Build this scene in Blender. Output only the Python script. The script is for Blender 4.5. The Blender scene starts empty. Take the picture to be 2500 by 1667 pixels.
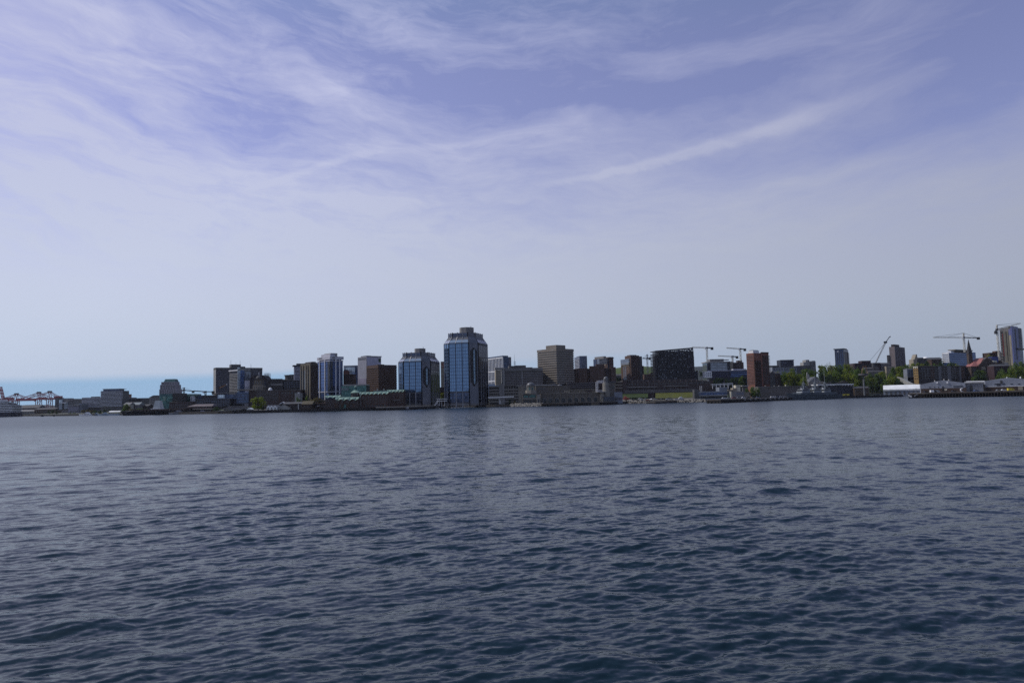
import bpy, math, random
import numpy as np
from mathutils import Matrix, Vector, Euler

R = math.radians
SC = bpy.context.scene
COL = SC.collection
rnd = random.Random(7)

# ------------------------------------------------------------------ camera
FPX, PW, PH = 1800.0, 2500.0, 1667.0      # focal length and frame of the photograph, in its pixels
CAM_H = 5.0                               # ferry deck above the water
PITCH, ROLL = R(4.67), R(1.34)
CAMROT = Euler((R(90) + PITCH, 0, 0)).to_matrix() @ Matrix.Rotation(-ROLL, 3, 'Z')
cam_data = bpy.data.cameras.new('camera')
cam_data.sensor_width = 36.0
cam_data.lens = 36.0 * FPX / PW
cam_data.clip_start = 0.1
cam_data.clip_end = 30000
cam = bpy.data.objects.new('camera', cam_data)
cam.location = (0, 0, CAM_H)
cam.rotation_euler = CAMROT.to_euler()
COL.objects.link(cam)
SC.camera = cam

def ray(x, y):
    return CAMROT @ Vector((x - PW / 2, PH / 2 - y, -FPX))

def at(x, y, D):
    """World point seen at photo pixel (x, y) that lies D metres ahead."""
    d = ray(x, y)
    t = D / d.y
    return Vector((d.x * t, D, CAM_H + d.z * t))

def azel(x, y):
    d = ray(x, y).normalized()
    return math.atan2(d.x, d.y), math.asin(d.z)

# ------------------------------------------------------------------ sky, sun, exposure
SUN_EL, SUN_AZ = R(47), R(-78)            # azimuth from +Y, negative to the left
SC.view_settings.view_transform = 'Standard'
SC.view_settings.look = 'None'
SC.view_settings.exposure = 0.0
SC.view_settings.gamma = 1.0
SC.view_settings.use_curve_mapping = False
SC.render.engine = 'CYCLES'
SC.cycles.max_bounces = 6
SC.cycles.use_denoising = False

class NT:
    """Small helper to write node trees compactly."""
    def __init__(self, tree):
        self.t = tree
        self.t.nodes.clear()
    def n(self, kind, **kw):
        nd = self.t.nodes.new(kind)
        for k, v in kw.items():
            setattr(nd, k, v)
        return nd
    def put(self, sock, v):
        if hasattr(v, 'is_output') or isinstance(v, bpy.types.NodeSocket):
            self.t.links.new(v, sock)
        elif v is not None:
            sock.default_value = v
    def m(self, op, a, b=None, c=None, clamp=False):
        nd = self.n('ShaderNodeMath', operation=op, use_clamp=clamp)
        for i, v in enumerate((a, b, c)):
            if v is not None:
                self.put(nd.inputs[i], v)
        return nd.outputs[0]
    def vm(self, op, a, b=None):
        nd = self.n('ShaderNodeVectorMath', operation=op)
        self.put(nd.inputs[0], a)
        if b is not None:
            self.put(nd.inputs[1 if op != 'SCALE' else 3], b)
        return nd.outputs[0]
    def xyz(self, x, y, z=0.0):
        nd = self.n('ShaderNodeCombineXYZ')
        for i, v in enumerate((x, y, z)):
            self.put(nd.inputs[i], v)
        return nd.outputs[0]
    def sep(self, v):
        nd = self.n('ShaderNodeSeparateXYZ')
        self.put(nd.inputs[0], v)
        return nd.outputs
    def noise(self, vec, scale, detail=3.0, rough=0.5, dist=0.0, color=False):
        nd = self.n('ShaderNodeTexNoise')
        nd.noise_dimensions = '3D'
        self.put(nd.inputs['Vector'], vec)
        nd.inputs['Scale'].default_value = scale
        nd.inputs['Detail'].default_value = detail
        nd.inputs['Roughness'].default_value = rough
        nd.inputs['Distortion'].default_value = dist
        return nd.outputs['Color' if color else 'Fac']
    def ramp(self, v, lo, hi, a=0.0, b=1.0, smooth=True):
        nd = self.n('ShaderNodeMapRange', interpolation_type='SMOOTHSTEP' if smooth else 'LINEAR')
        self.put(nd.inputs[0], v)
        for i, q in enumerate((lo, hi, a, b)):
            self.put(nd.inputs[i + 1], q)
        return nd.outputs[0]
    def mix(self, f, a, b, blend='MIX'):
        nd = self.n('ShaderNodeMix', data_type='RGBA', blend_type=blend)
        self.put(nd.inputs[0], f)
        self.put(nd.inputs[6], a if isinstance(a, bpy.types.NodeSocket) else (*a, 1.0))
        self.put(nd.inputs[7], b if isinstance(b, bpy.types.NodeSocket) else (*b, 1.0))
        return nd.outputs[2]

def build_world():
    w = bpy.data.worlds.new('World')
    SC.world = w
    w.use_nodes = True
    k = NT(w.node_tree)
    out = k.n('ShaderNodeOutputWorld')
    bg = k.n('ShaderNodeBackground')
    bg.inputs['Strength'].default_value = 0.1
    sky = k.n('ShaderNodeTexSky')
    sky.sky_type = 'NISHITA'
    sky.sun_disc = False
    sky.sun_elevation = SUN_EL
    sky.sun_rotation = SUN_AZ
    sky.dust_density = 0.6
    sky.ozone_density = 2.5
    d = k.n('ShaderNodeTexCoord').outputs['Generated']
    x, y, z = k.sep(d)
    az = k.m('ARCTAN2', x, y)
    el = k.m('ARCSINE', z)
    def pt(px, py):
        return azel(px, py)
    # --- a thin cirrus sheet: fibres along shallow arcs, thicker and thinner patches, a spreading vapour trail
    warp = k.noise(k.xyz(k.m('MULTIPLY', az, 5.0), k.m('MULTIPLY', el, 9.0), 3.1), 1.0, 3.0, 0.55, color=True)
    wx, wy, wz = k.sep(warp)
    azw = k.m('ADD', az, k.m('MULTIPLY', k.m('SUBTRACT', wy, 0.5), 0.16))
    elw = k.m('ADD', el, k.m('MULTIPLY', k.m('SUBTRACT', wx, 0.5), 0.075))
    s = k.m('SUBTRACT', elw, k.m('MULTIPLY', k.m('MULTIPLY', az, az), 0.16))
    broad = k.noise(k.xyz(k.m('MULTIPLY', azw, 3.0), k.m('MULTIPLY', s, 10.0), 0.7), 1.0, 5.0, 0.6)
    fibre = k.noise(k.xyz(k.m('MULTIPLY', azw, 7.0), k.m('MULTIPLY', s, 48.0), 5.3), 1.0, 6.0, 0.66)
    s2 = k.m('ADD', s, k.m('MULTIPLY', az, 0.25))
    cross = k.noise(k.xyz(k.m('MULTIPLY', azw, 5.0), k.m('MULTIPLY', s2, 26.0), 2.2), 1.0, 5.0, 0.62)
    puff = k.noise(k.xyz(k.m('MULTIPLY', azw, 26.0), k.m('MULTIPLY', s, 52.0), 9.9), 1.0, 5.0, 0.65)
    left = k.ramp(az, R(26), R(-34))
    cover = k.m('ADD', k.ramp(el, R(24), R(10), 0.34, 0.93), k.m('MULTIPLY', left, k.ramp(el, R(8), R(22), 0.0, 0.14)))
    def blob(px, py, rx, ry, ang, amt):
        """thicken (amt > 0) or thin the sheet round one direction; radii in photo pixels"""
        a0, e0 = azel(px * 1.063, py * 1.063)
        c, n = math.cos(R(ang)), math.sin(R(ang))
        da, de = k.m('SUBTRACT', azw, a0), k.m('SUBTRACT', elw, e0)
        q = 1.063 / FPX
        u = k.m('DIVIDE', k.m('ADD', k.m('MULTIPLY', da, c), k.m('MULTIPLY', de, n)), rx * q)
        v = k.m('DIVIDE', k.m('SUBTRACT', k.m('MULTIPLY', de, c), k.m('MULTIPLY', da, n)), ry * q)
        r2 = k.m('ADD', k.m('MULTIPLY', u, u), k.m('MULTIPLY', v, v))
        return k.m('MULTIPLY', k.m('EXPONENT', k.m('MULTIPLY', r2, -1.0)), amt)
    for B in ((740, 140, 330, 45, -20, -.32), (470, 205, 190, 45, -24, -.34), (520, 320, 280, 40, -10, -.34), (1000, 170, 220, 40, -18, -.24),
              (1270, 215, 300, 50, -8, -.26), (1180, 120, 260, 40, -12, -.10), (1650, 60, 700, 90, 0, -.18), (1900, 335, 230, 38, 3, -.36),
              (2290, 130, 240, 95, 12, -.48), (1500, 30, 500, 40, 0, -.12), (300, 335, 200, 24, -12, -.18), (480, 440, 260, 20, -6, -.12), (1650, 215, 260, 45, 6, -.22), (2330, 280, 300, 70, 8, -.14), (210, 205, 150, 32, -25, -.26), (60, 330, 150, 22, -14, -.22), (640, 250, 120, 26, -14, -.22), (1050, 20, 420, 40, 0, -.16),
              (320, 105, 210, 55, -14, .26), (90, 150, 170, 60, -20, .24), (130, 270, 260, 26, -16, .30), (350, 250, 210, 26, -24, .26),
              (760, 200, 240, 42, -8, .24), (900, 60, 200, 42, -18, .24), (90, 390, 420, 80, -10, .16), (860, 330, 320, 40, 8, .16), (1700, 130, 330, 40, 3, .14),
              (1320, 275, 60, 14, 0, .22), (1900, 385, 330, 22, 4, .12), (1150, 330, 380, 30, 5, .12), (560, 60, 160, 24, -30, .16), (1080, 90, 260, 22, -22, .16)):
        cover = k.m('ADD', cover, blob(*B))
    cover = k.m('ADD', cover, k.ramp(el, R(25), R(42), 0.0, -0.50))
    hi = k.ramp(el, R(7), R(15))
    cover = k.m('ADD', cover, k.m('MULTIPLY', k.m('SUBTRACT', broad, 0.5), k.m('MULTIPLY', hi, 0.75)))
    cover = k.m('ADD', cover, k.m('MULTIPLY', k.m('SUBTRACT', cross, 0.5), k.m('MULTIPLY', hi, 0.55)))
    cover = k.m('ADD', cover, k.m('MULTIPLY', k.m('SUBTRACT', fibre, 0.5), k.m('MULTIPLY', hi, k.m('ADD', 0.45, k.m('MULTIPLY', left, 1.05)))))
    cover = k.m('ADD', cover, k.m('MULTIPLY', k.m('SUBTRACT', puff, 0.5), k.m('MULTIPLY', hi, k.m('ADD', 0.16, k.m('MULTIPLY', left, 0.62)))))
    cover = k.m('ADD', cover, k.m('MULTIPLY', k.m('SUBTRACT', broad, 0.5), 0.12))
    pt = azel
    def trail(p0, p1, w0, w1, amt, bend):
        L = math.hypot(p1[0] - p0[0], p1[1] - p0[1])
        ux, uy = (p1[0] - p0[0]) / L, (p1[1] - p0[1]) / L
        da, de = k.m('SUBTRACT', az, p0[0]), k.m('SUBTRACT', el, p0[1])
        t = k.m('DIVIDE', k.m('ADD', k.m('MULTIPLY', da, ux), k.m('MULTIPLY', de, uy)), L)
        c = k.m('SUBTRACT', k.m('MULTIPLY', de, ux), k.m('MULTIPLY', da, uy))
        c = k.m('ADD', c, k.m('MULTIPLY', k.m('MULTIPLY', t, k.m('SUBTRACT', 1.0, t)), bend))
        c = k.m('ADD', c, k.m('MULTIPLY', k.m('SUBTRACT', puff, 0.5), w1 * 0.8))
        c = k.m('ADD', c, k.m('MULTIPLY', k.m('SUBTRACT', wx, 0.5), w1 * 0.45))
        wd = k.ramp(t, 0.0, 1.0, w0, w1, smooth=False)
        core = k.ramp(k.m('DIVIDE', k.m('ABSOLUTE', c), wd), 1.0, 0.15)
        ends = k.m('MULTIPLY', k.ramp(t, -0.12, 0.3), k.ramp(t, 1.10, 0.60))
        return k.m('MULTIPLY', k.m('MULTIPLY', core, ends), amt)
    cover = k.m('ADD', cover, trail(pt(1320, 458), pt(2260, 178), 0.005, 0.019, 0.36, 0.006))
    cover = k.m('ADD', cover, trail(pt(330, 140), pt(640, 250), 0.004, 0.008, 0.30, 0.02))
    cover = k.m('ADD', cover, trail(pt(590, 470), pt(1000, 340), 0.005, 0.010, 0.22, -0.01))
    cover = k.m('ADD', cover, trail(pt(960, 370), pt(1430, 300), 0.007, 0.012, 0.22, 0.0))
    cover = k.m('MINIMUM', k.m('MAXIMUM', cover, 0.10), 1.08)
    # --- clear strip under the cloud deck, low on the left
    edge = k.m('ADD', R(3.15), k.m('MULTIPLY', az, 0.030))
    edge = k.m('ADD', edge, k.m('MULTIPLY', k.m('SUBTRACT', broad, 0.5), 0.012))
    strip = k.ramp(k.m('SUBTRACT', el, edge), 0.006, -0.007)
    strip = k.m('MULTIPLY', strip, k.ramp(az, R(2), R(-17), 0.35, 1.0))
    strip = k.m('MULTIPLY', strip, k.ramp(az, R(22), R(4)))
    # --- colours (x 0.1 background strength)
    sdir = (math.sin(SUN_AZ) * math.cos(SUN_EL), math.cos(SUN_AZ) * math.cos(SUN_EL), math.sin(SUN_EL))
    dp = k.n('ShaderNodeVectorMath', operation='DOT_PRODUCT')
    k.put(dp.inputs[0], d)
    dp.inputs[1].default_value = sdir
    glow = k.ramp(dp.outputs['Value'], -0.75, 0.55, 0.42, 1.10, False)
    high = k.ramp(el, R(3), R(24))
    cloud = k.mix(high, (5.3, 5.85, 7.1), (4.65, 4.9, 6.9))
    cloud = k.mix(k.ramp(el, R(7), R(0)), cloud, (4.9, 5.6, 6.9))
    cloud = k.vm('SCALE', cloud, glow)
    clear = k.mix(1.0, sky.outputs[0], k.mix(k.ramp(el, R(24), R(38)), (1.38, 1.03, 1.22), (0.88, 0.98, 1.06)), 'MULTIPLY')
    clear = k.mix(k.ramp(el, R(4), R(10)), (2.35, 4.4, 7.0), clear)
    colr = k.mix(cover, clear, cloud)
    colr = k.mix(strip, colr, (3.1, 4.8, 6.9))
    k.put(bg.inputs['Color'], colr)
    k.put(out.inputs['Surface'], bg.outputs[0])

build_world()

sun_data = bpy.data.lights.new('sun', 'SUN')
sun_data.energy = 2.6
sun_data.angle = R(0.6)
sun_data.color = (1.0, 0.95, 0.87)
sun = bpy.data.objects.new('sun', sun_data)
sd = Vector((math.sin(SUN_AZ) * math.cos(SUN_EL), math.cos(SUN_AZ) * math.cos(SUN_EL), math.sin(SUN_EL)))
sun.rotation_euler = sd.to_track_quat('Z', 'Y').to_euler()
COL.objects.link(sun)

# ------------------------------------------------------------------ material helpers
MATS = {}
def wall(name, c, rough=0.75, var=0.16, scale=0.12, metal=0.0, spec=0.35, grime=0.22):
    """Masonry, concrete, paint: a base colour with blotches and rain streaks."""
    if name in MATS:
        return MATS[name]
    m = bpy.data.materials.new(name)
    m.use_nodes = True
    k = NT(m.node_tree)
    o = k.n('ShaderNodeOutputMaterial')
    b = k.n('ShaderNodeBsdfPrincipled')
    p = k.n('ShaderNodeTexCoord').outputs['Object']
    g = k.n('ShaderNodeNewGeometry').outputs['Position']
    n1 = k.noise(g, scale, 4, 0.6)
    st = k.noise(k.vm('MULTIPLY', g, (1.1, 1.1, 0.08)), 0.9, 3, 0.6)
    f = k.m('ADD', k.ramp(n1, 0.3, 0.7, 1 - var, 1 + var, False), k.ramp(st, 0.45, 0.75, 0.0, -grime, False))
    q = 0.70 if max(c) < 0.5 else 1.0     # mid and dark base colours lowered evenly to dim the facades
    col = k.vm('SCALE', (c[0] * q, c[1] * q, c[2] * q), f)
    k.put(b.inputs['Base Color'], col)
    b.inputs['Roughness'].default_value = rough
    b.inputs['Metallic'].default_value = metal
    b.inputs['Specular IOR Level'].default_value = spec
    k.put(o.inputs['Surface'], b.outputs[0])
    MATS[name] = m
    return m

def brick(name, c, c2, mortar=(0.3, 0.28, 0.26)):
    if name in MATS:
        return MATS[name]
    m = bpy.data.materials.new(name)
    m.use_nodes = True
    k = NT(m.node_tree)
    o = k.n('ShaderNodeOutputMaterial')
    b = k.n('ShaderNodeBsdfPrincipled')
    g = k.n('ShaderNodeNewGeometry').outputs['Position']
    x, y, z = k.sep(g)
    bt = k.n('ShaderNodeTexBrick')
    k.put(bt.inputs['Vector'], k.xyz(k.m('ADD', x, k.m('MULTIPLY', y, 0.83)), z, 0.0))
    bt.inputs['Color1'].default_value = (*c, 1)
    bt.inputs['Color2'].default_value = (*c2, 1)
    bt.inputs['Mortar'].default_value = (*mortar, 1)
    bt.inputs['Scale'].default_value = 1.0
    bt.inputs['Brick Width'].default_value = 0.9
    bt.inputs['Row Height'].default_value = 0.35
    bt.inputs['Mortar Size'].default_value = 0.012
    n1 = k.noise(g, 0.15, 4, 0.6)
    col = k.vm('SCALE', bt.outputs['Color'], k.ramp(n1, 0.3, 0.7, 0.8, 1.2, False))
    k.put(b.inputs['Base Color'], col)
    b.inputs['Roughness'].default_value = 0.85
    k.put(o.inputs['Surface'], b.outputs[0])
    MATS[name] = m
    return m

def glass(name, c, metal=0.75, rough=0.08, grid=None, line=(0.03, 0.035, 0.045), wob=0.02, vary=0.25):
    """Coated facade glass; grid=(w, h) draws the panes' joints and tilts each pane a little."""
    if name in MATS:
        return MATS[name]
    m = bpy.data.materials.new(name)
    m.use_nodes = True
    k = NT(m.node_tree)
    o = k.n('ShaderNodeOutputMaterial')
    b = k.n('ShaderNodeBsdfPrincipled')
    geo = k.n('ShaderNodeNewGeometry')
    p = k.n('ShaderNodeTexCoord').outputs['Object']
    x, y, z = k.sep(p)
    gw, gh = grid or (1.6, 3.4)
    u = k.m('ADD', x, y)
    cell = k.n('ShaderNodeTexWhiteNoise', noise_dimensions='3D')
    cu, cz = k.m('FLOOR', k.m('DIVIDE', u, gw)), k.m('FLOOR', k.m('DIVIDE', z, gh))
    k.put(cell.inputs['Vector'], k.xyz(cu, cz, 0.5))
    v = cell.outputs['Value']
    f = k.m('ADD', 1.0 - vary * 0.6, k.m('MULTIPLY', v, vary))
    col = k.vm('SCALE', (c[0], c[1], c[2]), f)
    if grid:
        fu = k.m('FRACT', k.m('DIVIDE', u, gw))
        fz = k.m('FRACT', k.m('DIVIDE', z, gh))
        e = k.m('MAXIMUM', k.m('GREATER_THAN', k.m('ABSOLUTE', k.m('SUBTRACT', fu, 0.5)), 0.5 - 0.06),
                k.m('GREATER_THAN', k.m('ABSOLUTE', k.m('SUBTRACT', fz, 0.5)), 0.5 - 0.07))
        col = k.mix(e, col, line)
        k.put(b.inputs['Roughness'], k.ramp(e, 0, 1, rough, 0.5, False))
        k.put(b.inputs['Metallic'], k.ramp(e, 0, 1, metal, 0.0, False))
    else:
        b.inputs['Roughness'].default_value = rough
        b.inputs['Metallic'].default_value = metal
    tilt = k.vm('SCALE', k.vm('SUBTRACT', cell.outputs['Color'], (0.5, 0.5, 0.5)), wob)
    k.put(b.inputs['Normal'], k.vm('NORMALIZE', k.vm('ADD', geo.outputs['Normal'], tilt)))
    k.put(b.inputs['Base Color'], col)
    k.put(o.inputs['Surface'], b.outputs[0])
    MATS[name] = m
    return m

# ------------------------------------------------------------------ mesh helpers
class MB:
    def __init__(self):
        self.v, self.f = [], []
    def add(self, vs, fs):
        o = len(self.v)
        self.v += [tuple(q) for q in vs]
        self.f += [tuple(o + i for i in q) for q in fs]
        return self
    def box(self, x0, x1, y0, y1, z0, z1):
        return self.add([(x0, y0, z0), (x1, y0, z0), (x1, y1, z0), (x0, y1, z0),
                         (x0, y0, z1), (x1, y0, z1), (x1, y1, z1), (x0, y1, z1)],
                        [(3, 2, 1, 0), (4, 5, 6, 7), (0, 1, 5, 4), (1, 2, 6, 5), (2, 3, 7, 6), (3, 0, 4, 7)])
    def prism(self, poly, z0, z1, top=None):
        """Extrude a plan polygon; top = another polygon of the same length for a taper."""
        n = len(poly)
        top = top or poly
        vs = [(p[0], p[1], z0) for p in poly] + [(p[0], p[1], z1) for p in top]
        fs = [tuple(range(n - 1, -1, -1)), tuple(range(n, 2 * n))]
        fs += [(i, (i + 1) % n, n + (i + 1) % n, n + i) for i in range(n)]
        return self.add(vs, fs)
    def bar(self, a, b, w, w2=None):
        """A square bar from a to b."""
        a, b = Vector(a), Vector(b)
        d = b - a
        if d.length < 1e-6:
            return self
        d.normalize()
        s = d.cross(Vector((0, 0, 1)))
        if s.length < 1e-3:
            s = Vector((1, 0, 0))
        s.normalize()
        t = d.cross(s)
        w2 = w if w2 is None else w2
        vs = [a + (s * i + t * j) * w / 2 for i, j in ((-1, -1), (1, -1), (1, 1), (-1, 1))]
        vs += [b + (s * i + t * j) * w2 / 2 for i, j in ((-1, -1), (1, -1), (1, 1), (-1, 1))]
        return self.add(vs, [(3, 2, 1, 0), (4, 5, 6, 7), (0, 1, 5, 4), (1, 2, 6, 5), (2, 3, 7, 6), (3, 0, 4, 7)])
    def cyl(self, c, r, z0, z1, n=16, r2=None):
        r2 = r if r2 is None else r2
        A = [2 * math.pi * i / n for i in range(n)]
        return self.prism([(c[0] + r * math.cos(a), c[1] + r * math.sin(a)) for a in A], z0, z1,
                          [(c[0] + r2 * math.cos(a), c[1] + r2 * math.sin(a)) for a in A])
    def dome(self, c, r, z0, h, n=18, m=6):
        rings = []
        for j in range(m):
            t = j / m * math.pi / 2
            rings.append([(c[0] + r * math.cos(t) * math.cos(2 * math.pi * i / n), c[1] + r * math.cos(t) * math.sin(2 * math.pi * i / n), z0 + h * math.sin(t)) for i in range(n)])
        vs = [q for g in rings for q in g] + [(c[0], c[1], z0 + h)]
        fs = [(j * n + i, j * n + (i + 1) % n, (j + 1) * n + (i + 1) % n, (j + 1) * n + i) for j in range(m - 1) for i in range(n)]
        fs += [((m - 1) * n + i, (m - 1) * n + (i + 1) % n, m * n) for i in range(n)]
        fs.append(tuple(range(n - 1, -1, -1)))
        return self.add(vs, fs)
    def gable(self, x0, x1, y0, y1, z0, zr, along='x', over=0.0):
        """A pitched roof (closed) with its ridge along x or y."""
        x0, x1, y0, y1 = x0 - over, x1 + over, y0 - over, y1 + over
        if along == 'x':
            ym = (y0 + y1) / 2
            vs = [(x0, y0, z0), (x1, y0, z0), (x1, y1, z0), (x0, y1, z0), (x0, ym, zr), (x1, ym, zr)]
            fs = [(3, 2, 1, 0), (0, 1, 5, 4), (2, 3, 4, 5), (1, 2, 5), (3, 0, 4)]
        else:
            xm = (x0 + x1) / 2
            vs = [(x0, y0, z0), (x1, y0, z0), (x1, y1, z0), (x0, y1, z0), (xm, y0, zr), (xm, y1, zr)]
            fs = [(3, 2, 1, 0), (0, 1, 4), (1, 2, 5, 4), (2, 3, 5), (3, 0, 4, 5)]
        return self.add(vs, fs)
    def mesh(self, name, mat, smooth=False):
        me = bpy.data.meshes.new(name)
        me.from_pydata(self.v, [], self.f)
        me.materials.append(mat)
        if smooth:
            me.polygons.foreach_set('use_smooth', [True] * len(me.polygons))
        me.update()
        return me
    def build(self, name, mat, parent=None, smooth=False, kind=None, label=None):
        o = bpy.data.objects.new(name, self.mesh(name, mat, smooth))
        COL.objects.link(o)
        if parent is not None:
            o.parent = parent
        if kind:
            o['kind'] = kind
        if label:
            o['label'] = label
        return o

def tag(o, label, cat, group=None):
    o['label'] = label
    o['category'] = cat
    if group:
        o['group'] = group
    return o

def thing(name, label, cat, loc=(0, 0, 0), rz=0.0, group=None):
    o = bpy.data.objects.new(name, None)
    o.empty_display_size = 2
    o.location = loc
    o.rotation_euler = (0, 0, rz)
    COL.objects.link(o)
    return tag(o, label, cat, group)

def dup(o, parent=None):
    c = o.copy()
    COL.objects.link(c)
    if parent is not None:
        c.parent = parent
    for ch in list(o.children):
        dup(ch, c)
    return c

def inst(name, me, parent, loc=(0, 0, 0), rz=0.0):
    o = bpy.data.objects.new(name, me)
    o.location = loc
    o.rotation_euler = (0, 0, rz)
    o.parent = parent
    COL.objects.link(o)
    return o
# ------------------------------------------------------------------ water
def water_material():
    m = bpy.data.materials.new('harbour_water')
    m.use_nodes = True
    k = NT(m.node_tree)
    o = k.n('ShaderNodeOutputMaterial')
    b = k.n('ShaderNodeBsdfPrincipled')
    geo = k.n('ShaderNodeNewGeometry')
    g = geo.outputs['Position']
    x, y, z = k.sep(g)
    dist = k.m('SQRT', k.m('ADD', k.m('MULTIPLY', x, x), k.m('MULTIPLY', y, y)))
    # wind ripples as slopes: fine ones everywhere, chop only where the mesh no longer carries it
    def slopes(sx, sy, det, rgh, off):
        c = k.noise(k.vm('MULTIPLY', g, (sx, sy, 1.0)), 1.0, det, rgh, 0.4, color=True)
        return k.vm('SUBTRACT', c, (0.5, 0.5, 0.5))
    fine = slopes(6.0, 11.0, 4.0, 0.62, 0)
    chop = slopes(0.7, 1.5, 4.0, 0.62, 0)
    gust = k.noise(k.vm('MULTIPLY', g, (0.006, 0.02, 1.0)), 1.0, 3.0, 0.55)
    patch = k.ramp(gust, 0.32, 0.68, 0.55, 1.35, False)
    fa = k.m('MULTIPLY', k.ramp(dist, 8.0, 120.0, 0.55, 0.34), patch)
    ca = k.m('MULTIPLY', k.ramp(dist, 40.0, 320.0, 0.15, 0.9), patch)
    sl = k.vm('ADD', k.vm('SCALE', fine, fa), k.vm('SCALE', chop, ca))
    sl = k.vm('MULTIPLY', sl, (0.75, 1.0, 0.0))
    k.put(b.inputs['Normal'], k.vm('NORMALIZE', k.vm('ADD', geo.outputs['Normal'], sl)))
    b.inputs['Base Color'].default_value = (0.005, 0.016, 0.023, 1)
    k.put(b.inputs['Roughness'], k.ramp(dist, 30.0, 400.0, 0.07, 0.26))
    b.inputs['IOR'].default_value = 1.333
    silt = k.n('ShaderNodeBsdfDiffuse')
    silt.inputs['Color'].default_value = (0.006, 0.018, 0.036, 1)
    ms = k.n('ShaderNodeMixShader')
    ms.inputs[0].default_value = 0.22
    k.put(ms.inputs[1], b.outputs[0])
    k.put(ms.inputs[2], silt.outputs[0])
    k.put(o.inputs['Surface'], ms.outputs[0])
    return m

def build_water():
    nc = 880
    dist = np.concatenate([8.0 * np.exp(np.linspace(0, math.log(90.0 / 8.0), 880, endpoint=False)),
                           90.0 * np.exp(np.linspace(0, math.log(480.0 / 90.0), 480, endpoint=False)),
                           480.0 * np.exp(np.linspace(0, math.log(4500.0 / 480.0), 130))])
    nr = len(dist)
    ang = np.radians(np.linspace(-51, 51, nc))
    Dg, Ag = np.meshgrid(dist, ang, indexing='ij')
    X, Y = Dg * np.sin(Ag), Dg * np.cos(Ag)
    step = np.maximum(np.gradient(dist)[:, None] * np.ones_like(Dg), Dg * (ang[1] - ang[0]))
    Z = np.zeros_like(X)
    rs = np.random.RandomState(11)
    n = 215
    lam = np.exp(rs.uniform(math.log(0.12), math.log(5.0), n))
    # two crossing trains: wind waves with crests rising to the right, an older chop from the other side
    second = (rs.uniform(0, 1, n) < 0.25) & (lam > 0.5)
    th = np.where(second, R(-122), R(-70)) + rs.normal(0, 1, n) * np.where(lam > 0.7, 0.24, 0.42)
    ph = rs.uniform(0, 2 * math.pi, n)
    slope = 0.0225 * np.where(lam > 0.6, 0.62, 1.12) * np.where(lam > 2.5, 0.72, 1.0) * rs.uniform(0.5, 1.4, n)
    for i in range(n):
        kk = 2 * math.pi / lam[i]
        amp = slope[i] / kk
        att = np.clip((lam[i] / step - 2.2) / 3.0, 0, 1)
        rows = att[:, nc // 2] > 0
        if not rows.any():
            continue
        r1 = int(np.nonzero(rows)[0].max()) + 1
        p = kk * (X[:r1] * math.cos(th[i]) + Y[:r1] * math.sin(th[i])) + ph[i]
        s = np.sin(p)
        Z[:r1] += att[:r1] * amp * (s + 0.22 * np.cos(2 * p))
    # wave groups: some stretches run higher than others
    grp = 1.0 + 0.28 * np.sin(X * 0.21 + 0.13 * Y) * np.sin(0.17 * Y - 0.09 * X + 1.0)
    Z *= grp
    me = bpy.data.meshes.new('harbour_water')
    co = np.stack([X, Y, Z], -1).reshape(-1, 3).astype(np.float32)
    idx = np.arange(nr * nc).reshape(nr, nc)
    q = np.stack([idx[:-1, :-1], idx[:-1, 1:], idx[1:, 1:], idx[1:, :-1]], -1).reshape(-1, 4)[:, ::-1]
    # skirt: the flat water beside and behind the boat
    nv = len(co)
    me.vertices.add(nv)
    me.vertices.foreach_set('co', co.ravel())
    me.loops.add(q.size)
    me.loops.foreach_set('vertex_index', q.ravel().astype(np.int32))
    me.polygons.add(len(q))
    me.polygons.foreach_set('loop_start', np.arange(0, q.size, 4, dtype=np.int32))
    me.polygons.foreach_set('use_smooth', np.ones(len(q), dtype=bool))
    me.update(calc_edges=True)
    wm = water_material()
    me.materials.append(wm)
    o = bpy.data.objects.new('harbour_water', me)
    o['kind'] = 'structure'
    COL.objects.link(o)
    # open water all round, a little below the wave mesh
    b = MB()
    nseg = 64
    ring = [(4600 * math.cos(2 * math.pi * i / nseg), 4600 * math.sin(2 * math.pi * i / nseg), -0.6) for i in range(nseg)]
    b.add(ring, [tuple(range(nseg))])
    w2 = b.build('outer_water', wm)
    w2['kind'] = 'structure'

build_water()
# ------------------------------------------------------------------ land
def water_pt(x, y):
    d = ray(x, y)
    t = -CAM_H / d.z
    return Vector((d.x * t, d.y * t, 0))

SHORE_PX = [(-500, 1026), (-150, 1020), (0, 1017), (60, 1016), (130, 1015.6), (330, 1013), (540, 1010), (760, 1005.2), (915, 1001.4), (1050, 996.4), (1110, 993.8),
            (1190, 993.8), (1350, 990.6), (1460, 989), (1500, 987), (1530, 985.3), (1577, 984.5), (1700, 981.6), (1760, 980.2), (1960, 975.3),
            (2060, 972), (2215, 967.7), (2500, 961.5), (2900, 952), (3200, 945)]
SHORE = [water_pt(x, y) for x, y in SHORE_PX]
SA = [p.x / p.y for p in SHORE]
SY = [p.y for p in SHORE]

def shore_y(a):
    return float(np.interp(a, SA, SY))

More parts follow.
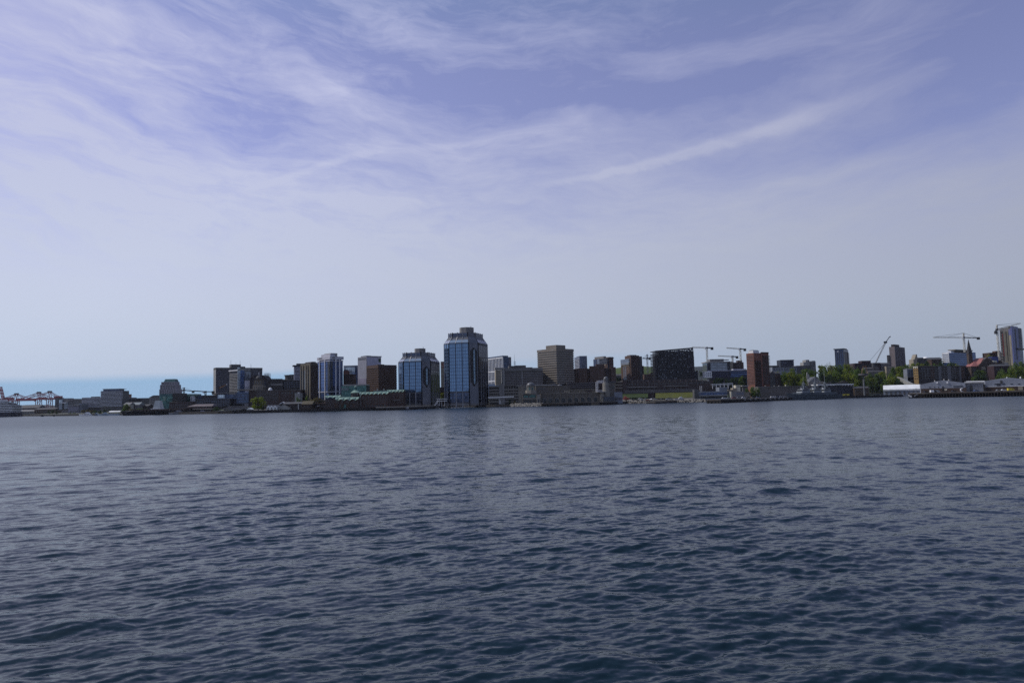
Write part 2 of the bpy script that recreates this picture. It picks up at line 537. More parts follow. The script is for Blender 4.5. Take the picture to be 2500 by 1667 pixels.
QUAY = 2.3
HILL_A = [-0.9, -0.62, -0.45, -0.3, -0.1, 0.05, 0.16, 0.24, 0.36, 0.5, 0.62, 0.75, 1.0]
HILL_S = [0.004, 0.008, 0.016, 0.045, 0.055, 0.055, 0.060, 0.050, 0.085, 0.125, 0.125, 0.12, 0.1]
HILL_M = [3, 6, 10, 26, 36, 40, 44, 40, 44, 46, 47, 46, 40]
def gz(X, Y):
    a = X / max(Y, 1.0)
    b = Y - shore_y(a)
    s, m = float(np.interp(a, HILL_A, HILL_S)), float(np.interp(a, HILL_A, HILL_M))
    r = max(0.0, b - 70.0) * s
    return QUAY + m * (1 - math.exp(-r / max(m, 1.0)))

def ground_material():
    m = bpy.data.materials.new('ground')
    m.use_nodes = True
    k = NT(m.node_tree)
    o = k.n('ShaderNodeOutputMaterial')
    b = k.n('ShaderNodeBsdfPrincipled')
    g = k.n('ShaderNodeNewGeometry').outputs['Position']
    n1 = k.noise(g, 0.012, 5, 0.6)
    n2 = k.noise(g, 0.35, 4, 0.6)
    c = k.mix(k.ramp(n1, 0.42, 0.56), (0.075, 0.073, 0.07), (0.045, 0.065, 0.02))
    c = k.vm('SCALE', c, k.ramp(n2, 0.3, 0.7, 0.7, 1.3, False))
    k.put(b.inputs['Base Color'], c)
    b.inputs['Roughness'].default_value = 0.9
    k.put(o.inputs['Surface'], b.outputs[0])
    return m

def build_land():
    cols = 150
    A = np.interp(np.linspace(0, len(SA) - 1, cols), range(len(SA)), SA)
    back = [0, 3, 12, 30, 70, 110, 160, 220, 290, 370, 460, 580, 720, 900, 1200, 1700, 2400, 3500]
    vs, fs = [], []
    for a in A:
        for b in back:
            Y = shore_y(a) + b
            X = a * Y
            vs.append((X, Y, gz(X, Y)))
    nb = len(back)
    for i in range(cols - 1):
        for j in range(nb - 1):
            fs.append((i * nb + j, (i + 1) * nb + j, (i + 1) * nb + j + 1, i * nb + j + 1))
    b = MB()
    b.v, b.f = vs, fs
    o = b.build('ground', ground_material(), smooth=True)
    o['kind'] = 'structure'
    # quay wall along the water
    q = MB()
    for i in range(cols - 1):
        p, r = Vector((A[i] * shore_y(A[i]), shore_y(A[i]), 0)), Vector((A[i + 1] * shore_y(A[i + 1]), shore_y(A[i + 1]), 0))
        pb = p * (1 + 0.9 / p.y)
        rb = r * (1 + 0.9 / r.y)
        pf, rf = p * (1 - 0.7 / p.y), r * (1 - 0.7 / r.y)
        z0, z1 = -3.0, QUAY + 0.28
        q.add([(pf.x, pf.y, z0), (rf.x, rf.y, z0), (rf.x, rf.y, z1), (pf.x, pf.y, z1), (rb.x, rb.y, z1), (pb.x, pb.y, z1)],
              [(0, 1, 2, 3), (3, 2, 4, 5)])
    w = q.build('quay_wall', wall('quay_stone', (0.028, 0.026, 0.025), var=0.5, scale=0.5, grime=0.5))
    w['kind'] = 'structure'

build_land()

# ------------------------------------------------------------------ buildings, measured in the photograph's pixels
class Bd:
    """A building (or other thing) whose near corner stands at photo column xc, D metres ahead.
    Its R face runs right from the corner along local +x, its L face back-left along local +y."""
    def __init__(s, name, label, cat, xc, yref, D, th=0.0, group=None, base=None):
        s.xc, s.D, s.th = xc, D, R(th)
        p = at(xc, yref, D)
        s.gz = gz(p.x, p.y) if base is None else base
        s.p = Vector((p.x, p.y, s.gz))
        s.root = thing(name, label, cat, s.p, s.th, group)
        s.t = Vector((math.cos(s.th), math.sin(s.th)))
        s.n = Vector((-math.sin(s.th), math.cos(s.th)))
        s.nwin, s.extra = 0, {}
        s.low = -1.5 if base is not None else -9.0
    def z(s, y):
        return at(s.xc, y, s.D).z - s.gz
    def _hit(s, x, y, t, off=0.0):
        """local distance along t, and local z, where the pixel's ray meets the vertical plane through the corner"""
        nn = Vector((-t.y, t.x))
        d = ray(x, y)
        o = Vector((s.p.x, s.p.y)) + nn * off * (1 if t is s.t else -1)
        den = d.x * nn.x + d.y * nn.y
        k = (o.x * nn.x + o.y * nn.y) / den
        return (d.x * k - o.x) * t.x + (d.y * k - o.y) * t.y, CAM_H + d.z * k - s.gz
    def u(s, x, y, off=0.0):
        return s._hit(x, y, s.t, off)
    def v(s, x, y):
        return s._hit(x, y, s.n)
    # ---- corner towers
    def body(s, mat, xl, xr, ytop, d=None, name='wall', xr_px=True):
        s.yt = ytop
        ym = ytop + 18
        s.w = s.u(xr, ym - (xr - s.xc) * 0.0234)[0] if xr_px else xr
        s.d = d if d is not None else s.v(xl, ym - (xl - s.xc) * 0.0234)[0]
        s.H = s.z(ytop)
        return MB().box(0, s.w, 0, s.d, s.low, s.H).build(name, mat, s.root)
    def slab(s, name, mat, x0, x1, y0, y1, z0, z1, parent=None, label=None):
        return MB().box(x0, x1, y0, y1, z0, z1).build(name, mat, parent or s.root, label=label)
    def ring(s, name, mat, n, ytop, ybot, frac=0.5, proud=0.4, inset=0.0):
        """n equal floor bands right round the block between two photo heights"""
        zt, zb = s.z(ytop), s.z(ybot)
        h = (zt - zb) / n
        me = MB().box(-proud, s.w + proud, -proud, s.d + proud, 0, h * frac).mesh(name, mat)
        for i in range(n):
            inst(name, me, s.root, (0, 0, zb + h * i))
    def _win(s, name, me, loc, rz, mat):
        s.nwin += 1
        if s.nwin <= 100:
            return inst(name, me, s.root, loc, rz)
        mb = s.extra.setdefault((name, mat.name), [MB(), mat, name])[0]
        M = Matrix.Translation(loc) @ Matrix.Rotation(rz, 4, 'Z')
        mb.add([M @ q.co for q in me.vertices], [tuple(f.vertices) for f in me.polygons])
    def close(s):
        for (nm, _), (mb, mat, name) in s.extra.items():
            mb.build(name, mat, s.root, kind='stuff')
        return s
    def panel(s, face, name, mat, u0, u1, z0, z1, proud=0.08, back=0.3, parent=None, label=None):
        b = MB()
        if face == 'R':
            b.box(u0, u1, -proud, back, z0, z1)
        elif face == 'E':
            b.box(s.w - back, s.w + proud, u0, u1, z0, z1)
        else:
            b.box(-proud, back, u0, u1, z0, z1)
        return b.build(name, mat, parent or s.root, label=label)
    def grid(s, face, mat, nu, nz, z0, z1, u0=0.0, u1=1.0, fw=0.6, fh=0.55, name='window', proud=0.08, skip=None):
        """single windows on a face; u0..u1 are fractions of the face, z0..z1 metres"""
        L = s.d if face in 'LE' else s.w
        a, b = u0 * L, u1 * L
        pu, pz = (b - a) / nu, (z1 - z0) / nz
        ww, hh = pu * fw, pz * fh
        if face == 'R':
            me = MB().box(-ww / 2, ww / 2, -proud, 0.25, -hh / 2, hh / 2).mesh(name, mat)
        elif face == 'E':
            me = MB().box(-0.25, proud, -ww / 2, ww / 2, -hh / 2, hh / 2).mesh(name, mat)
        else:
            me = MB().box(-proud, 0.25, -ww / 2, ww / 2, -hh / 2, hh / 2).mesh(name, mat)
        for j in range(nz - 1, -1, -1):
            for i in range(nu):
                if skip and skip(i, j):
                    continue
                c, zz = a + (i + 0.5) * pu, z0 + (j + 0.5) * pz
                loc = (c, 0, zz) if face == 'R' else ((s.w, c, zz) if face == 'E' else (0, c, zz))
                s._win(name, me, loc, 0.0, mat)
    def ribs(s, face, name, mat, n, z0, z1, wid, proud, u0=0.0, u1=1.0):
        L = s.d if face in 'LE' else s.w
        for i in range(n):
            c = (u0 + (u1 - u0) * i / max(n - 1, 1)) * L
            s.panel(face, name, mat, c - wid / 2, c + wid / 2, z0, z1, proud, 0.2)
    def floors(s, face, name, mat, n, z0, z1, u0=0.0, u1=1.0, frac=0.3, proud=1.2, back=0.2, at_=0.0):
        """balcony slabs, ribbon windows or floor edges, one part per floor of one face"""
        L = s.d if face in 'LE' else s.w
        h = (z1 - z0) / n
        for i in range(n):
            zb = z0 + h * (i + at_)
            s.panel(face, name, mat, u0 * L, u1 * L, zb, zb + h * frac, proud, back)
    def penthouse(s, mat, fx0, fx1, fy0, fy1, h, z=None, name='penthouse', label=None):
        z = s.H if z is None else z
        return s.slab(name, mat, fx0 * s.w, fx1 * s.w, fy0 * s.d, fy1 * s.d, z - 0.3, z + h, label=label)
    # ---- frontal blocks, boxed straight from photo pixels on the R plane
    def px(s, name, mat, x0, x1, y0, y1, depth=12.0, off=0.0, parent=None, label=None, low=False):
        ym = (y0 + y1) / 2
        ua, ub = s.u(x0, ym + (x1 - x0) * 0.0117, off)[0], s.u(x1, ym - (x1 - x0) * 0.0117, off)[0]
        xm = (x0 + x1) / 2
        zt, zb = s.u(xm, y0, off)[1], s.u(xm, y1, off)[1]
        if low:
            zb = s.low
        return MB().box(ua, ub, off, off + depth, zb, zt).build(name, mat, parent or s.root, label=label)
    def pxgrid(s, mat, x0, x1, y0, y1, nu, nz, fw=0.6, fh=0.55, name='window', off=0.0, proud=0.1):
        ym, xm = (y0 + y1) / 2, (x0 + x1) / 2
        ua, ub = s.u(x0, ym, off)[0], s.u(x1, ym, off)[0]
        zt, zb = s.u(xm, y0, off)[1], s.u(xm, y1, off)[1]
        pu, pz = (ub - ua) / nu, (zt - zb) / nz
        me = MB().box(-pu * fw / 2, pu * fw / 2, -proud, 0.3, -pz * fh / 2, pz * fh / 2).mesh(name, mat)
        for j in range(nz - 1, -1, -1):
            for i in range(nu):
                s._win(name, me, (ua + (i + 0.5) * pu, off, zb + (j + 0.5) * pz), 0.0, mat)
    def pxgable(s, name, mat, x0, x1, yeave, yridge, depth, off=0.0, along='x', over=0.4, parent=None, label=None):
        ym = (yeave + yridge) / 2
        xm = (x0 + x1) / 2
        ua, ub = s.u(x0, ym, off)[0], s.u(x1, ym, off)[0]
        ze, zr = s.u(xm, yeave, off)[1], s.u(xm, yridge, off)[1]
        return MB().gable(ua, ub, off, off + depth, ze, zr, along, over).build(name, mat, parent or s.root, label=label)
    def text(s, txt, mat, x, y, size, off=-0.3, face='R', name='lettering', parent=None):
        cu = bpy.data.curves.new(name, 'FONT')
        cu.body = txt
        cu.size = size
        cu.align_x, cu.align_y = 'CENTER', 'CENTER'
        cu.extrude = 0.05
        cu.materials.append(mat)
        tmp = bpy.data.objects.new(name, cu)
        COL.objects.link(tmp)
        bpy.context.view_layer.update()
        me = bpy.data.meshes.new_from_object(tmp.evaluated_get(bpy.context.evaluated_depsgraph_get()))
        bpy.data.objects.remove(tmp)
        if not me.materials:
            me.materials.append(mat)
        o = bpy.data.objects.new(name, me)
        COL.objects.link(o)
        o.parent = parent or s.root
        if face == 'R':
            u_, z_ = s.u(x, y)
            o.location = (u_, off, z_)
            o.rotation_euler = (R(90), 0, 0)
        else:
            u_, z_ = s.v(x, y)
            o.location = (off, u_, z_)
            o.rotation_euler = (R(90), 0, R(-90))
        return o

def truss(mb, a, b, w, n, t, h=None):
    """square lattice girder from a to b"""
    a, b = Vector(a), Vector(b)
    d = (b - a).normalized()
    s = d.cross(Vector((0, 0, 1)))
    if s.length < 0.2:
        s = Vector((1, 0, 0))
    s.normalize()
    r = d.cross(s).normalized()
    h = w if h is None else h
    cs = [s * i * w / 2 + r * j * h / 2 for i, j in ((-1, -1), (1, -1), (1, 1), (-1, 1))]
    for c in cs:
        mb.bar(a + c, b + c, t)
    for i in range(n):
        p, q = a + (b - a) * (i / n), a + (b - a) * ((i + 1) / n)
        for j in range(4):
            c0, c1 = cs[j], cs[(j + 1) % 4]
            mb.bar(p + (c0 if i % 2 else c1), q + (c1 if i % 2 else c0), t * 0.75)
            mb.bar(q + c0, q + c1, t * 0.75)
    return mb

# ------------------------------------------------------------------ trees
def leaf_material(name, c1, c2):
    m = bpy.data.materials.new(name)
    m.use_nodes = True
    k = NT(m.node_tree)
    o = k.n('ShaderNodeOutputMaterial')
    b = k.n('ShaderNodeBsdfPrincipled')
    oi = k.n('ShaderNodeObjectInfo')
    g = k.n('ShaderNodeNewGeometry').outputs['Position']
    n1 = k.noise(g, 0.35, 2, 0.5)
    n2 = k.noise(g, 1.7, 2, 0.5)
    f = k.m('ADD', k.m('MULTIPLY', oi.outputs['Random'], 0.55), k.m('MULTIPLY', n1, 0.45))
    c = k.mix(f, c1, c2)
    c = k.vm('SCALE', c, k.ramp(n2, 0.3, 0.7, 0.65, 1.35, False))
    k.put(b.inputs['Base Color'], c)
    b.inputs['Roughness'].default_value = 0.7
    b.inputs['Specular IOR Level'].default_value = 0.2
    tr = k.n('ShaderNodeBsdfTranslucent')
    k.put(tr.inputs['Color'], k.vm('MULTIPLY', c, (1.2, 1.3, 0.7)))
    ms = k.n('ShaderNodeMixShader')
    ms.inputs[0].default_value = 0.45
    k.put(ms.inputs[1], b.outputs[0])
    k.put(ms.inputs[2], tr.outputs[0])
    k.put(o.inputs['Surface'], ms.outputs[0])
    return m

LEAF = {
    'spring': leaf_material('spring_leaves', (0.115, 0.165, 0.018), (0.190, 0.205, 0.024)),
    'green': leaf_material('green_leaves', (0.055, 0.105, 0.020), (0.110, 0.155, 0.026)),
    'dark': leaf_material('dark_leaves', (0.022, 0.046, 0.020), (0.045, 0.075, 0.026)),
    'brown': leaf_material('budding_twigs', (0.085, 0.070, 0.036), (0.120, 0.095, 0.040)),
    'pink': leaf_material('pink_blossom', (0.30, 0.10, 0.12), (0.42, 0.17, 0.18)),
    'grey': leaf_material('bare_twigs', (0.10, 0.10, 0.09), (0.16, 0.16, 0.14)),
}
BARK = wall('tree_bark', (0.06, 0.05, 0.04))

def crown_mesh(seed, n, leaf, mat, sparse=0.0):
    """unit crown (height 1, radius about 0.5) of many small leaf clusters on uneven lobes"""
    r = random.Random(seed)
    lobes = []
    for i in range(13):
        a = r.uniform(0, 6.28)
        h = r.uniform(0.22, 0.86)
        rr = 0.34 * math.sqrt(max(0.05, 1 - ((h - 0.5) / 0.52) ** 2)) * r.uniform(0.3, 1.0)
        lobes.append((rr * math.cos(a), rr * math.sin(a), h, r.uniform(0.11, 0.23)))
    mb = MB()
    while len(mb.f) < n:
        lx, ly, lz, lr = lobes[r.randrange(len(lobes))]
        v = Vector((r.gauss(0, 1), r.gauss(0, 1), r.gauss(0, 1))).normalized()
        q = lr * (r.uniform(0.55, 1.08) if r.random() > sparse else r.uniform(0.9, 1.4))
        c = Vector((lx, ly, lz)) + v * q
        nrm = (v + Vector((r.uniform(-.7, .7), r.uniform(-.7, .7), r.uniform(-.3, .9)))).normalized()
        t = nrm.orthogonal().normalized()
        t.rotate(Matrix.Rotation(r.uniform(0, 6.28), 3, nrm))
        b = nrm.cross(t)
        sz = leaf * r.uniform(0.6, 1.4)
        mb.add([c + t * sz, c + b * sz * 0.8 + nrm * sz * 0.25, c - t * sz, c - b * sz * 0.8 - nrm * sz * 0.2], [(0, 1, 2, 3)])
    return mb.mesh('crown', mat)

def trunk_mesh(seed):
    r = random.Random(seed)
    mb = MB()
    mb.bar((0, 0, -0.06), (0.01, 0.0, 0.34), 0.07, 0.045)
    for i in range(6):
        a = i * 1.05 + r.uniform(-.3, .3)
        z = r.uniform(0.22, 0.36)
        mb.bar((0, 0, z), (0.24 * math.cos(a), 0.24 * math.sin(a), z + r.uniform(0.2, 0.4)), 0.03, 0.012)
    mb.bar((0.01, 0, 0.32), (0, 0, 0.8), 0.04, 0.012)
    return mb.mesh('trunk', BARK)

CROWNS = {kind: [crown_mesh(hash_ * 7 + i, 420 if kind == 'grey' else 900, 0.042 if kind != 'grey' else 0.022, LEAF[kind], 0.5 if kind == 'grey' else 0.12)
                 for i in range(4)] for hash_, kind in enumerate(LEAF)}
TRUNKS = [trunk_mesh(i) for i in range(3)]
TREE_RND = random.Random(5)

def tree(x, ytop, wpx, D, kind, label, group, name='leafy_tree', hmin=5.0, base=None):
    p = at(x, ytop, D)
    g = gz(p.x, p.y) if base is None else base
    h = max(hmin, p.z - g)
    w = wpx * D / FPX
    h = min(h, w * 1.5)                      # stand it a little up the bank rather than stretch it
    rz = TREE_RND.uniform(0, 6.28)
    t = thing(name, label, 'tree', (p.x, p.y, p.z - h), rz, group)
    c = inst('crown', TREE_RND.choice(CROWNS[kind]), t)
    c.scale = (w, w, h)
    k = inst('trunk', TREE_RND.choice(TRUNKS), t)
    k.scale = (w * 0.8, w * 0.8, h)
    if p.z - h > g + 0.3:                    # trunk reaches the ground
        k.location.z = -(p.z - h - g)
        k.scale.z = h + (p.z - h - g)
    return t
# ------------------------------------------------------------------ materials of the town
CONC = wall('grey_concrete', (0.27, 0.26, 0.255))
CONC_L = wall('pale_concrete', (0.42, 0.41, 0.40))
CONC_D = wall('dark_concrete', (0.13, 0.13, 0.135))
STONE = wall('tan_stone', (0.30, 0.265, 0.215))
STONE_L = wall('light_tan_stone', (0.42, 0.37, 0.29))
WHITE = wall('white_cladding', (0.72, 0.72, 0.74), grime=0.12)
WHITE_P = wall('white_paint', (0.80, 0.80, 0.80), rough=0.5, grime=0.1)
OFFW = wall('lilac_white_cladding', (0.48, 0.48, 0.54), grime=0.12)
BRICK = brick('red_brick', (0.20, 0.080, 0.054), (0.155, 0.060, 0.042), (0.16, 0.11, 0.085))
BRICK_B = brick('brown_brick', (0.090, 0.052, 0.040), (0.070, 0.040, 0.032), (0.08, 0.06, 0.05))
BRICK_D = brick('dark_brick', (0.060, 0.040, 0.038), (0.045, 0.032, 0.030), (0.06, 0.05, 0.05))
BROWN = wall('brown_panel', (0.085, 0.052, 0.038))
TAN_D = wall('olive_concrete', (0.17, 0.145, 0.105))
BLACK = wall('black_panel', (0.022, 0.022, 0.026), rough=0.5)
NAVY = wall('navy_panel', (0.03, 0.035, 0.055), rough=0.5)
SLATE = wall('slate_roofing', (0.10, 0.10, 0.11))
GREYROOF = wall('grey_roofing', (0.26, 0.26, 0.27))
COPPER = wall('green_copper', (0.27, 0.42, 0.36), grime=0.3)
TEAL = wall('teal_metal', (0.05, 0.16, 0.17), rough=0.5)
STEEL = wall('grey_steel', (0.22, 0.23, 0.25), rough=0.5)
STEEL_D = wall('dark_steel', (0.06, 0.06, 0.065), rough=0.5)
RED = wall('red_paint', (0.30, 0.035, 0.045), rough=0.5)
ORANGE = wall('orange_paint', (0.40, 0.19, 0.06), rough=0.5)
YELLOW = wall('yellow_paint', (0.62, 0.50, 0.05), rough=0.5)
CREAM = wall('cream_paint', (0.55, 0.52, 0.42), rough=0.5)
OCHRE = wall('ochre_cladding', (0.34, 0.22, 0.085))
PINKROOF = wall('faded_red_roofing', (0.38, 0.15, 0.14))
BLUEGREY = wall('blue_grey_siding', (0.27, 0.30, 0.36), rough=0.55)
TIMBER = wall('dark_wharf_timber', (0.032, 0.026, 0.023), var=0.5, scale=0.6, grime=0.4)
DECK = wall('wharf_deck', (0.22, 0.20, 0.18))
G_BLUE = glass('blue_curtain_glass', (0.112, 0.192, 0.325), 0.8, 0.06, (1.7, 3.6), (0.075, 0.13, 0.22), vary=0.14, wob=0.022)
G_BLUE2 = glass('deep_blue_glass', (0.075, 0.13, 0.30), 0.8, 0.07, (1.5, 3.5), (0.03, 0.05, 0.10), vary=0.2)
G_DARK = glass('dark_window_glass', (0.045, 0.05, 0.06), 0.5, 0.1)
G_NAVY = glass('navy_curtain_glass', (0.05, 0.075, 0.14), 0.75, 0.08, (1.5, 3.4), (0.05, 0.055, 0.07), vary=0.4)
G_GREY = glass('grey_curtain_glass', (0.20, 0.23, 0.29), 0.8, 0.08, (2.2, 3.4), (0.10, 0.11, 0.13), vary=0.35)
G_PALE = glass('pale_glass', (0.42, 0.50, 0.58), 0.8, 0.1, (2.5, 3.4), (0.22, 0.25, 0.3), vary=0.3)
G_TEAL = glass('teal_glass', (0.05, 0.13, 0.13), 0.7, 0.08, (2.2, 3.2), (0.04, 0.10, 0.10), vary=0.3)
G_SKY = glass('skylight_glass', (0.62, 0.66, 0.66), 0.85, 0.06, None)
G_SMOKE = glass('smoked_glass', (0.055, 0.060, 0.085), 0.7, 0.08, (1.7, 3.6), (0.035, 0.03, 0.035), vary=0.5)

# ================================================================== the two glass harbour towers
def harbour_tower(label, x0, ybase, D, px_wide, y_eave, y_shoulder, y_top, y_pent, seg, base_z, piles, pent):
    """Glass office tower with chamfered corners, sloping shoulders and a ribbed crown."""
    m = D / FPX
    p0 = at(x0, y_eave + 6, D)
    t = thing('harbour_tower', label, 'office tower', (p0.x, p0.y, base_z), 0)
    zz = lambda y: at(x0 + px_wide / 2, y, D).z - base_z
    ze, zs, zc, zp = zz(y_eave), zz(y_shoulder), zz(y_top), zz(y_pent)
    az0 = math.degrees(math.atan2(p0.x, p0.y))
    phis = [-64 - az0, -19 - az0, 26 - az0, 68 - az0]
    T = lambda f: Vector((math.cos(R(f)), math.sin(R(f))))
    tot = sum(l * math.cos(R(f + az0)) for l, f in zip(seg, phis))
    sc = px_wide / tot * m
    P = [Vector((0, 0))]
    for l, f in zip(seg, phis):
        P.append(P[-1] + T(f) * l * sc)
    back = [P[-1] + T(118 - az0) * 22 * sc, P[0] - T(-112 - az0) * 30 * sc]
    P += back
    cen = Vector((sum(p.x for p in P) / len(P), sum(p.y for p in P) / len(P)))
    def shrink(k):
        return [cen + (p - cen) * k for p in P]
    IN = shrink(0.975)
    TOP = shrink(0.77)
    MB().prism(IN, 1.0, ze).build('wall', CONC_D, t)
    MB().prism(IN, ze, zs, TOP).build('sloping_shoulder', wall('tower_shoulder', (0.19, 0.20, 0.23), rough=0.4), t)
    MB().prism(TOP, zs - 0.2, zc).build('crown', wall('tower_crown', (0.22, 0.235, 0.28), rough=0.45), t)
    nb = [2, 3, 1, 4]
    pod = 15.0
    ribm = wall('tower_rib', (0.36, 0.37, 0.41), rough=0.5)
    def quad(a, b, a2, b2, z0, z1, n, out, th=0.35):
        """slab between two lower and two upper plan points, standing OUT beyond them"""
        o = Vector((n.x, n.y)) * out
        i_ = Vector((n.x, n.y)) * (out - th)
        mb = MB()
        lo = [a + i_, b + i_, b + o, a + o]
        hi = [a2 + i_, b2 + i_, b2 + o, a2 + o]
        return mb.prism([tuple(q) for q in lo], z0, z1, [tuple(q) for q in hi])
    for fi in range(4):
        f = phis[fi]
        nrm = Vector((math.sin(R(f)), -math.cos(R(f))))
        A, Bq = IN[fi], IN[fi + 1]
        A2, B2 = TOP[fi], TOP[fi + 1]
        for bi in range(nb[fi]):
            e = 0.045
            q0, q1 = (bi + e) / nb[fi], (bi + 1 - e) / nb[fi]
            a, b = A.lerp(Bq, q0), A.lerp(Bq, q1)
            a2, b2 = A2.lerp(B2, q0), A2.lerp(B2, q1)
            if fi == 2:
                # pointed panel, notch shade put in its colour; lighter glass slit down its middle
                L = (Bq - A).length
                dv = (Bq - A).normalized()
                def notch(u0, u1, z0, z1, tip0, tip1, out, name, mat):
                    um = (u0 + u1) / 2
                    prof = [(u0, z0), (um, z0 - tip0), (u1, z0), (u1, z1), (um, z1 + tip1), (u0, z1)]
                    fr = [A + dv * (u * L) + nrm * out for u, z in prof]
                    bk = [A + dv * (u * L) + nrm * (out - 0.4) for u, z in prof]
                    vs = [(p.x, p.y, z) for p, (u, z) in zip(fr, prof)] + [(p.x, p.y, z) for p, (u, z) in zip(bk, prof)]
                    n = len(prof)
                    fs = [tuple(range(n)), tuple(range(2 * n - 1, n - 1, -1))] + [(i, n + i, n + (i + 1) % n, (i + 1) % n) for i in range(n)]
                    return MB().add(vs, fs).build(name, mat, t)
                quad(A, Bq, A, Bq, 2.0, ze - 1.0, nrm, 0.2).build('corner_panel', wall('tower_corner', (0.25, 0.265, 0.31)), t)
                notch(0.14, 0.86, pod + 10, ze - 9, 5.5, 4.0, 0.45, 'notch_shade_panel', wall('notch_shade', (.012, .016, .026), rough=.35))
                notch(0.45, 0.62, pod + 9, ze - 8, 2.0, 0.5, 0.7, 'glass_slit', glass('slit_glass', (0.20, 0.30, 0.42), 0.8, 0.08, (1.7, 3.6), (0.08, 0.1, 0.13)))
                quad(A, Bq, A2, B2, ze - 1.0, zs - 0.3, nrm, 0.35).build('corner_cap', wall('tower_corner', (0.25, 0.265, 0.31)), t)
                continue
            if fi == 3:
                zm = ze - (ze - pod) * 0.29
                quad(a, b, a, b, zm, ze - 2.5, nrm, 0.25).build('upper_panel', CONC_L, t)
                quad(a, b, a, b, pod, zm - 0.6, nrm, 0.25).build('glass_bay', G_SMOKE, t)
            else:
                quad(a, b, a, b, pod, ze - 0.6, nrm, 0.25).build('glass_bay', G_BLUE, t)
            quad(a, b, a, b, 3.0, pod - 1.2, nrm, 0.12).build('lobby_glass', G_NAVY, t)
            # sloping skylight over each bay
            k0, k1 = 0.06, 0.52
            s0, s1 = a.lerp(a2, k0), b.lerp(b2, k0)
            s2, s3 = a.lerp(a2, k1), b.lerp(b2, k1)
            quad(s0, s1, s2, s3, ze + (zs - ze) * k0, ze + (zs - ze) * k1, nrm, 0.35).build('skylight', G_SKY if fi != 3 else G_GREY, t)
            # crown window
            c0, c1 = a2.lerp(b2, 0.12), a2.lerp(b2, 0.88)
            quad(c0, c1, c0, c1, zs + (zc - zs) * 0.25, zs + (zc - zs) * 0.72, nrm, 0.12).build('crown_window', G_NAVY, t)
        for bi in range(nb[fi] + 1):
            if fi in (1, 2, 3) and bi == 0 and fi != 1:
                pass
            q = bi / nb[fi]
            a, a2 = A.lerp(Bq, q), A2.lerp(B2, q)
            w = 1.0
            inner = fi == 1 and 0 < bi < nb[fi]
            MB().bar((a.x, a.y, pod if inner else -1.0), (a.x, a.y, ze), w * (.8 if inner else 1)).build('rib', wall('dark_rib', (.05, .07, .12), rough=.4) if inner else ribm, t)
            if inner:
                MB().bar((a.x, a.y, -1.0), (a.x, a.y, pod), w).build('column', ribm, t)
            mb = MB()
            mb.bar((a.x, a.y, ze - 0.2), (a2.x, a2.y, zs + 0.1), w * 0.8)
            mb.bar((a2.x, a2.y, zs), (a2.x, a2.y, zc + 0.6), w * 0.8)
            mb.build('shoulder_rib', ribm, t)
            if piles:
                MB().cyl((a.x, a.y), 0.85, -base_z - 1.0, -0.1, 10).build('pile', CONC_L, t)
                if bi < nb[fi]:
                    b_ = A.lerp(Bq, (bi + 0.5) / nb[fi])
                    MB().cyl((b_.x + nrm.x * -1.5, b_.y + 1.5), 0.6, -base_z - 1.0, -0.1, 8).build('pile', CONC_L, t)
    MB().prism(shrink(0.99), 0.0, 2.2).build('base_slab', CONC, t)
    # octagonal plant room on top
    pr = pent * m
    pc = cen + Vector((1.5, -1.0))
    MB().cyl(pc, pr, zc - 2.5, zp, 8).build('penthouse', CONC, t)
    MB().bar((pc.x + pr * 0.6, pc.y, zp), (pc.x + pr * 0.6, pc.y, zp + 2.0), 0.4).build('mast', STEEL, t)
    return t

harbour_tower('taller of the two blue glass towers, standing on piles at the edge of the water', 1083, 993, 792, 110.5, 839, 824, 814, 799.5, (24, 46, 24, 64), 2.2, True, 17.5)
harbour_tower('shorter of the two blue glass towers, behind the low stone pier', 972.3, 990, 800, 103, 883, 871, 861.5, 850.5, (24, 44, 24, 62), 2.6, False, 13.5)

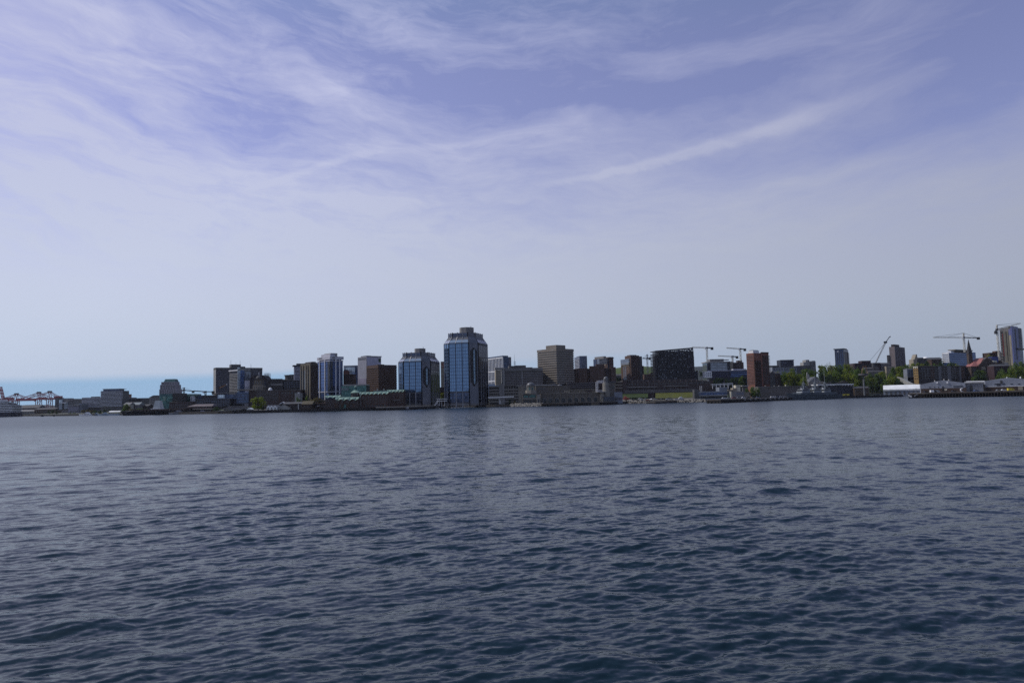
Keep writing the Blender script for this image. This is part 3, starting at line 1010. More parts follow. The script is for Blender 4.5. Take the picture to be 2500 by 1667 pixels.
# ================================================================== far left: container port and old piers
CRED = wall('crane_red', (.44, .07, .10), rough=.5)
def quay_crane(xa, ya, xb0, xb1, yb, yg, D, label, leg=(-5, 5), house=None, raised=None):
    """ship-to-shore crane seen side on: apex, boom, stays, four legs, machinery house"""
    m = D / FPX
    g = at(xa, yg, D)
    t = thing('quay_crane', label, 'crane', g, 0, 'red and white quay cranes of the container port')
    P = lambda x, y: (at(x, y, D).x - g.x, at(x, y, D).z - g.z)
    ax, azz = P(xa, ya)
    w = 9.0
    def put(name, pts, wd, mat):
        mb = MB()
        for (p, q) in pts:
            mb.bar(p, q, wd)
        return mb.build(name, mat, t)
    b0, b1 = P(xb0, yb), P(xb1, yb)
    zb = P(xa, yb)[1]
    for k in (0, 1):
        Yk = k * w
        if raised:
            r0, r1 = P(*raised[0]), P(*raised[1])
            put('boom', [((r0[0], Yk, r0[1]), (r1[0], Yk, r1[1]))], 3.4, CRED)
            n = 4
            for q in range(n):
                f0, f1 = (q + 0.25) / n, (q + 0.6) / n
                put('boom_band', [((r0[0] + (r1[0] - r0[0]) * f0, Yk - 0.3, r0[1] + (r1[1] - r0[1]) * f0),
                                   (r0[0] + (r1[0] - r0[0]) * f1, Yk - 0.3, r0[1] + (r1[1] - r0[1]) * f1))], 3.6, WHITE_P)
        put('boom', [((b0[0], Yk, zb), (b1[0], Yk, zb))], 2.8, CRED)
        put('apex_frame', [((ax - 4, Yk, zb), (ax, Yk, azz)), ((ax + 4, Yk, zb), (ax, Yk, azz))], 1.0, CRED)
        for f in (0.02, 0.45):
            put('stay', [((ax, Yk, azz), (b0[0] + (ax - b0[0]) * f, Yk, zb))], 1.05, CRED)
            put('stay', [((ax, Yk, azz), (b1[0] + (ax - b1[0]) * f, Yk, zb))], 1.05, CRED)
        for dx in leg:
            put('leg', [((ax + dx * m, Yk, zb), (ax + dx * m * 1.15, Yk, -8))], 1.6, wall('crane_leg', (0.26, 0.09, 0.12)))
        put('brace', [((ax + leg[0] * m, Yk, zb * 0.35), (ax + leg[1] * m, Yk, zb))], .9, CRED)
    MB().box(ax - 4, ax + 4, -1, w + 1, azz - 1.5, azz + 2.5).build('apex_head', STEEL_D, t)
    hx = house if house is not None else ax + 12
    hx = P(hx, yb)[0] if house is not None else hx
    MB().box(hx - 11, hx + 11, 0, w, zb + 0.5, zb + 7).build('machine_house', CRED, t)
    MB().box(ax - 14, ax - 9, 2, 6, zb - 6, zb - 1.5).build('cab', WHITE_P, t)
    return t

quay_crane(38, 961.5, -12, 84, 978, 1004, 2300, 'red quay crane nearest the cruise ship with its peak between two booms')
quay_crane(93, 958, 38, 132, 975, 1004, 2350, 'middle red quay crane, its boom crossing behind the taller crane')
quay_crane(119.5, 956, 62, 150, 972.5, 1004, 2280, 'tallest red quay crane next to the grey and white pier buildings', house=140)
quay_crane(12, 972, -40, 30, 976, 1004, 2320, 'red and white quay crane with its boom raised steeply at the edge of the picture', raised=((6.5, 976), (-1.5, 944)))

b = Bd('cruise_ship', 'white and navy cruise ship stern with stacked decks moored beside the container port', 'ship', -70, 1005, 1150, 0, base=0.0)
hull = MB()
w_ = b.u(31.5, 1006)[0]
hull.prism([(0, 4), (10, 0), (w_ - 3, 0), (w_, 6), (w_, 22), (w_ - 3, 28), (10, 28), (0, 24)], -2, 7.5).build('hull', wall('navy_hull', (0.02, 0.025, 0.05), rough=0.5), b.root)
for i in range(6):
    z0 = 7.5 + i * 2.6
    back_off = max(0, i - 3) * 6
    MB().box(4, w_ - 2 - back_off, 2.5, 26, z0, z0 + 0.95).build('deck', WHITE_P, b.root)
    MB().box(5, w_ - 3.5 - back_off, 3.5, 25, z0 + 0.95, z0 + 2.6).build('deck_windows', G_DARK, b.root)
MB().box(20, w_ - 24, 6, 22, 23, 27).build('top_deck', WHITE_P, b.root)
MB().box(w_ - 46, w_ - 34, 9, 19, 27, 33).build('funnel', wall('navy_hull', (0.02, 0.025, 0.05)), b.root)

b = Bd('port_building', 'long dark pier shed with pitched roof between cruise ship and quay cranes', 'building', 32, 996, 1500, 0)
b.px('wall', BRICK_D, 32, 94, 996, 1012, 25, low=True); b.pxgable('roof', SLATE, 32, 94, 996, 988.5, 25)
b.pxgrid(G_DARK, 34, 92, 1000, 1006, 12, 1, .5, .7)
b = Bd('grey_sheds', 'low grey quayside sheds below the middle red quay crane', 'building', 42, 1003, 1300, 0)
b.px('wall', CONC, 42, 84, 1004, 1013, 16, low=True); b.pxgable('roof', GREYROOF, 42, 84, 1004, 1000, 16)
b.pxgrid(G_DARK, 44, 82, 1006, 1010, 7, 1, .5, .6)
b = Bd('cargo_shed', 'brown harbour shed below the taller red quay cranes', 'building', 84, 1001, 1280, 0)
b.px('wall', wall('brown_siding', (0.12, 0.085, 0.06)), 84, 134, 999, 1012, 22, low=True); b.pxgable('roof', SLATE, 84, 134, 999, 995.5, 22)
b.pxgrid(G_DARK, 86, 132, 1003, 1008, 8, 1, .5, .6)
b = Bd('silo_tower', 'dark elevator tower at the foot of the tallest quay crane', 'tower', 134, 985, 1300, 0)
b.px('wall', CONC_D, 134, 144, 971, 1008, 14, low=True); b.px('roof_house', RED, 135, 143, 969.5, 972, 10, 1)
b = Bd('pier_terminal', 'grey terminal block with pale blue glass stair tower beside the red cranes', 'building', 143.5, 985, 1260, 0)
b.px('wall', CONC, 151, 182, 973.5, 1008, 25, 3, low=True); b.px('glass_tower', G_PALE, 144, 152, 976, 1000, 10)
b.px('glass_tower', G_PALE, 157, 165, 984, 998, 10, 0); b.px('entrance_frame', WHITE, 149, 162, 982, 984, 6, -1)
b.px('penthouse', BLUEGREY, 152, 170, 972, 974, 12, 5); b.pxgrid(G_DARK, 167, 181, 977, 990, 4, 4, .7, .5, off=3)
b = Bd('harbour_school', 'pale grey block with an arcade of white arches near the water', 'building', 166, 996, 1150, 0)
b.px('wall', wall('lilac_concrete', (0.30, 0.30, 0.36)), 166, 192, 989, 1010, 22, low=True); b.px('parapet', CONC_L, 165.5, 192.5, 988, 989.6, 23, -0.5)
b.pxgrid(G_DARK, 168, 191, 990.5, 993.5, 1, 1, .9, .5); b.pxgrid(G_DARK, 171, 190, 1002.5, 1006.5, 5, 1, .5, .9, 'arch')
b.px('side_wing', BLUEGREY, 192, 199, 985, 1008, 18, 2, low=True)
b = Bd('low_offices', 'grey flat-roofed offices between the pale arcade block and the long apartment block', 'building', 181, 990, 1290, 0)
b.px('wall', BLUEGREY, 181, 204, 983.5, 1005, 20, low=True); b.pxgrid(G_DARK, 183, 203, 986, 996, 7, 3, .6, .45)

def flats(name, label, x0, x1, yt, yb, D, nf, mat, slab_mat, th=0, depth=16, nu=6, group=None):
    b = Bd(name, label, 'apartment building', x0, (yt + yb) / 2, D, th)
    b.px('wall', mat, x0, x1, yt, yb, depth, low=True)
    return b
RAIL = wall('pale_balcony_rail', (.55, .56, .62), grime=.1)
b = flats('apartment_block', 'long grey apartment block with white balcony rails left of the tall banded tower', 200, 250, 970, 1000, 1180, 7, CONC_D, CONC_L)
for i in range(8):
    b.px('balcony', RAIL, 199.5, 249.5, 971.2 + i * 3.1, 972.5 + i * 3.1, 2.4, -1.6)
b.pxgrid(G_DARK, 201, 249, 972.5, 995, 12, 7, .62, .5)
b.px('penthouse', CONC, 222, 238, 968, 971, 8, 3)
b = flats('apartment_tower', 'tall banded apartment tower with flat overhanging top at the far left', 246, 297, 954, 1004, 1160, 12, CONC_D, CONC_L, depth=22)
for i in range(12):
    b.px('balcony', RAIL, 244.8 if i < 6 else 246, 298 if i < 6 else 296.5, 955.5 + i * 3.2, 956.7 + i * 3.2, 2.4, -1.6)
b.pxgrid(G_DARK, 247, 296, 956, 994, 9, 11, .62, .5)
b.px('penthouse', G_NAVY, 252, 292, 949.5, 954.4, 14, 2); b.px('roof_slab', CONC_L, 250, 294.5, 948.8, 949.8, 18, 0)
b = Bd('red_tower_block', 'dark red block behind the banded apartment tower', 'building', 296.5, 970, 1230, 0)
b.px('wall', BRICK, 296.5, 309, 962, 1000, 16, low=True); b.pxgrid(G_DARK, 298, 308.5, 964, 974, 3, 3, .4, .5)
b = Bd('flat_roofed_offices', 'long flat grey office row right of the dark red block', 'building', 303, 978, 1190, 0)
b.px('wall', CONC_D, 303, 358, 972.5, 1000, 20, low=True); b.px('roof_house', CONC, 315, 327, 970.2, 973, 9, 4)
b.pxgrid(G_DARK, 305, 357, 974.5, 984, 12, 3, .6, .5); b.px('parapet', BLUEGREY, 302.5, 358.5, 971.8, 973.2, 21, -.5)
for i, (xa, xb, ye, yr, lab, mt, rf) in enumerate([
        (302, 317, 987.5, 982, 'cream house with grey gable roof below the flat grey offices', CREAM, GREYROOF),
        (318, 340, 988, 981.8, 'wide grey-roofed waterfront house below the flat offices', CONC, wall('pale_blue_roofing', (0.30, 0.34, 0.36))),
        (341, 362, 991, 986.5, 'dark waterfront house with slate roof left of the stepped tower', BRICK_D, SLATE),
        (366, 385, 995, 990, 'low brick boathouse in front of the sloped grey block', BRICK_B, GREYROOF)]):
    b = Bd('waterfront_house', lab, 'house', xa, ye, 960 + 10 * i, 0)
    b.px('wall', mt, xa, xb, ye, 1006, 14, low=True)
    b.pxgable('roof', rf, xa, xb, ye, yr, 14, 0, 'x')
    b.pxgrid(G_DARK, xa + 1, xb - 1, ye + 1.5, 1000, 5, 2, .4, .5)
b = Bd('sloped_block', 'grey apartment block with sloped left roof beside the teal-topped tower', 'apartment building', 363.5, 980, 1080, 0)
b.px('wall', CONC, 363.5, 388, 970, 1003, 18, low=True)
za, zb_ = b.u(364, 970)[1], b.u(376, 965)[1]
ua, ub, uc = b.u(363.5, 970)[0], b.u(374, 966)[0], b.u(388, 966)[0]
MB().add([(ua, 0, za), (ub, 0, zb_), (uc, 0, zb_), (uc, 0, za), (ua, 18, za), (ub, 18, zb_), (uc, 18, zb_), (uc, 18, za)],
         [(0, 3, 2, 1), (4, 5, 6, 7), (0, 1, 5, 4), (1, 2, 6, 5), (2, 3, 7, 6), (3, 0, 4, 7)]).build('roof', CONC_D, b.root)
b.pxgrid(G_DARK, 368, 387, 970, 985, 5, 4, .55, .6)

# stepped tower with teal roof
b = Bd('stepped_tower', 'pale stepped apartment tower with teal hipped roof', 'apartment tower', 388.5, 950, 1000, 0)
PALE_V = wall('mauve_render', (0.42, 0.39, 0.43))
for (xa, xb, ya, yb, off) in ((388.5, 430, 950, 990, 0), (390.5, 428.7, 939, 951, .8), (393.5, 427, 932, 940, 1.8)):
    b.px('wall', PALE_V, xa, xb, ya, yb, 18 - off * 2, off, low=ya == 950)
for (xa, xb, ya, yb, nu, nz, off) in ((389.5, 429, 951, 962, 7, 3, 0), (391.5, 428, 940, 950, 6, 3, .8), (395, 426, 933, 938.5, 5, 2, 1.8)):
    b.pxgrid(G_DARK, xa, xb, ya, yb, nu, nz, .58, .62, off=off)
ua, ub = b.u(397, 931)[0], b.u(424.5, 931)[0]
za, zb_ = b.u(410, 932)[1], b.u(410, 925)[1]
MB().prism([(ua, 3), (ub, 3), (ub, 15), (ua, 15)], za, zb_, [(ua + 1.5, 4.5), (ub - 1, 4.5), (ub - 1, 13), (ua + 1.5, 13)]).build('roof', TEAL, b.root)

b = Bd('teal_ferry_hall', 'low teal glass hall with green roof under the stepped tower', 'building', 388.5, 975, 930, 0)
b.px('wall', G_TEAL, 389, 442, 968, 1003, 22, low=True)
b.px('roof', TEAL, 390, 421, 961.5, 968.3, 24, -1); b.px('corner_tower', BLACK, 421, 443, 960, 990, 16, -1.5)
b.px('gable', COPPER, 398, 404, 967, 979, 2, -1.2)
b = Bd('green_glass_hall', 'green glass hall with pale eaves and white stair tower beside the tower crane', 'building', 442, 972, 950, 0)
b.px('wall', G_TEAL, 442, 465, 967, 990, 20, low=True); b.px('roof', COPPER, 441.5, 474, 961.5, 967, 22, -1)
b.px('stair_tower', WHITE, 464.5, 472, 967, 979.5, 6, -1.4); b.pxgrid(G_DARK, 465.5, 470.5, 968.5, 978.5, 1, 3, .6, .5, off=-1.4)
b = Bd('blue_office_block', 'blue banded office block beside the white stair tower', 'office building', 472, 970, 960, 0)
b.px('wall', G_BLUE2, 472, 498, 965, 990, 18, low=True)
for i in range(4):
    b.px('floor_band', BLUEGREY, 471.8, 498.2, 965 + i * 2.8, 966 + i * 2.8, 1, -.4)
b = Bd('black_office_block', 'black flat-topped block beneath the dark tower crane', 'office building', 494, 970, 940, 0)
b.px('wall', BLACK, 494, 531, 964.5, 1000, 20, low=True); b.pxgrid(G_NAVY, 496, 529, 971, 977, 8, 2, .6, .5)
b = Bd('brown_brick_hall', 'low dark brown brick hall behind the moored dark ship', 'building', 413, 990, 860, 0)
b.px('wall', BRICK_D, 413, 472, 981, 1006, 18, low=True); b.px('parapet', STONE, 415, 432, 980.3, 981.6, 4, -.4)
b.pxgrid(G_DARK, 416, 470, 985, 996, 11, 2, .5, .6)
b = Bd('dark_glass_terrace', 'long dark glass terrace block with black bands in front of the orange crane', 'office building', 478, 985, 850, 0)
b.px('wall', BLACK, 478, 562, 973.5, 1004, 20, low=True); b.pxgrid(G_NAVY, 480, 560, 976, 992, 14, 4, .7, .55)
for i in range(3):
    b.px('floor_band', STEEL, 477.5, 562.3, 974 + i * 5.6, 974.8 + i * 5.6, 1, -.5)
b = Bd('blue_glass_hall', 'blue glass hall under a thin overhanging roof left of the green tree', 'office building', 530, 970, 860, 0)
b.px('wall', G_NAVY, 530, 575, 962, 1000, 20, 1, low=True); b.px('bright_bay', G_PALE, 532, 548, 963.5, 972, 2, .2)
b.px('glass_bay', G_NAVY, 575, 607, 957.5, 985, 18, 0); b.px('side_wall', BRICK_D, 607, 622, 953, 1000, 18, 1.5, low=True)
b.px('roof', CONC, 526, 574, 958.5, 960.2, 22, -1.5); b.px('roof', wall('tan_roof_edge', (0.34, 0.30, 0.25)), 573, 628, 950, 952.6, 22, -2)
b.px('parapet', STONE, 517, 545, 960.5, 963, 10, 3)

# ================================================================== big grey slab with curved end
b = Bd('grey_slab_tower', 'huge windowless-looking grey slab with pale left edge and roof masts', 'office tower', 527.5, 900, 1090, 34)
b.body(wall('slab_concrete', (0.105, 0.108, 0.135), var=.08), 521, 640, 898, d=16)
b.panel('L', 'lit_side', CONC_L, 0, b.d, b.low, b.H, .3)  # sunlit left side put into the colour as paler concrete
b.ribs('R', 'rib', wall('slab_rib', (0.135, 0.135, 0.16)), 30, b.z(965), b.H - 2.5, .5, .35)
b.panel('R', 'parapet', CONC_D, -.3, b.w + .3, b.H - 2.5, b.H + .5, .6, 16)
b.penthouse(CONC_D, .33, .535, .1, .9, 5.5); b.penthouse(CONC_D, .53, .63, .1, .9, 2.5)
for f, h in ((.33, 12), (.53, 12), (.44, 9), (.77, 7)):
    MB().bar((f * b.w, 5, b.H), (f * b.w, 5, b.H + h), .5, .2).build('mast', STEEL, b.root)
b = Bd('banded_tower', 'grey tower with pale balcony bands and blue glass side before the grey slab', 'apartment tower', 581.5, 905, 960, 50)
b.body(CONC_D, 560.5, 611, 903)
b.floors('L', 'balcony', CONC_L, 14, b.z(962), b.H - 4, 0, .93, .38, 1.0)
b.panel('L', 'roof_slab', WHITE, -.5, b.d, b.H - 1, b.H + .3, 1.4, 3)
b.panel('R', 'glass_bay', G_BLUE2, .6, b.w * .5, b.z(962), b.H - .5, .3)
b.panel('R', 'corner_glass', G_PALE, -.4, 2.6, b.z(962), b.H + 3.5, .5, .6)
b.panel('R', 'grey_bay', G_GREY, b.w * .55, b.w, b.z(962), b.H - 1.5, .3)
b.panel('R', 'parapet', CONC_L, 0, b.w, b.H - .5, b.H + 1.5, .5)
b.close()
b = Bd('white_box', 'pale windowless white box between the banded tower and black domed block', 'building', 597.5, 940, 905, 15)
b.body(wall('lilac_panel', (0.47, 0.46, 0.53)), 597.5, 609, 929, d=7)
b.floors('R', 'louvre', BLUEGREY, 4, b.z(950), b.z(943), .1, .9, .3, .15)
b = Bd('black_chamfered_block', 'black block with chamfered roof corners behind the old domed tower', 'office building', 610, 930, 900, 0)
ua, ub = b.u(610, 930)[0], b.u(653, 930)[0]
za, zb_ = b.u(630, 916)[1], b.u(630, 928)[1]
MB().add([(ua, 0, -9), (ub, 0, -9), (ub, 0, zb_), (ub - 5, 0, za), (ua + 3, 0, za), (ua, 0, zb_), (ua, 20, -9), (ub, 20, -9), (ub, 20, zb_), (ub - 5, 20, za), (ua + 3, 20, za), (ua, 20, zb_)],
         [(0, 1, 2, 3, 4, 5), (11, 10, 9, 8, 7, 6), (0, 6, 7, 1), (1, 7, 8, 2), (2, 8, 9, 3), (3, 9, 10, 4), (4, 10, 11, 5), (5, 11, 6, 0)]).build('wall', wall('maroon_black_panel', (0.035, 0.027, 0.032)), b.root)
b.pxgrid(G_NAVY, 618, 651, 930, 948, 8, 5, .5, .5)
MB().bar((ub * .45, 4, za), (ub * .45, 4, za + 4), .5).build('mast', WHITE_P, b.root)
b = Bd('domed_clock_tower', 'old stone bell tower with small dark dome', 'tower', 620, 940, 870, 0)
for (xa, xb, ya, yb, off, mt) in ((617, 642, 940, 955, 0, STONE), (620, 639, 928, 941, 1, TAN_D), (624, 636, 923.5, 929, 2, wall('dark_stone', (.10, .085, .07)))):
    b.px('wall', mt, xa, xb, ya, yb, 10 - 2 * off, off, low=ya == 940)
uc, zc_ = b.u(628.5, 924)
MB().dome((uc, 5), 3.6, zc_, 3.4, 12, 4).build('dome', SLATE, b.root)
b.pxgrid(G_DARK, 621, 638, 930, 938, 3, 1, .4, .8, off=1); b.pxgrid(G_DARK, 618.5, 640, 942, 950, 4, 1, .4, .8)
b = Bd('scaffold_tower', 'open lattice scaffold frame against the sky beside the black chamfered block', 'scaffold', 646, 925, 915, 0)
H0, H1 = b.u(650, 938)[1], b.u(650, 911.5)[1]
ua, ub = b.u(645, 925)[0], b.u(656, 925)[0]
for i in range(9):
    zz = H0 + (H1 - H0) * i / 8
    MB().bar((ua, 0, zz), (ub, 0, zz), .35).bar((ua, 6, zz), (ub, 6, zz), .35).bar((ua, 0, zz), (ua, 6, zz), .35).bar((ub, 0, zz), (ub, 6, zz), .35).build('platform', STEEL, b.root)
for i in range(4):
    xx = ua + (ub - ua) * i / 3
    MB().bar((xx, 0, -6), (xx, 0, H1), .35).bar((xx, 6, -6), (xx, 6, H1), .35).build('upright', STEEL, b.root)

# brown low quarter with the big flat building
b = Bd('brown_grid_hall', 'wide dark brown hall with a grid of windows behind the green tree', 'office building', 622, 965, 800, 0)
b.px('wall', BRICK_D, 622, 735, 953, 1000, 24, low=True); b.px('parapet', wall('grey_coping', (.16, .15, .15)), 621.5, 735, 952, 953.6, 25, -.5)
b.pxgrid(G_DARK, 626, 680, 956, 978, 13, 6, .62, .6); b.pxgrid(G_DARK, 686, 732, 956, 962, 6, 1, .5, .7)
b.px('pier', BRICK_B, 682, 684, 953, 990, 2, -.4); b.px('pier', BRICK_B, 707, 709, 953, 990, 2, -.4)
uc, zc_ = b.u(655.5, 953)
MB().dome((uc, 6), 2.3, zc_, 3.2, 12, 5).build('skylight_dome', WHITE, b.root)
b = Bd('black_stepped_block', 'black stepped block left of the tan ribbed tower', 'office building', 646, 940, 880, 0)
b.px('wall', BLACK, 658.5, 690, 926, 965, 18, low=True); b.px('wall', BLACK, 690, 736, 928, 965, 20, 2, low=True)
b.px('lower_wing', STEEL_D, 652, 660, 937, 955, 12, -1); b.px('white_louvre', CONC, 659, 690, 936.5, 941, 2, -.6)
for i in range(7):
    b.px('roof_unit', STEEL_D, 660 + i * 4.3, 662 + i * 4.3, 924.3, 926.4, 3, 3)
b.pxgrid(G_NAVY, 692, 734, 931, 947, 7, 4, .6, .4, off=2)
b = Bd('drum_building', 'dark drum-topped block behind the black stepped block', 'building', 690, 920, 960, 0)
ua, ub = b.u(691.5, 920)[0], b.u(720, 920)[0]
z0_, z1_ = -9, b.u(700, 917)[1]
MB().cyl(((ua + ub) / 2, 8), (ub - ua) / 2, z0_, z1_, 20).build('wall', CONC_D, b.root)
MB().cyl(((ua + ub) / 2, 8), (ub - ua) / 2 + 1, z1_, z1_ + 1, 20).build('roof', STEEL_D, b.root)
b.px('roof_house', CONC_D, 707, 715, 914.2, 917, 5, 4); b.pxgrid(G_DARK, 697, 714, 919, 925, 4, 2, .6, .5, off=0)

b = Bd('balcony_tower', 'blue-grey tower with stacked white balconies behind the tan ribbed tower', 'apartment tower', 719, 905, 930, 20)
b.body(wall('blue_render', (0.20, 0.21, 0.31)), 717, 737, 892.5, d=12)
b.floors('R', 'balcony', OFFW, 11, b.z(931), b.H - 1, -.12, 1, .34, 1.4)
b.grid('R', G_DARK, 4, 11, b.z(931) + .8, b.H - .2, .05, 1, .6, .45)
b.panel('R', 'roof_slab', NAVY, -2, b.w, b.H - .8, b.H + .6, 1.6, 12); b.penthouse(CONC_D, .3, 1, .1, .9, 2.8)

b = Bd('tan_ribbed_tower', 'tan concrete tower with tall vertical ribs and dark slots', 'office tower', 757.5, 890, 800, 42)
b.body(TAN_D, 733.5, 776, 887)
MB().box(.5, b.w, .5, b.d, b.H - .1, b.H + 1).build('roof', SLATE, b.root)
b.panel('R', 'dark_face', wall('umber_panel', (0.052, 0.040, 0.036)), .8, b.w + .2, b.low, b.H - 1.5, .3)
b.ribs('R', 'rib', BROWN, 7, b.z(972), b.H - 2, .5, .6, .06, .98)
for (u0, u1) in ((.42, .68), (.8, .9), (.12, .2)):
    b.panel('L', 'window_slot', G_DARK, u0 * b.d, u1 * b.d, b.z(970), b.H - 7, .12)
for u_ in (.40, .70, .22, .93):
    b.panel('L', 'rib', STONE, u_ * b.d - .4, u_ * b.d + .4, b.z(975), b.H - 1.5, .9)
b.penthouse(BROWN, .5, 1.0, .2, .9, 2.2)

# blue bank tower, chamfered corner, white ribs
b = Bd('blue_bank_tower', 'dark blue glass tower with white vertical ribs and white crown band', 'office tower', 806, 880, 815, 44)
b.body(G_BLUE2, 776, 837, 879)
MB().box(1.2, b.w - 1.2, 1.2, b.d - 1.2, b.H - .2, b.H + 3).build('plant_floor', G_NAVY, b.root)
MB().box(-.7, b.w + .7, -.7, b.d + .7, b.H + .9, b.H + 4.2).build('crown_band', OFFW, b.root)
b.floors('R', 'crown_window', G_DARK, 1, b.H + 2.2, b.H + 3.5, .15, .35, .9, .75); b.floors('L', 'crown_window', G_DARK, 1, b.H + 2.2, b.H + 3.5, .6, .85, .9, .75)
MB().box(-.45, b.w + .45, -.45, b.d + .45, b.H - 1.1, b.H - .3).build('floor_band', OFFW, b.root)
MB().box(-.45, b.w + .45, -.45, b.d + .45, b.z(957), b.z(955)).build('floor_band', OFFW, b.root)
for f, us in (('R', (.42, .72)), ('L', (.38, .82))):
    L = b.w if f == 'R' else b.d
    for u_ in us:
        b.panel(f, 'rib', WHITE, u_ * L - .45, u_ * L + .45, b.z(976), b.H + .9, 1.0)
b.panel('R', 'dark_slot', G_DARK, .4, .2 * b.w, b.z(965), b.H - 1.2, .25); b.panel('L', 'dark_slot', G_DARK, .4, .12 * b.d, b.z(965), b.H - 1.2, .25)
b.ribs('L', 'slim_rib', STEEL, 2, b.z(960), b.H - 1.2, .3, .35, .14, .2)
b.slab('penthouse', CONC_L, .12 * b.w, .62 * b.w, .05 * b.d, .6 * b.d, b.H + 4, b.z(861.5))
b.slab('penthouse_step', OFFW, .02 * b.w, .4 * b.w, .02 * b.d, .75 * b.d, b.H + 4, b.H + 7)

b = Bd('ribbed_brown_block', 'dark brown ribbed block with red roof house right of the blue bank tower', 'office building', 838, 925, 850, 0)
b.px('wall', BRICK_B, 838, 863, 914.5, 945, 14, low=True); b.px('parapet', BROWN, 837.6, 863.5, 913.5, 915.2, 15, -.5)
for i in range(9):
    b.px('rib', BROWN, 838.5 + i * 2.9, 839.4 + i * 2.9, 915, 938, 1, -.4)
b.px('roof_house', BRICK, 838, 849.5, 905, 914.5, 8, 2); b.px('roof_house', BRICK_D, 840, 847, 902.5, 905.5, 6, 3); b.px('roof_beam', STEEL_D, 849, 858, 907.2, 908.6, 2, 4)
b = Bd('pale_glass_block', 'pale blue-grey glass block with dark edge behind the brown ribbed block', 'office building', 839, 910, 930, 0)
b.px('wall', G_GREY, 839, 867, 893, 940, 18, low=True); b.px('pale_panel', G_PALE, 844.5, 866, 898, 940, 1, -.4); b.px('dark_edge', G_NAVY, 866.5, 876, 892.5, 940, 17, 0)
b.px('roof_slab', STEEL, 838.8, 876.2, 892, 893.4, 19, -.6)

b = Bd('white_slatted_tower', 'white tower with slatted left face and blank right face', 'office tower', 895, 880, 875, 40)
b.body(wall('lavender_cladding', (0.44, 0.45, 0.56), var=.06, grime=.08), 874, 930.5, 870)
b.panel('L', 'slatted_face', wall('slat_cladding', (0.42, 0.42, 0.49), var=.06), 0, b.d, b.low, b.H, .3)
b.ribs('L', 'slat_shade', wall('slat_shadow', (0.24, 0.25, 0.33)), 8, b.z(923), b.H - 5, .55, .38, .08, .92)  # dark strips carry the shade between slats in their colour
b.grid('L', G_DARK, 8, 1, b.H - 4.3, b.H - .8, .04, .96, .62, .9, proud=.42)
b.panel('R', 'roof_edge', STEEL, -.2, b.w + .8, b.H - .2, b.H + .7, .5, 14)
b.penthouse(STEEL_D, .1, .42, .2, .8, 1.3)
sg = b.panel('R', 'sign', wall('dark_green_sign', (0.03, 0.09, 0.05)), b.w * .82, b.w * .97, b.H - 6.5, b.H - 2, .35)
b.text('TD', WHITE_P, 923.5, 873.8, 3.0, -.45, parent=None)
b.panel('L', 'lower_front', wall('mauve_panel', (0.26, 0.24, 0.33)), .0, b.d * .92, b.z(940), b.z(923.5), .7)

b = Bd('brown_block', 'broad dark brown brick block between white slatted tower and glass tower', 'office building', 924, 892, 850, 42)
b.body(wall('umber_brick', (0.078, 0.046, 0.036)), 895.5, 968, 891)
b.ring('floor_band', wall('umber_band', (0.096, 0.054, 0.040)), 11, 893, 953, .5, .35)
b.panel('L', 'parapet', BRICK_B, 0, b.d, b.H - 3.5, b.H + .3, .5, .4); b.panel('R', 'parapet', BRICK_D, 0, b.w, b.H - 3.5, b.H + .3, .5, .4)
b.penthouse(STEEL_D, .25, .45, .2, .6, 1.2)
b.grid('L', G_DARK, 1, 5, b.z(945), b.z(915), .45, .95, .95, .2)

b = Bd('pale_green_hall', 'long low green-glazed hall with pale parapet behind the hotel dome', 'building', 836, 945, 800, 0)
b.px('wall', G_TEAL, 834, 894, 941, 975, 20, low=True); b.px('parapet', CONC_L, 837, 894, 938, 941.5, 21, -.6)
b.px('lower_wing', wall('pale_teal_panel', (0.24, 0.32, 0.33)), 833, 851, 946.5, 953, 8, -2)
b.pxgrid(G_DARK, 840, 892, 942, 945, 12, 1, .5, .6)

# ================================================================== green-roofed hotel on the waterfront
def zigzag(b, x0, x1, yt, yb, n, off):
    """a copper mansard cut into pointed dormers"""
    ua, ub = b.u(x0, yt, off)[0], b.u(x1, yt, off)[0]
    xm = (x0 + x1) / 2
    zt, zb = b.u(xm, yt, off)[1], b.u(xm, yb, off)[1]
    p = (ub - ua) / n
    prof = []
    for i in range(n):
        prof += [(ua + p * (i + .0), zb + (zt - zb) * .45), (ua + p * (i + .18), zb + (zt - zb) * .35), (ua + p * (i + .5), zb), (ua + p * (i + .82), zb + (zt - zb) * .35)]
    prof += [(ub, zb + (zt - zb) * .45)]
    vs, fs = [], []
    for (u_, z_) in prof:
        vs += [(u_, off - .8, z_), (u_, off + 3.2, zt)]
    for i in range(len(prof) - 1):
        fs.append((2 * i, 2 * i + 2, 2 * i + 3, 2 * i + 1))
    nb_ = len(vs)
    vs += [(v[0], v[1] + .3, v[2] - .02) for v in vs]
    fs += [(nb_ + q[3], nb_ + q[2], nb_ + q[1], nb_ + q[0]) for q in fs]
    r = MB().add(vs, fs)
    r.box(ua, ub, off + 3.0, off + 16, zt - 1.2, zt)
    return r.build('roof', COPPER, b.root)
b = Bd('green_roofed_hotel', 'dark hotel wing with three pointed green copper dormers closest to the water', 'hotel', 794, 985, 725, 0)
b.px('wall', BRICK_D, 794, 875, 974, 1000, 15, low=True)
zigzag(b, 793, 831, 965, 971.5, 3, 4); zigzag(b, 818, 875, 969, 978, 4, -.5)
for i in range(4):
    b.px('bay', BROWN, 817.5 + i * 14, 825 + i * 14, 976, 995, 2, -.8)
    b.pxgrid(G_DARK, 819 + i * 14, 824 + i * 14, 978, 984, 1, 1, .8, .8, off=-.8)
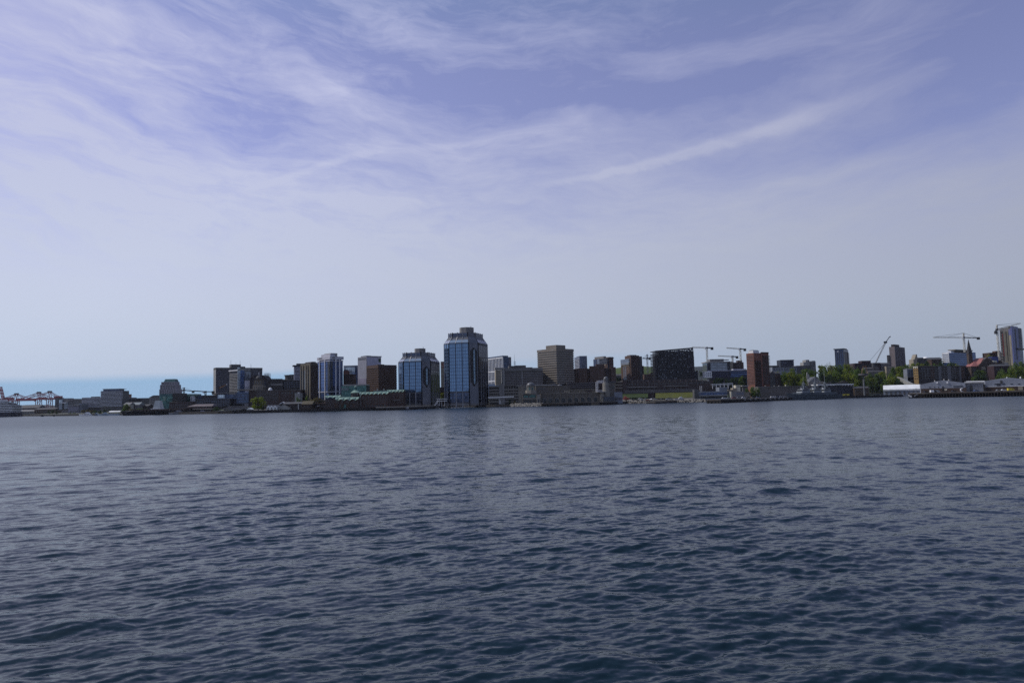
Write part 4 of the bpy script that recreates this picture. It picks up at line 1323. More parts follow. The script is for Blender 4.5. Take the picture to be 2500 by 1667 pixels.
b.pxgrid(G_DARK, 796, 814, 977, 994, 4, 3, .4, .6); b.pxgrid(G_DARK, 832, 872, 988, 994, 5, 1, .6, .8)
b.px('shopfront', G_TEAL, 830, 850, 987, 996, 2, -.3)
b = Bd('green_roofed_hotel', 'hotel wing with a row of green copper dormers beside the shorter glass tower', 'hotel', 879, 975, 735, 0)
b.px('wall', BRICK_B, 879, 946, 962, 998, 16, low=True); zigzag(b, 877, 948, 956, 963.5, 7, -.5)
b.pxgrid(G_DARK, 884, 945, 966, 984, 10, 4, .42, .55); b.px('canopy', CONC_L, 879, 881, 962, 992, 2, -.8)
b.pxgrid(G_DARK, 890, 944, 987, 993, 7, 1, .55, .8)
b = Bd('green_roofed_hotel', 'rear hotel wing with higher green dormers partly behind the shorter glass tower', 'hotel', 912, 960, 770, 0)
b.px('wall', BRICK_B, 912, 986, 955, 995, 16, low=True); zigzag(b, 944, 986, 951, 958.5, 5, -.5)
b.px('roof', COPPER, 912, 946, 953, 956.5, 15, .5); b.pxgrid(G_DARK, 947, 985, 961, 985, 7, 4, .42, .55)
for xx in (920, 936):
    b.px('chimney', CONC_L, xx, xx + 2.2, 948.6, 953.5, 1.2, 3)
b.px('awning', CONC_L, 958, 975, 976.4, 977.6, 2, -2)
b = Bd('copper_cupola', 'round hotel pavilion with conical green copper roof and lantern', 'pavilion', 851, 960, 745, 0)
uc, z0_ = b.u(864.5, 958.5)
rr = b.u(876, 958)[0] - uc
MB().cyl((uc, 8), rr, -3, z0_, 16).build('wall', BRICK_D, b.root)
MB().cyl((uc, 8), rr * 1.18, z0_, b.u(864, 952)[1], 16, rr * .35).build('roof', COPPER, b.root)
MB().cyl((uc, 8), rr * .26, b.u(864, 952)[1], b.u(864, 945)[1], 10).build('lantern', TEAL, b.root)
MB().dome((uc, 8), rr * .36, b.u(864, 945)[1], 1.6, 10, 4).build('lantern_dome', COPPER, b.root)
b.pxgrid(G_DARK, 856, 874, 960, 966, 5, 1, .5, .8, off=-1.2)

# ================================================================== boathouses and sheds at the foot of the tan tower
for (xa, xb, ye, yr, lab) in ((651, 659, 993, 988.5, 'left of three narrow white gabled boathouses beside the green tree'),
                              (659, 667.5, 993, 988.5, 'middle of three narrow white gabled boathouses by the water'),
                              (667.5, 676, 993, 988.5, 'right of three narrow white gabled boathouses, touching the wide gable')):
    b = Bd('gabled_boathouse', lab, 'boathouse', xa, ye, 715, 0, 'white gabled boathouses')
    b.px('wall', WHITE, xa, xb, ye, 1006, 12, low=True); b.pxgable('gable', WHITE, xa + .4, xb - .4, ye, yr + .8, 11, .3, 'y', .0)
    b.pxgable('roof', GREYROOF, xa, xb, ye, yr, 12, .8, 'y', .3); b.pxgrid(G_DARK, xa + 2, xb - 2, 994.5, 998, 1, 1, .6, .9); b.pxgrid(BRICK_D, xa + 1, xb - 1, 999, 1004, 1, 1, .7, 1, 'door')
b = Bd('wide_gabled_hall', 'wide pale grey gabled hall with a small dormer right of the boathouses', 'hall', 676, 995, 718, 0)
b.px('wall', CONC_L, 676, 706, 996, 1006, 20, low=True); b.pxgable('gable', CONC_L, 676.5, 705.5, 996, 988.8, 19, .3, 'y', 0)
b.pxgable('roof', SLATE, 676, 706, 996, 988, 20, .9, 'y', .4); b.pxgrid(G_DARK, 682, 700, 998, 1003, 3, 1, .5, .8)
b = Bd('steep_gabled_house', 'steep dark gable with white bargeboards above the wide grey hall', 'house', 682, 985, 738, 0)
b.px('wall', SLATE, 682, 698, 986.5, 1000, 12, low=True); b.pxgable('gable', SLATE, 682, 698, 986.5, 981.3, 12, 0, 'y', 0); b.pxgable('roof', WHITE, 681.5, 698.5, 986.3, 980.7, 3, -.4, 'y', .2)
b.pxgable('gable_face', SLATE, 683, 697.2, 986.4, 982.2, .6, -.9, 'y', 0)
b = Bd('shed_row', 'long grey shed roof with dark open front below the small trees', 'shed', 700, 990, 726, 0)
b.px('wall', BRICK_D, 706, 738, 985, 1005, 14, low=True); b.pxgable('roof', SLATE, 692, 742, 985.5, 981, 15, -.5)
b.pxgrid(G_DARK, 708, 736, 989, 996, 5, 1, .6, .8); b.px('post', WHITE, 727.8, 729, 986, 1000, .5, -1)
b = Bd('wharf_cafe', 'small brown pitched-roof cafe among the bare trees', 'building', 738, 990, 722, 0)
b.px('wall', BROWN, 738, 760, 986, 1003, 12, low=True); b.pxgable('roof', wall('olive_shingle', (.12, .10, .06)), 737, 762, 986.5, 978.5, 12, -.5, 'x'); b.pxgrid(G_DARK, 740, 758, 989, 997, 5, 1, .55, .8)
b = Bd('brown_wharf_sheds', 'low dark brown wharf shed left of the closest hotel wing', 'shed', 760, 990, 735, 0)
b.px('wall', BRICK_D, 760, 796, 984, 1002, 14, low=True); b.pxgable('roof', BROWN, 759, 797, 984.5, 980, 14, -.5); b.pxgrid(G_DARK, 763, 793, 988, 995, 6, 1, .5, .7)
b.px('awning', WHITE_P, 774, 779, 990.8, 992, 1.5, -1.5)
b = Bd('white_roof_plant', 'white boxed roof plant standing beside the tan ribbed tower', 'building', 719.5, 960, 780, 0)
b.px('wall', CONC_L, 719.5, 733, 959.5, 968, 8, low=True); b.px('roof_vent', WHITE_P, 727, 730.5, 957.6, 960, 3, 1)

# ================================================================== between and right of the glass towers
b = Bd('red_lettered_tower', 'narrow tan tower with a red S sign between the two glass towers', 'office tower', 1076.5, 900, 880, 0)
b.px('wall', STONE_L, 1076.5, 1092, 883, 985, 20, low=True); b.text('S', RED, 1081.6, 892.5, 8.5, -.3, name='sign')
b.px('roof_edge', CONC, 1076, 1092, 882.3, 883.6, 21, -.5)
b.pxgrid(BROWN, 1078, 1091, 898, 942, 2, 12, .12, .9, 'joint')
b = Bd('brown_infill_block', 'low dark brown block at the foot of the red-signed tan tower', 'building', 1074, 955, 840, 0)
b.px('wall', BRICK_D, 1074, 1090, 945, 990, 14, low=True); b.pxgrid(G_DARK, 1075, 1086, 948, 956, 3, 3, .5, .5)
b = Bd('raised_walkway', 'white steel walkway and stair joining the two glass towers', 'walkway', 1062, 980, 782, 0, base=2.4)
b.px('deck', WHITE_P, 1068, 1092, 977.8, 979.2, 3, 0); b.px('roof', WHITE_P, 1066, 1092, 973, 974.2, 4, -.5)
for xx in (1068.5, 1072.5, 1078, 1085):
    b.px('post', WHITE_P, xx, xx + .7, 974, 991, .3, 1)
for k in (0, 2.5):
    p, q = b.u(1060 + k, 990), b.u(1068 + k, 978)
    MB().bar((p[0], 0, p[1]), (q[0], 0, q[1]), .45).build('stair', WHITE_P, b.root)

b = Bd('white_framed_tower', 'dark glass tower with white vertical frame and crown behind the taller glass tower', 'office tower', 1228, 880, 950, 30)
b.body(G_NAVY, 1180, 1242, 872)
b.ribs('L', 'rib', WHITE, 15, b.z(935), b.H - .5, .8, .5)
for y_ in (872, 904.5, 928):
    b.panel('L', 'frame_beam', WHITE, -.2, b.d, b.z(y_) - .9, b.z(y_) + .3, .7)
b.penthouse(G_NAVY, .0, 1.0, .02, .9, 2.2); b.ribs('L', 'crown_post', WHITE, 9, b.H, b.H + 2.0, .6, -.2, .1, .9)
b = Bd('dark_annex_tower', 'narrow dark banded tower right behind the white framed tower', 'office tower', 1240, 890, 1000, 10)
b.body(NAVY, 1239, 1248.3, 871.5, d=16); b.floors('R', 'floor_band', OFFW, 9, b.z(905), b.H, .1, 1, .25, .2); b.grid('R', G_DARK, 3, 9, b.z(905), b.H, .1, 1, .6, .5)
b = Bd('radio_mast', 'thin lattice radio mast with guys above the grey hotel', 'mast', 1256.5, 885, 1000, 0)
zt = b.z(868); truss(MB(), (0, 0, 0), (0, 0, zt * .86), 1.4, 26, .16).build('mast', STEEL, b.root); MB().bar((0, 0, zt * .86), (0, 0, zt + 2), .35, .12).build('antenna', STEEL, b.root)
for zz in (.84, .8):
    MB().bar((-1.6, 0, zt * zz), (1.6, 0, zt * zz), .4).build('aerial', STEEL_D, b.root)

b = Bd('grey_hotel', 'grey hotel with long window bands and a blank pale end wall', 'hotel', 1233, 915, 850, 8)
b.body(CONC, 1210, 1325, 899, d=22)
b.panel('R', 'window_front', wall('brown_spandrel', (0.15, 0.12, 0.125)), .5, b.w, b.z(940), b.H - 4, .15)
b.floors('R', 'floor_band', wall('hotel_band', (0.30, 0.29, 0.285)), 8, b.z(941), b.H - 4.5, 0, 1, .36, .55)
b.grid('R', G_DARK, 24, 8, b.z(941) + 1.1, b.H - 3.6, .02, 1, .72, .42, proud=.3)
b.panel('R', 'pier', CONC_L, b.w * .435, b.w * .46, b.z(940), b.H - 3.5, .8); b.panel('R', 'cornice', CONC, -1, b.w, b.H - 3.4, b.H - .2, 1.2)
b.px('end_wall', STONE_L, 1210.5, 1224, 903, 940, 10, -1, low=False); b.px('end_wall', CONC_L, 1226.5, 1232.5, 900, 940, 8, -1.2); b.pxgrid(G_DARK, 1224.2, 1227, 903, 935, 1, 9, .8, .6, off=-.6)
b.px('roof_slab', CONC_L, 1208.5, 1233, 897.5, 901, 12, -1.6)
b.px('penthouse', CONC_D, 1243, 1258, 893, 899.5, 10, 5); b.px('penthouse', CONC_D, 1257, 1284, 891.8, 899.5, 12, 6); b.px('penthouse', STEEL_D, 1284, 1300, 896.5, 899.5, 10, 6)
b.close()
b = Bd('parking_garage', 'open-sided concrete parking garage with dark deck openings beside the taller glass tower', 'garage', 1194, 960, 790, 0)
b.px('wall', wall('garage_dark', (.035, .033, .034)), 1194, 1270, 942, 992, 26, low=True)
for i in range(6):
    b.px('deck_rail', wall('garage_concrete', (0.25, 0.23, 0.205)), 1193.5, 1270.5 if i else 1222, 942 + i * 7.2, 945.8 + i * 7.2, 26, -.6)
b.px('stair_tower', CONC, 1219, 1232, 939, 990, 8, -1.4); b.px('end_wall', STONE, 1266, 1281, 943, 988, 20, -1)
for xx in range(1235, 1268, 6):
    b.px('pier', wall('garage_concrete', (0.25, 0.23, 0.205)), xx, xx + 1.2, 942, 975, 1, -.3)
b.px('roof_canopy', CONC_L, 1261, 1275, 940.8, 942.3, 8, -1.5)
b = Bd('ferry_mast', 'long white boom canopy on thin posts before the parking garage', 'canopy', 1196, 969, 772, 0, base=2.4)
p, q = b.u(1191.5, 970.4), b.u(1255, 968.2)
MB().bar((p[0], 0, p[1]), (q[0], 0, q[1]), .95).build('beam', WHITE_P, b.root)
for xx in (1218.2, 1221.6):
    b.px('post', WHITE_P, xx, xx + .9, 969.5 if xx < 1220 else 977, 986, .5, .1)

b = Bd('banded_stone_tower', 'stocky tan tower with continuous horizontal window bands and set-back top', 'office tower', 1358, 855, 860, 43)
b.body(G_DARK, 1313, 1399.5, 855)
b.ring('floor_band', wall('banded_stone', (0.30, 0.262, 0.225), var=.08), 14, 857.5, 937, .62, .5)
MB().box(-.6, b.w + .6, -.6, b.d + .6, b.z(857.5), b.z(850.5)).build('parapet', wall('banded_stone', (0.30, 0.262, 0.225)), b.root)
b.slab('penthouse', wall('banded_stone', (0.30, 0.262, 0.225)), .06 * b.w, .6 * b.w, .05 * b.d, .6 * b.d, b.z(851), b.z(841.5))
for u_ in (.1, .8):
    b.panel('L', 'roof_vent', CONC_L, u_ * b.d, (u_ + .12) * b.d, b.z(854.5), b.z(852.5), .75, .3)
b = Bd('blue_grey_apartments', 'blue-grey apartment tower with punched windows right of the banded tan tower', 'apartment tower', 1415, 880, 1000, 12)
b.body(wall('blue_grey_render', (0.22, 0.25, 0.34)), 1396, 1433.5, 870.5, d=24)
b.floors('R', 'floor_band', wall('blue_band', (0.30, 0.34, 0.44)), 9, b.z(902), b.H - 1, .25, 1, .3, .3); b.grid('R', G_NAVY, 6, 9, b.z(902), b.H - 1, .28, 1, .72, .5, proud=.2)
b.grid('L', G_DARK, 5, 9, b.z(905), b.H - 2, .02, .98, .6, .55); b.floors('L', 'balcony', OFFW, 9, b.z(905), b.H - 2, 0, 1, .2, .6); b.penthouse(BLUEGREY, 0, 1, 0, .6, .9); b.close()

# brown brick complex
b = Bd('brown_brick_complex', 'long dark brown brick complex with upright piers behind the arcaded hall', 'apartment building', 1399, 920, 930, 0)
b.px('wall', BRICK_D, 1399, 1504, 899, 945, 22, 2, low=True)
for (xa, xb, yt) in ((1412, 1434, 899), (1440, 1456, 893.5), (1456, 1476, 888.5), (1492, 1504, 896)):
    b.px('bay', BRICK_B, xa, xb, yt, 940, 6, 0); b.pxgrid(wall('bay_window', (.16, .13, .11)), xa + 2, xb - 2, yt + 3, 934, 2, 11, .35, .4)
for xx in (1408, 1436, 1478, 1488):
    b.px('pier', BROWN, xx, xx + 1.6, 900, 938, 2, -.2)
b.close()
b = Bd('brick_glass_tower', 'brick tower with glazed grey upper storeys behind the lighthouse pavilion', 'apartment tower', 1483, 880, 1000, 30)
b.body(BRICK_B, 1449, 1498, 874)
b.panel('L', 'glazed_front', G_GREY, .02 * b.d, .72 * b.d, b.z(888), b.H, .35); b.panel('L', 'brick_front', BRICK_B, .1 * b.d, .75 * b.d, b.z(940), b.z(891), .4)
b.panel('L', 'floor_band', STONE_L, .1 * b.d, .75 * b.d, b.z(890.6), b.z(889), .6); b.panel('L', 'glass_column', G_NAVY, .76 * b.d, .98 * b.d, b.z(905), b.H - .5, .3); b.panel('R', 'glass_column', G_NAVY, 0, .2 * b.w, b.z(905), b.H - 1, .3)
b.penthouse(CONC, .1, .5, .3, .95, 3.2); b.penthouse(BRICK_B, .3, 1, .0, .25, 1.6); b.panel('R', 'parapet', CONC_D, 0, b.w + .6, b.H - .4, b.H + .5, .8, .4)
b.grid('L', G_DARK, 4, 8, b.z(925), b.z(893), .15, .7, .5, .55, proud=.5)
b = Bd('twin_brick_tower', 'brick apartment tower with grey corner glass left of the green hill', 'apartment tower', 1537, 880, 1000, 20)
b.body(BRICK_B, 1516, 1540, 876)
b.panel('L', 'glazed_front', G_GREY, 0, b.d, b.z(889), b.H + .2, .35); b.floors('L', 'balcony', STONE_L, 3, b.z(893), b.z(883), 0, .95, .25, .9); b.panel('L', 'side_brick', BRICK_B, 0, b.d, b.z(935), b.z(893), .3)
b.grid('L', G_GREY, 2, 11, b.z(934), b.z(893), .35, .75, .6, .6, proud=.4)
w0 = b.w
MB().box(.5, 13.5, -2.5, 14, -9, b.z(868)).build('tower_core', BRICK_B, b.root); MB().box(13, 18.5, -1.5, 14, -9, b.z(870)).build('grey_side', CONC_D, b.root)
me = MB().box(-.55, .55, -2.65, -2.3, -.8, .8).mesh('window', G_DARK)
for i in range(4):
    for j in range(15):
        inst('window', me, b.root, (2.2 + i * 3.1, 0, b.z(930) + (b.z(869) - b.z(930)) * (j + .5) / 15))
MB().box(2, 12, 2, 10, b.z(868), b.z(866)).build('penthouse', CONC, b.root); MB().box(18, 22, 1, 12, -9, b.z(893)).build('low_wing', BRICK_D, b.root)

# ================================================================== the domed casino on the water
ARC = wall('casino_stucco', (0.165, 0.148, 0.130)); ARC_L = wall('casino_cream', (0.36, 0.33, 0.28)); DOME = wall('lead_dome', (0.16, 0.165, 0.18), rough=.4)
b = Bd('domed_pavilion', 'stucco corner pavilion with grey lead dome at the left end of the arcade', 'pavilion', 1275, 965, 745, 0, base=2.4)
b.px('wall', ARC, 1276, 1312, 961, 990, 16, low=True)
uc = b.u(1296, 945)[0]; Z = lambda y: b.u(1296, y)[1]
MB().cyl((uc, 7), 5.6, Z(962), Z(952.5), 8).build('terrace', ARC_L, b.root); MB().cyl((uc, 7), 4.2, Z(953), Z(943.5), 8).build('drum', ARC_L, b.root)
MB().cyl((uc, 7), 4.6, Z(943.5), Z(942), 16).build('cornice', ARC_L, b.root); MB().dome((uc, 7), 4.4, Z(942), Z(932.6) - Z(942), 18, 6).build('dome', DOME, b.root, smooth=True)
me = MB().box(-.55, .55, -.1, .2, -1.5, 1.5).mesh('window', G_TEAL)
for i in range(8):
    a = 2 * math.pi * (i + .5) / 8
    inst('window', me, b.root, (uc + 3.95 * math.sin(a), 7 - 3.95 * math.cos(a), Z(948.5)), a)
b.pxgrid(G_TEAL, 1278, 1290, 964.5, 970.5, 1, 1, .95, .9); b.pxgrid(G_TEAL, 1292, 1308, 963.5, 970, 1, 1, .95, .9)
b.px('balcony', ARC_L, 1274.5, 1291, 959.5, 961.5, 6, -1.2); b.px('balcony', ARC_L, 1275, 1312, 972, 974.5, 5, -.9); b.pxgrid(G_DARK, 1279, 1308, 977, 983, 4, 1, .7, .9)
b.px('post', ARC_L, 1270.5, 1272, 970, 985, 1, 2)
b = Bd('gate_pavilion', 'small cream gatehouse with one arch next to the domed pavilion', 'gatehouse', 1310.5, 975, 742, 0, base=2.4)
b.px('wall', ARC_L, 1310.5, 1319.5, 965.5, 988, 7, low=True); b.pxgrid(G_DARK, 1312.5, 1317.5, 974, 984, 1, 1, .8, 1, 'arch'); b.px('cornice', CONC_L, 1310, 1320, 964.3, 965.8, 7.5, -.4)
def arch_mesh(w, h, proud=.14):
    n = 10
    pr = [(-w / 2, 0), (w / 2, 0)] + [(w / 2 * math.cos(math.pi * i / n), h - w / 2 + w / 2 * math.sin(math.pi * i / n)) for i in range(n + 1)]
    k = len(pr)
    return MB().add([(x, -proud, z) for x, z in pr] + [(x, .4, z) for x, z in pr], [tuple(range(k)), tuple(range(2 * k - 1, k - 1, -1))] + [(i, k + i, k + (i + 1) % k, (i + 1) % k) for i in range(k)])
b = Bd('arcaded_hall', 'long stucco hall with a row of dark round arches along the water', 'hall', 1320, 970, 755, 0, base=2.4)
b.px('wall', ARC, 1320, 1466, 959.5, 992, 20, low=True)
am = arch_mesh(4.6, 4.6).mesh('arch', G_DARK); rim = arch_mesh(5.4, 5.0, .07).mesh('arch_rim', ARC_L)
for i in range(9):
    u_, z_ = b.u(1328.5 + i * 15.6, 983.2 - i * .42)
    inst('arch', am, b.root, (u_, 0, z_)); inst('arch_rim', rim, b.root, (u_, 0, z_ - .02))
for i in range(10):
    xx = 1321 + i * 15.8
    b.px('pilaster', wall('casino_pilaster', (0.25, 0.215, 0.17)), xx, xx + 1.6, 958.2 - i * .33, 987 - i * .33, 1.2, -.5)
b.px('cornice', ARC_L, 1320, 1466, 958.8, 960.2, 1.5, -.5)
b = Bd('upper_casino_hall', 'plain stucco upper hall set back above the row of arches', 'hall', 1308, 950, 790, 0)
b.px('wall', ARC, 1308, 1392, 941, 985, 26, low=True); b.px('wall', wall('casino_olive', (0.21, 0.185, 0.145)), 1390, 1462, 949, 985, 22, -1, low=True); b.px('cornice', CONC_L, 1306, 1360, 938.6, 941.2, 4, -.8)
b.px('bright_wall', STONE_L, 1378, 1391.5, 953.5, 957.5, 4, -2.5); b.px('bright_wall', STONE_L, 1386.5, 1391.5, 957.3, 960.8, 4, -2.5)
for i in range(8):
    b.px('pier', wall('casino_pilaster', (0.25, 0.215, 0.17)), 1338 + i * 4.4, 1340 + i * 4.4, 943, 952, 1, -.3)
b.pxgrid(BRICK_D, 1430, 1446, 952, 959, 1, 1, 1, 1, 'panel', off=-1); b.pxgrid(G_DARK, 1312, 1332, 946, 952, 3, 1, .5, .7)
uc, z0_ = b.u(1367.5, 942)
MB().dome((uc, 6), 3.0, z0_, 1.9, 14, 4).build('roof_dome', DOME, b.root, smooth=True)
b = Bd('rear_parking_deck', 'long dark slatted parking deck behind the casino roofs', 'garage', 1385, 940, 850, 0)
b.px('wall', BLACK, 1385, 1462, 936, 970, 20, low=True)
for i in range(3):
    b.px('deck_rail', wall('violet_grey', (.13, .115, .125)), 1384, 1463, 933.5 + i * 5, 936.3 + i * 5, 21, -.6)
b = Bd('lighthouse_pavilion', 'round pale lighthouse-like tower with small dome at the right end of the arcade', 'tower', 1466, 960, 750, 0, base=2.4)
uc = b.u(1482.5, 950)[0]; Z = lambda y: b.u(1482, y)[1]; LT = wall('lighthouse_stucco', (0.33, 0.31, 0.27))
MB().cyl((uc, 8), 4.3, -1.5, Z(955), 20).build('wall', LT, b.root); MB().cyl((uc, 8), 3.9, Z(955), Z(934), 20, 3.6).build('wall', LT, b.root); MB().cyl((uc, 8), 2.6, Z(934), Z(925.5), 12).build('lantern', CONC, b.root)
MB().cyl((uc, 8), 2.9, Z(926), Z(925), 16).build('cornice', CONC_L, b.root); MB().dome((uc, 8), 2.6, Z(925), Z(918.3) - Z(925), 14, 5).build('dome', DOME, b.root, smooth=True)
me = MB().box(-.3, .3, -.1, .2, -1, 1).mesh('window', G_DARK)
for i in range(8):
    a = 2 * math.pi * i / 8
    inst('window', me, b.root, (uc + 2.55 * math.sin(a), 8 - 2.55 * math.cos(a), Z(929.5)), a)
b.px('wing', LT, 1466, 1475, 957, 988, 10, 2, low=True); b.px('balcony', CONC_L, 1458, 1478, 955.5, 957.5, 6, 0); b.px('wing', wall('casino_stucco', (0.20, 0.175, 0.145)), 1488, 1503, 934, 985, 12, 6, low=True)
b.pxgrid(G_DARK, 1491, 1500, 941.5, 949, 2, 1, .65, .9, off=6); b.px('roof', SLATE, 1487, 1504, 930.5, 934.2, 13, 5.5)
b.px('arcade', CONC_D, 1472, 1502, 967, 990, 12, -1.5, low=True); b.pxgrid(G_NAVY, 1474, 1500, 969, 978, 7, 1, .6, .9, off=-1.5)
b.px('glass_wing', BLUEGREY, 1500, 1520, 957, 985, 10, 3, low=True); b.pxgrid(BRICK_D, 1502, 1519, 970, 977, 6, 1, .5, 1, off=3)
b = Bd('white_roof_truss', 'white steel roof truss frame left of the lighthouse-like tower', 'truss', 1457, 940, 775, 0)
p, q = b.u(1457.5, 932), b.u(1476, 931.5); r_ = b.u(1457.5, 957)
truss(MB(), (p[0], 0, p[1]), (q[0], 0, q[1]), 2.4, 5, .35).build('truss', WHITE, b.root); truss(MB(), (r_[0], 0, r_[1]), (p[0], 0, p[1]), 2.0, 6, .35).build('truss_leg', WHITE, b.root)
b.px('beam', WHITE, 1457, 1475, 952, 954, 2, .2)
# ================================================================== right half of the skyline
b = Bd('black_tower_shell', 'large black tower under construction with open top storeys', 'office tower', 1607, 855, 960, 8)
BLK = wall('black_frame', (0.020, 0.022, 0.034), rough=.5)
b.body(G_DARK, 1600, 1694, 858, d=24, name='core')
zt_l, zt_r = b.u(1605, 856)[1], b.u(1691, 848.2)[1]
ua, ub = b.u(1601.5, 880)[0], b.u(1692, 880)[0]
n, nf = 22, 20
z0_ = b.z(928)
for i in range(n + 1):
    u_ = ua + (ub - ua) * i / n
    zt = zt_l + (zt_r - zt_l) * i / n
    MB().box(u_ - .45, u_ + .45, -1.2, -.6, z0_, zt).build('column', BLK, b.root)
b_core = b.root.children[0]
for j in range(nf):
    f = (j + .5) / nf
    z1_ = z0_ + (zt_l - z0_) * f
    z2_ = z0_ + (zt_r - z0_) * f
    MB().add([(ua, -1.4, z1_ - .5), (ub, -1.4, z2_ - .5), (ub, -.5, z2_ - .5), (ua, -.5, z1_ - .5), (ua, -1.4, z1_ + .5), (ub, -1.4, z2_ + .5), (ub, -.5, z2_ + .5), (ua, -.5, z1_ + .5)],
             [(3, 2, 1, 0), (4, 5, 6, 7), (0, 1, 5, 4), (1, 2, 6, 5), (2, 3, 7, 6), (3, 0, 4, 7)]).build('floor_slab', BLK, b.root)
MB().add([(ua, -1.3, zt_l - 1), (ub, -1.3, zt_r - 1), (ub, 22, zt_r - 1), (ua, 22, zt_l - 1), (ua, -1.3, zt_l), (ub, -1.3, zt_r), (ub, 22, zt_r), (ua, 22, zt_l)],
         [(3, 2, 1, 0), (4, 5, 6, 7), (0, 1, 5, 4), (1, 2, 6, 5), (2, 3, 7, 6), (3, 0, 4, 7)]).build('roof', BLK, b.root)
for j in range(nf - 2):
    zz = z0_ + (zt_l - z0_) * (j + .2) / nf
    MB().box(ua - 1.6, ua - .2, -.4, 18, zz, zz + 1.1).build('balcony', BLK, b.root)
    if j < nf - 4:
        MB().box(ub + .2, ub + 1.4, -.4, 18, zz, zz + 1.3).build('balcony', BLK, b.root)
rw = random.Random(3)
me = MB().box(-.7, .7, -1.0, -.62, -.9, .9).mesh('glass_panel', G_GREY)  # grey glass panels scattered at random over the frame
for q in range(60):
    i, j = rw.randrange(1, n), rw.randrange(0, nf - 1)
    inst('window_panel', me, b.root, (ua + (ub - ua) * (i + .5) / n, -.1, z0_ + (zt_l + (zt_r - zt_l) * i / n - z0_) * (j + 1) / nf))
b = Bd('black_side_block', 'small black block at the right foot of the black tower', 'building', 1688, 915, 985, 0)
b.px('wall', BLACK, 1688, 1704.5, 905.5, 945, 16, low=True); b.pxgrid(G_NAVY, 1694, 1703, 908, 925, 3, 4, .6, .5)
b = Bd('brown_hill_houses', 'brown flat-roofed houses below the green hill left of the black tower', 'house', 1573, 915, 985, 0)
b.px('wall', BRICK_B, 1573, 1604, 913, 940, 14, low=True); b.px('wall', BRICK_D, 1588, 1606, 910.5, 940, 12, -1, low=True); b.pxgrid(G_DARK, 1576, 1603, 915, 925, 6, 3, .4, .5)
b = Bd('tan_hill_house', 'grey low house between the two brick towers on the green hill', 'house', 1500, 918, 985, 0)
b.px('wall', CONC_D, 1500, 1517, 917, 940, 12, low=True); b.pxgable('roof', SLATE, 1500, 1517, 917, 912.5, 12); b.pxgrid(G_DARK, 1502, 1516, 919, 926, 4, 2, .4, .5)

# long brick terminal
b = Bd('long_brick_terminal', 'very long low brick building with white ramp edge above the lawn', 'building', 1503, 940, 860, 0)
b.px('wall', BRICK_D, 1506, 1742, 931, 972, 26, low=True)
b.px('upper_floor', wall('grey_brick', (.085, .072, .075)), 1530, 1700, 925.5, 933, 18, 3); b.px('end_block', BRICK_D, 1521, 1531, 928, 962, 20, -1.5, low=True)
for i in range(15):
    xx = 1544 + i * 13.1
    b.px('pier', wall('grey_pier', (.15, .13, .13)), xx, xx + 1.5, 930 - i * .30, 953 - i * .30, 1.5, -.4)
b.pxgrid(G_DARK, 1534, 1735, 933, 939, 30, 1, .5, .6); b.pxgrid(wall('garage_dark', (.035, .033, .034)), 1534, 1604, 947, 951, 6, 1, .9, .8)
b.px('ramp_edge', CONC_L, 1532, 1605, 943.8, 945.2, 2, -1.2); b.px('ramp_edge', CONC_L, 1620, 1680, 941.5, 942.6, 2, -1.2)
b.px('base_wall', wall('grey_coping', (.16, .15, .15)), 1525, 1700, 950.5, 958.5, 4, -2)
for i in range(3):
    b.px('deck_rail', STONE, 1488, 1522, 931 + i * 7.5, 933.5 + i * 7.5, 10, -.5)
b.px('sign', CONC_L, 1726.5, 1731.5, 926, 930.5, .5, -.6)
b.close()

# glass offices and the low blue building
b = Bd('grey_glass_offices', 'grey glass office block with pale roof edge and set-back top right of the black tower', 'office tower', 1726, 890, 1060, 0)
b.px('wall', G_GREY, 1726, 1776, 884, 925, 24, low=True); b.px('roof_slab', CONC_L, 1723, 1779, 882.4, 884.6, 26, -1.5); b.px('penthouse', CONC, 1733, 1767, 876.5, 882.6, 14, 4); b.px('penthouse_roof', STEEL, 1766, 1780, 877.5, 879, 10, 5)
b.px('side_wall', NAVY, 1775.5, 1783, 882, 922, 22, 1); b.px('side_wall', STONE_L, 1782, 1790, 882.5, 922, 22, 3); b.px('bay', NAVY, 1727, 1735, 886, 906, 1, -.3); b.pxgrid(G_DARK, 1735.5, 1766, 878, 881, 4, 1, .6, .6, off=4)
for i in range(6):
    b.px('floor_line', BLUEGREY, 1735, 1775.5, 887 + i * 3.4, 887.5 + i * 3.4, 1, -.3)
b = Bd('low_blue_offices', 'long low dark blue office building with a white gridded end', 'office building', 1722, 915, 960, 0)
b.px('wall', NAVY, 1738, 1824, 905, 935, 20, low=True); b.px('white_end', WHITE, 1722, 1738, 907, 922, 14, -1); b.pxgrid(G_NAVY, 1723.5, 1737, 908.5, 920, 3, 3, .55, .6, off=-1)
for i in range(3):
    b.px('window_band', G_BLUE2, 1739, 1824, 908.5 + i * 4.6, 910.6 + i * 4.6, 1, -.3)
b.px('roof_plant', OFFW, 1730, 1790, 904, 906.5, 8, 5); b.px('roof_plant', OFFW, 1790, 1822, 900.5, 905, 8, 6)
b = Bd('dark_brick_stepped', 'dark brick stepped block under the tower cranes', 'apartment building', 1789, 890, 1080, 0)
b.px('wall', BRICK_D, 1789, 1815, 884.5, 920, 16, low=True); b.px('tower_core', BRICK_D, 1802, 1812, 879.5, 886, 10, 2); b.pxgrid(wall('bay_window', (.16, .13, .11)), 1796, 1814, 886.5, 901, 3, 5, .45, .4); b.px('wing', BRICK_B, 1812, 1816, 884, 915, 10, -1)
b = Bd('red_brick_tower', 'tall red brick apartment tower with projecting balconies and white plant room', 'apartment tower', 1839.5, 862, 870, 30)
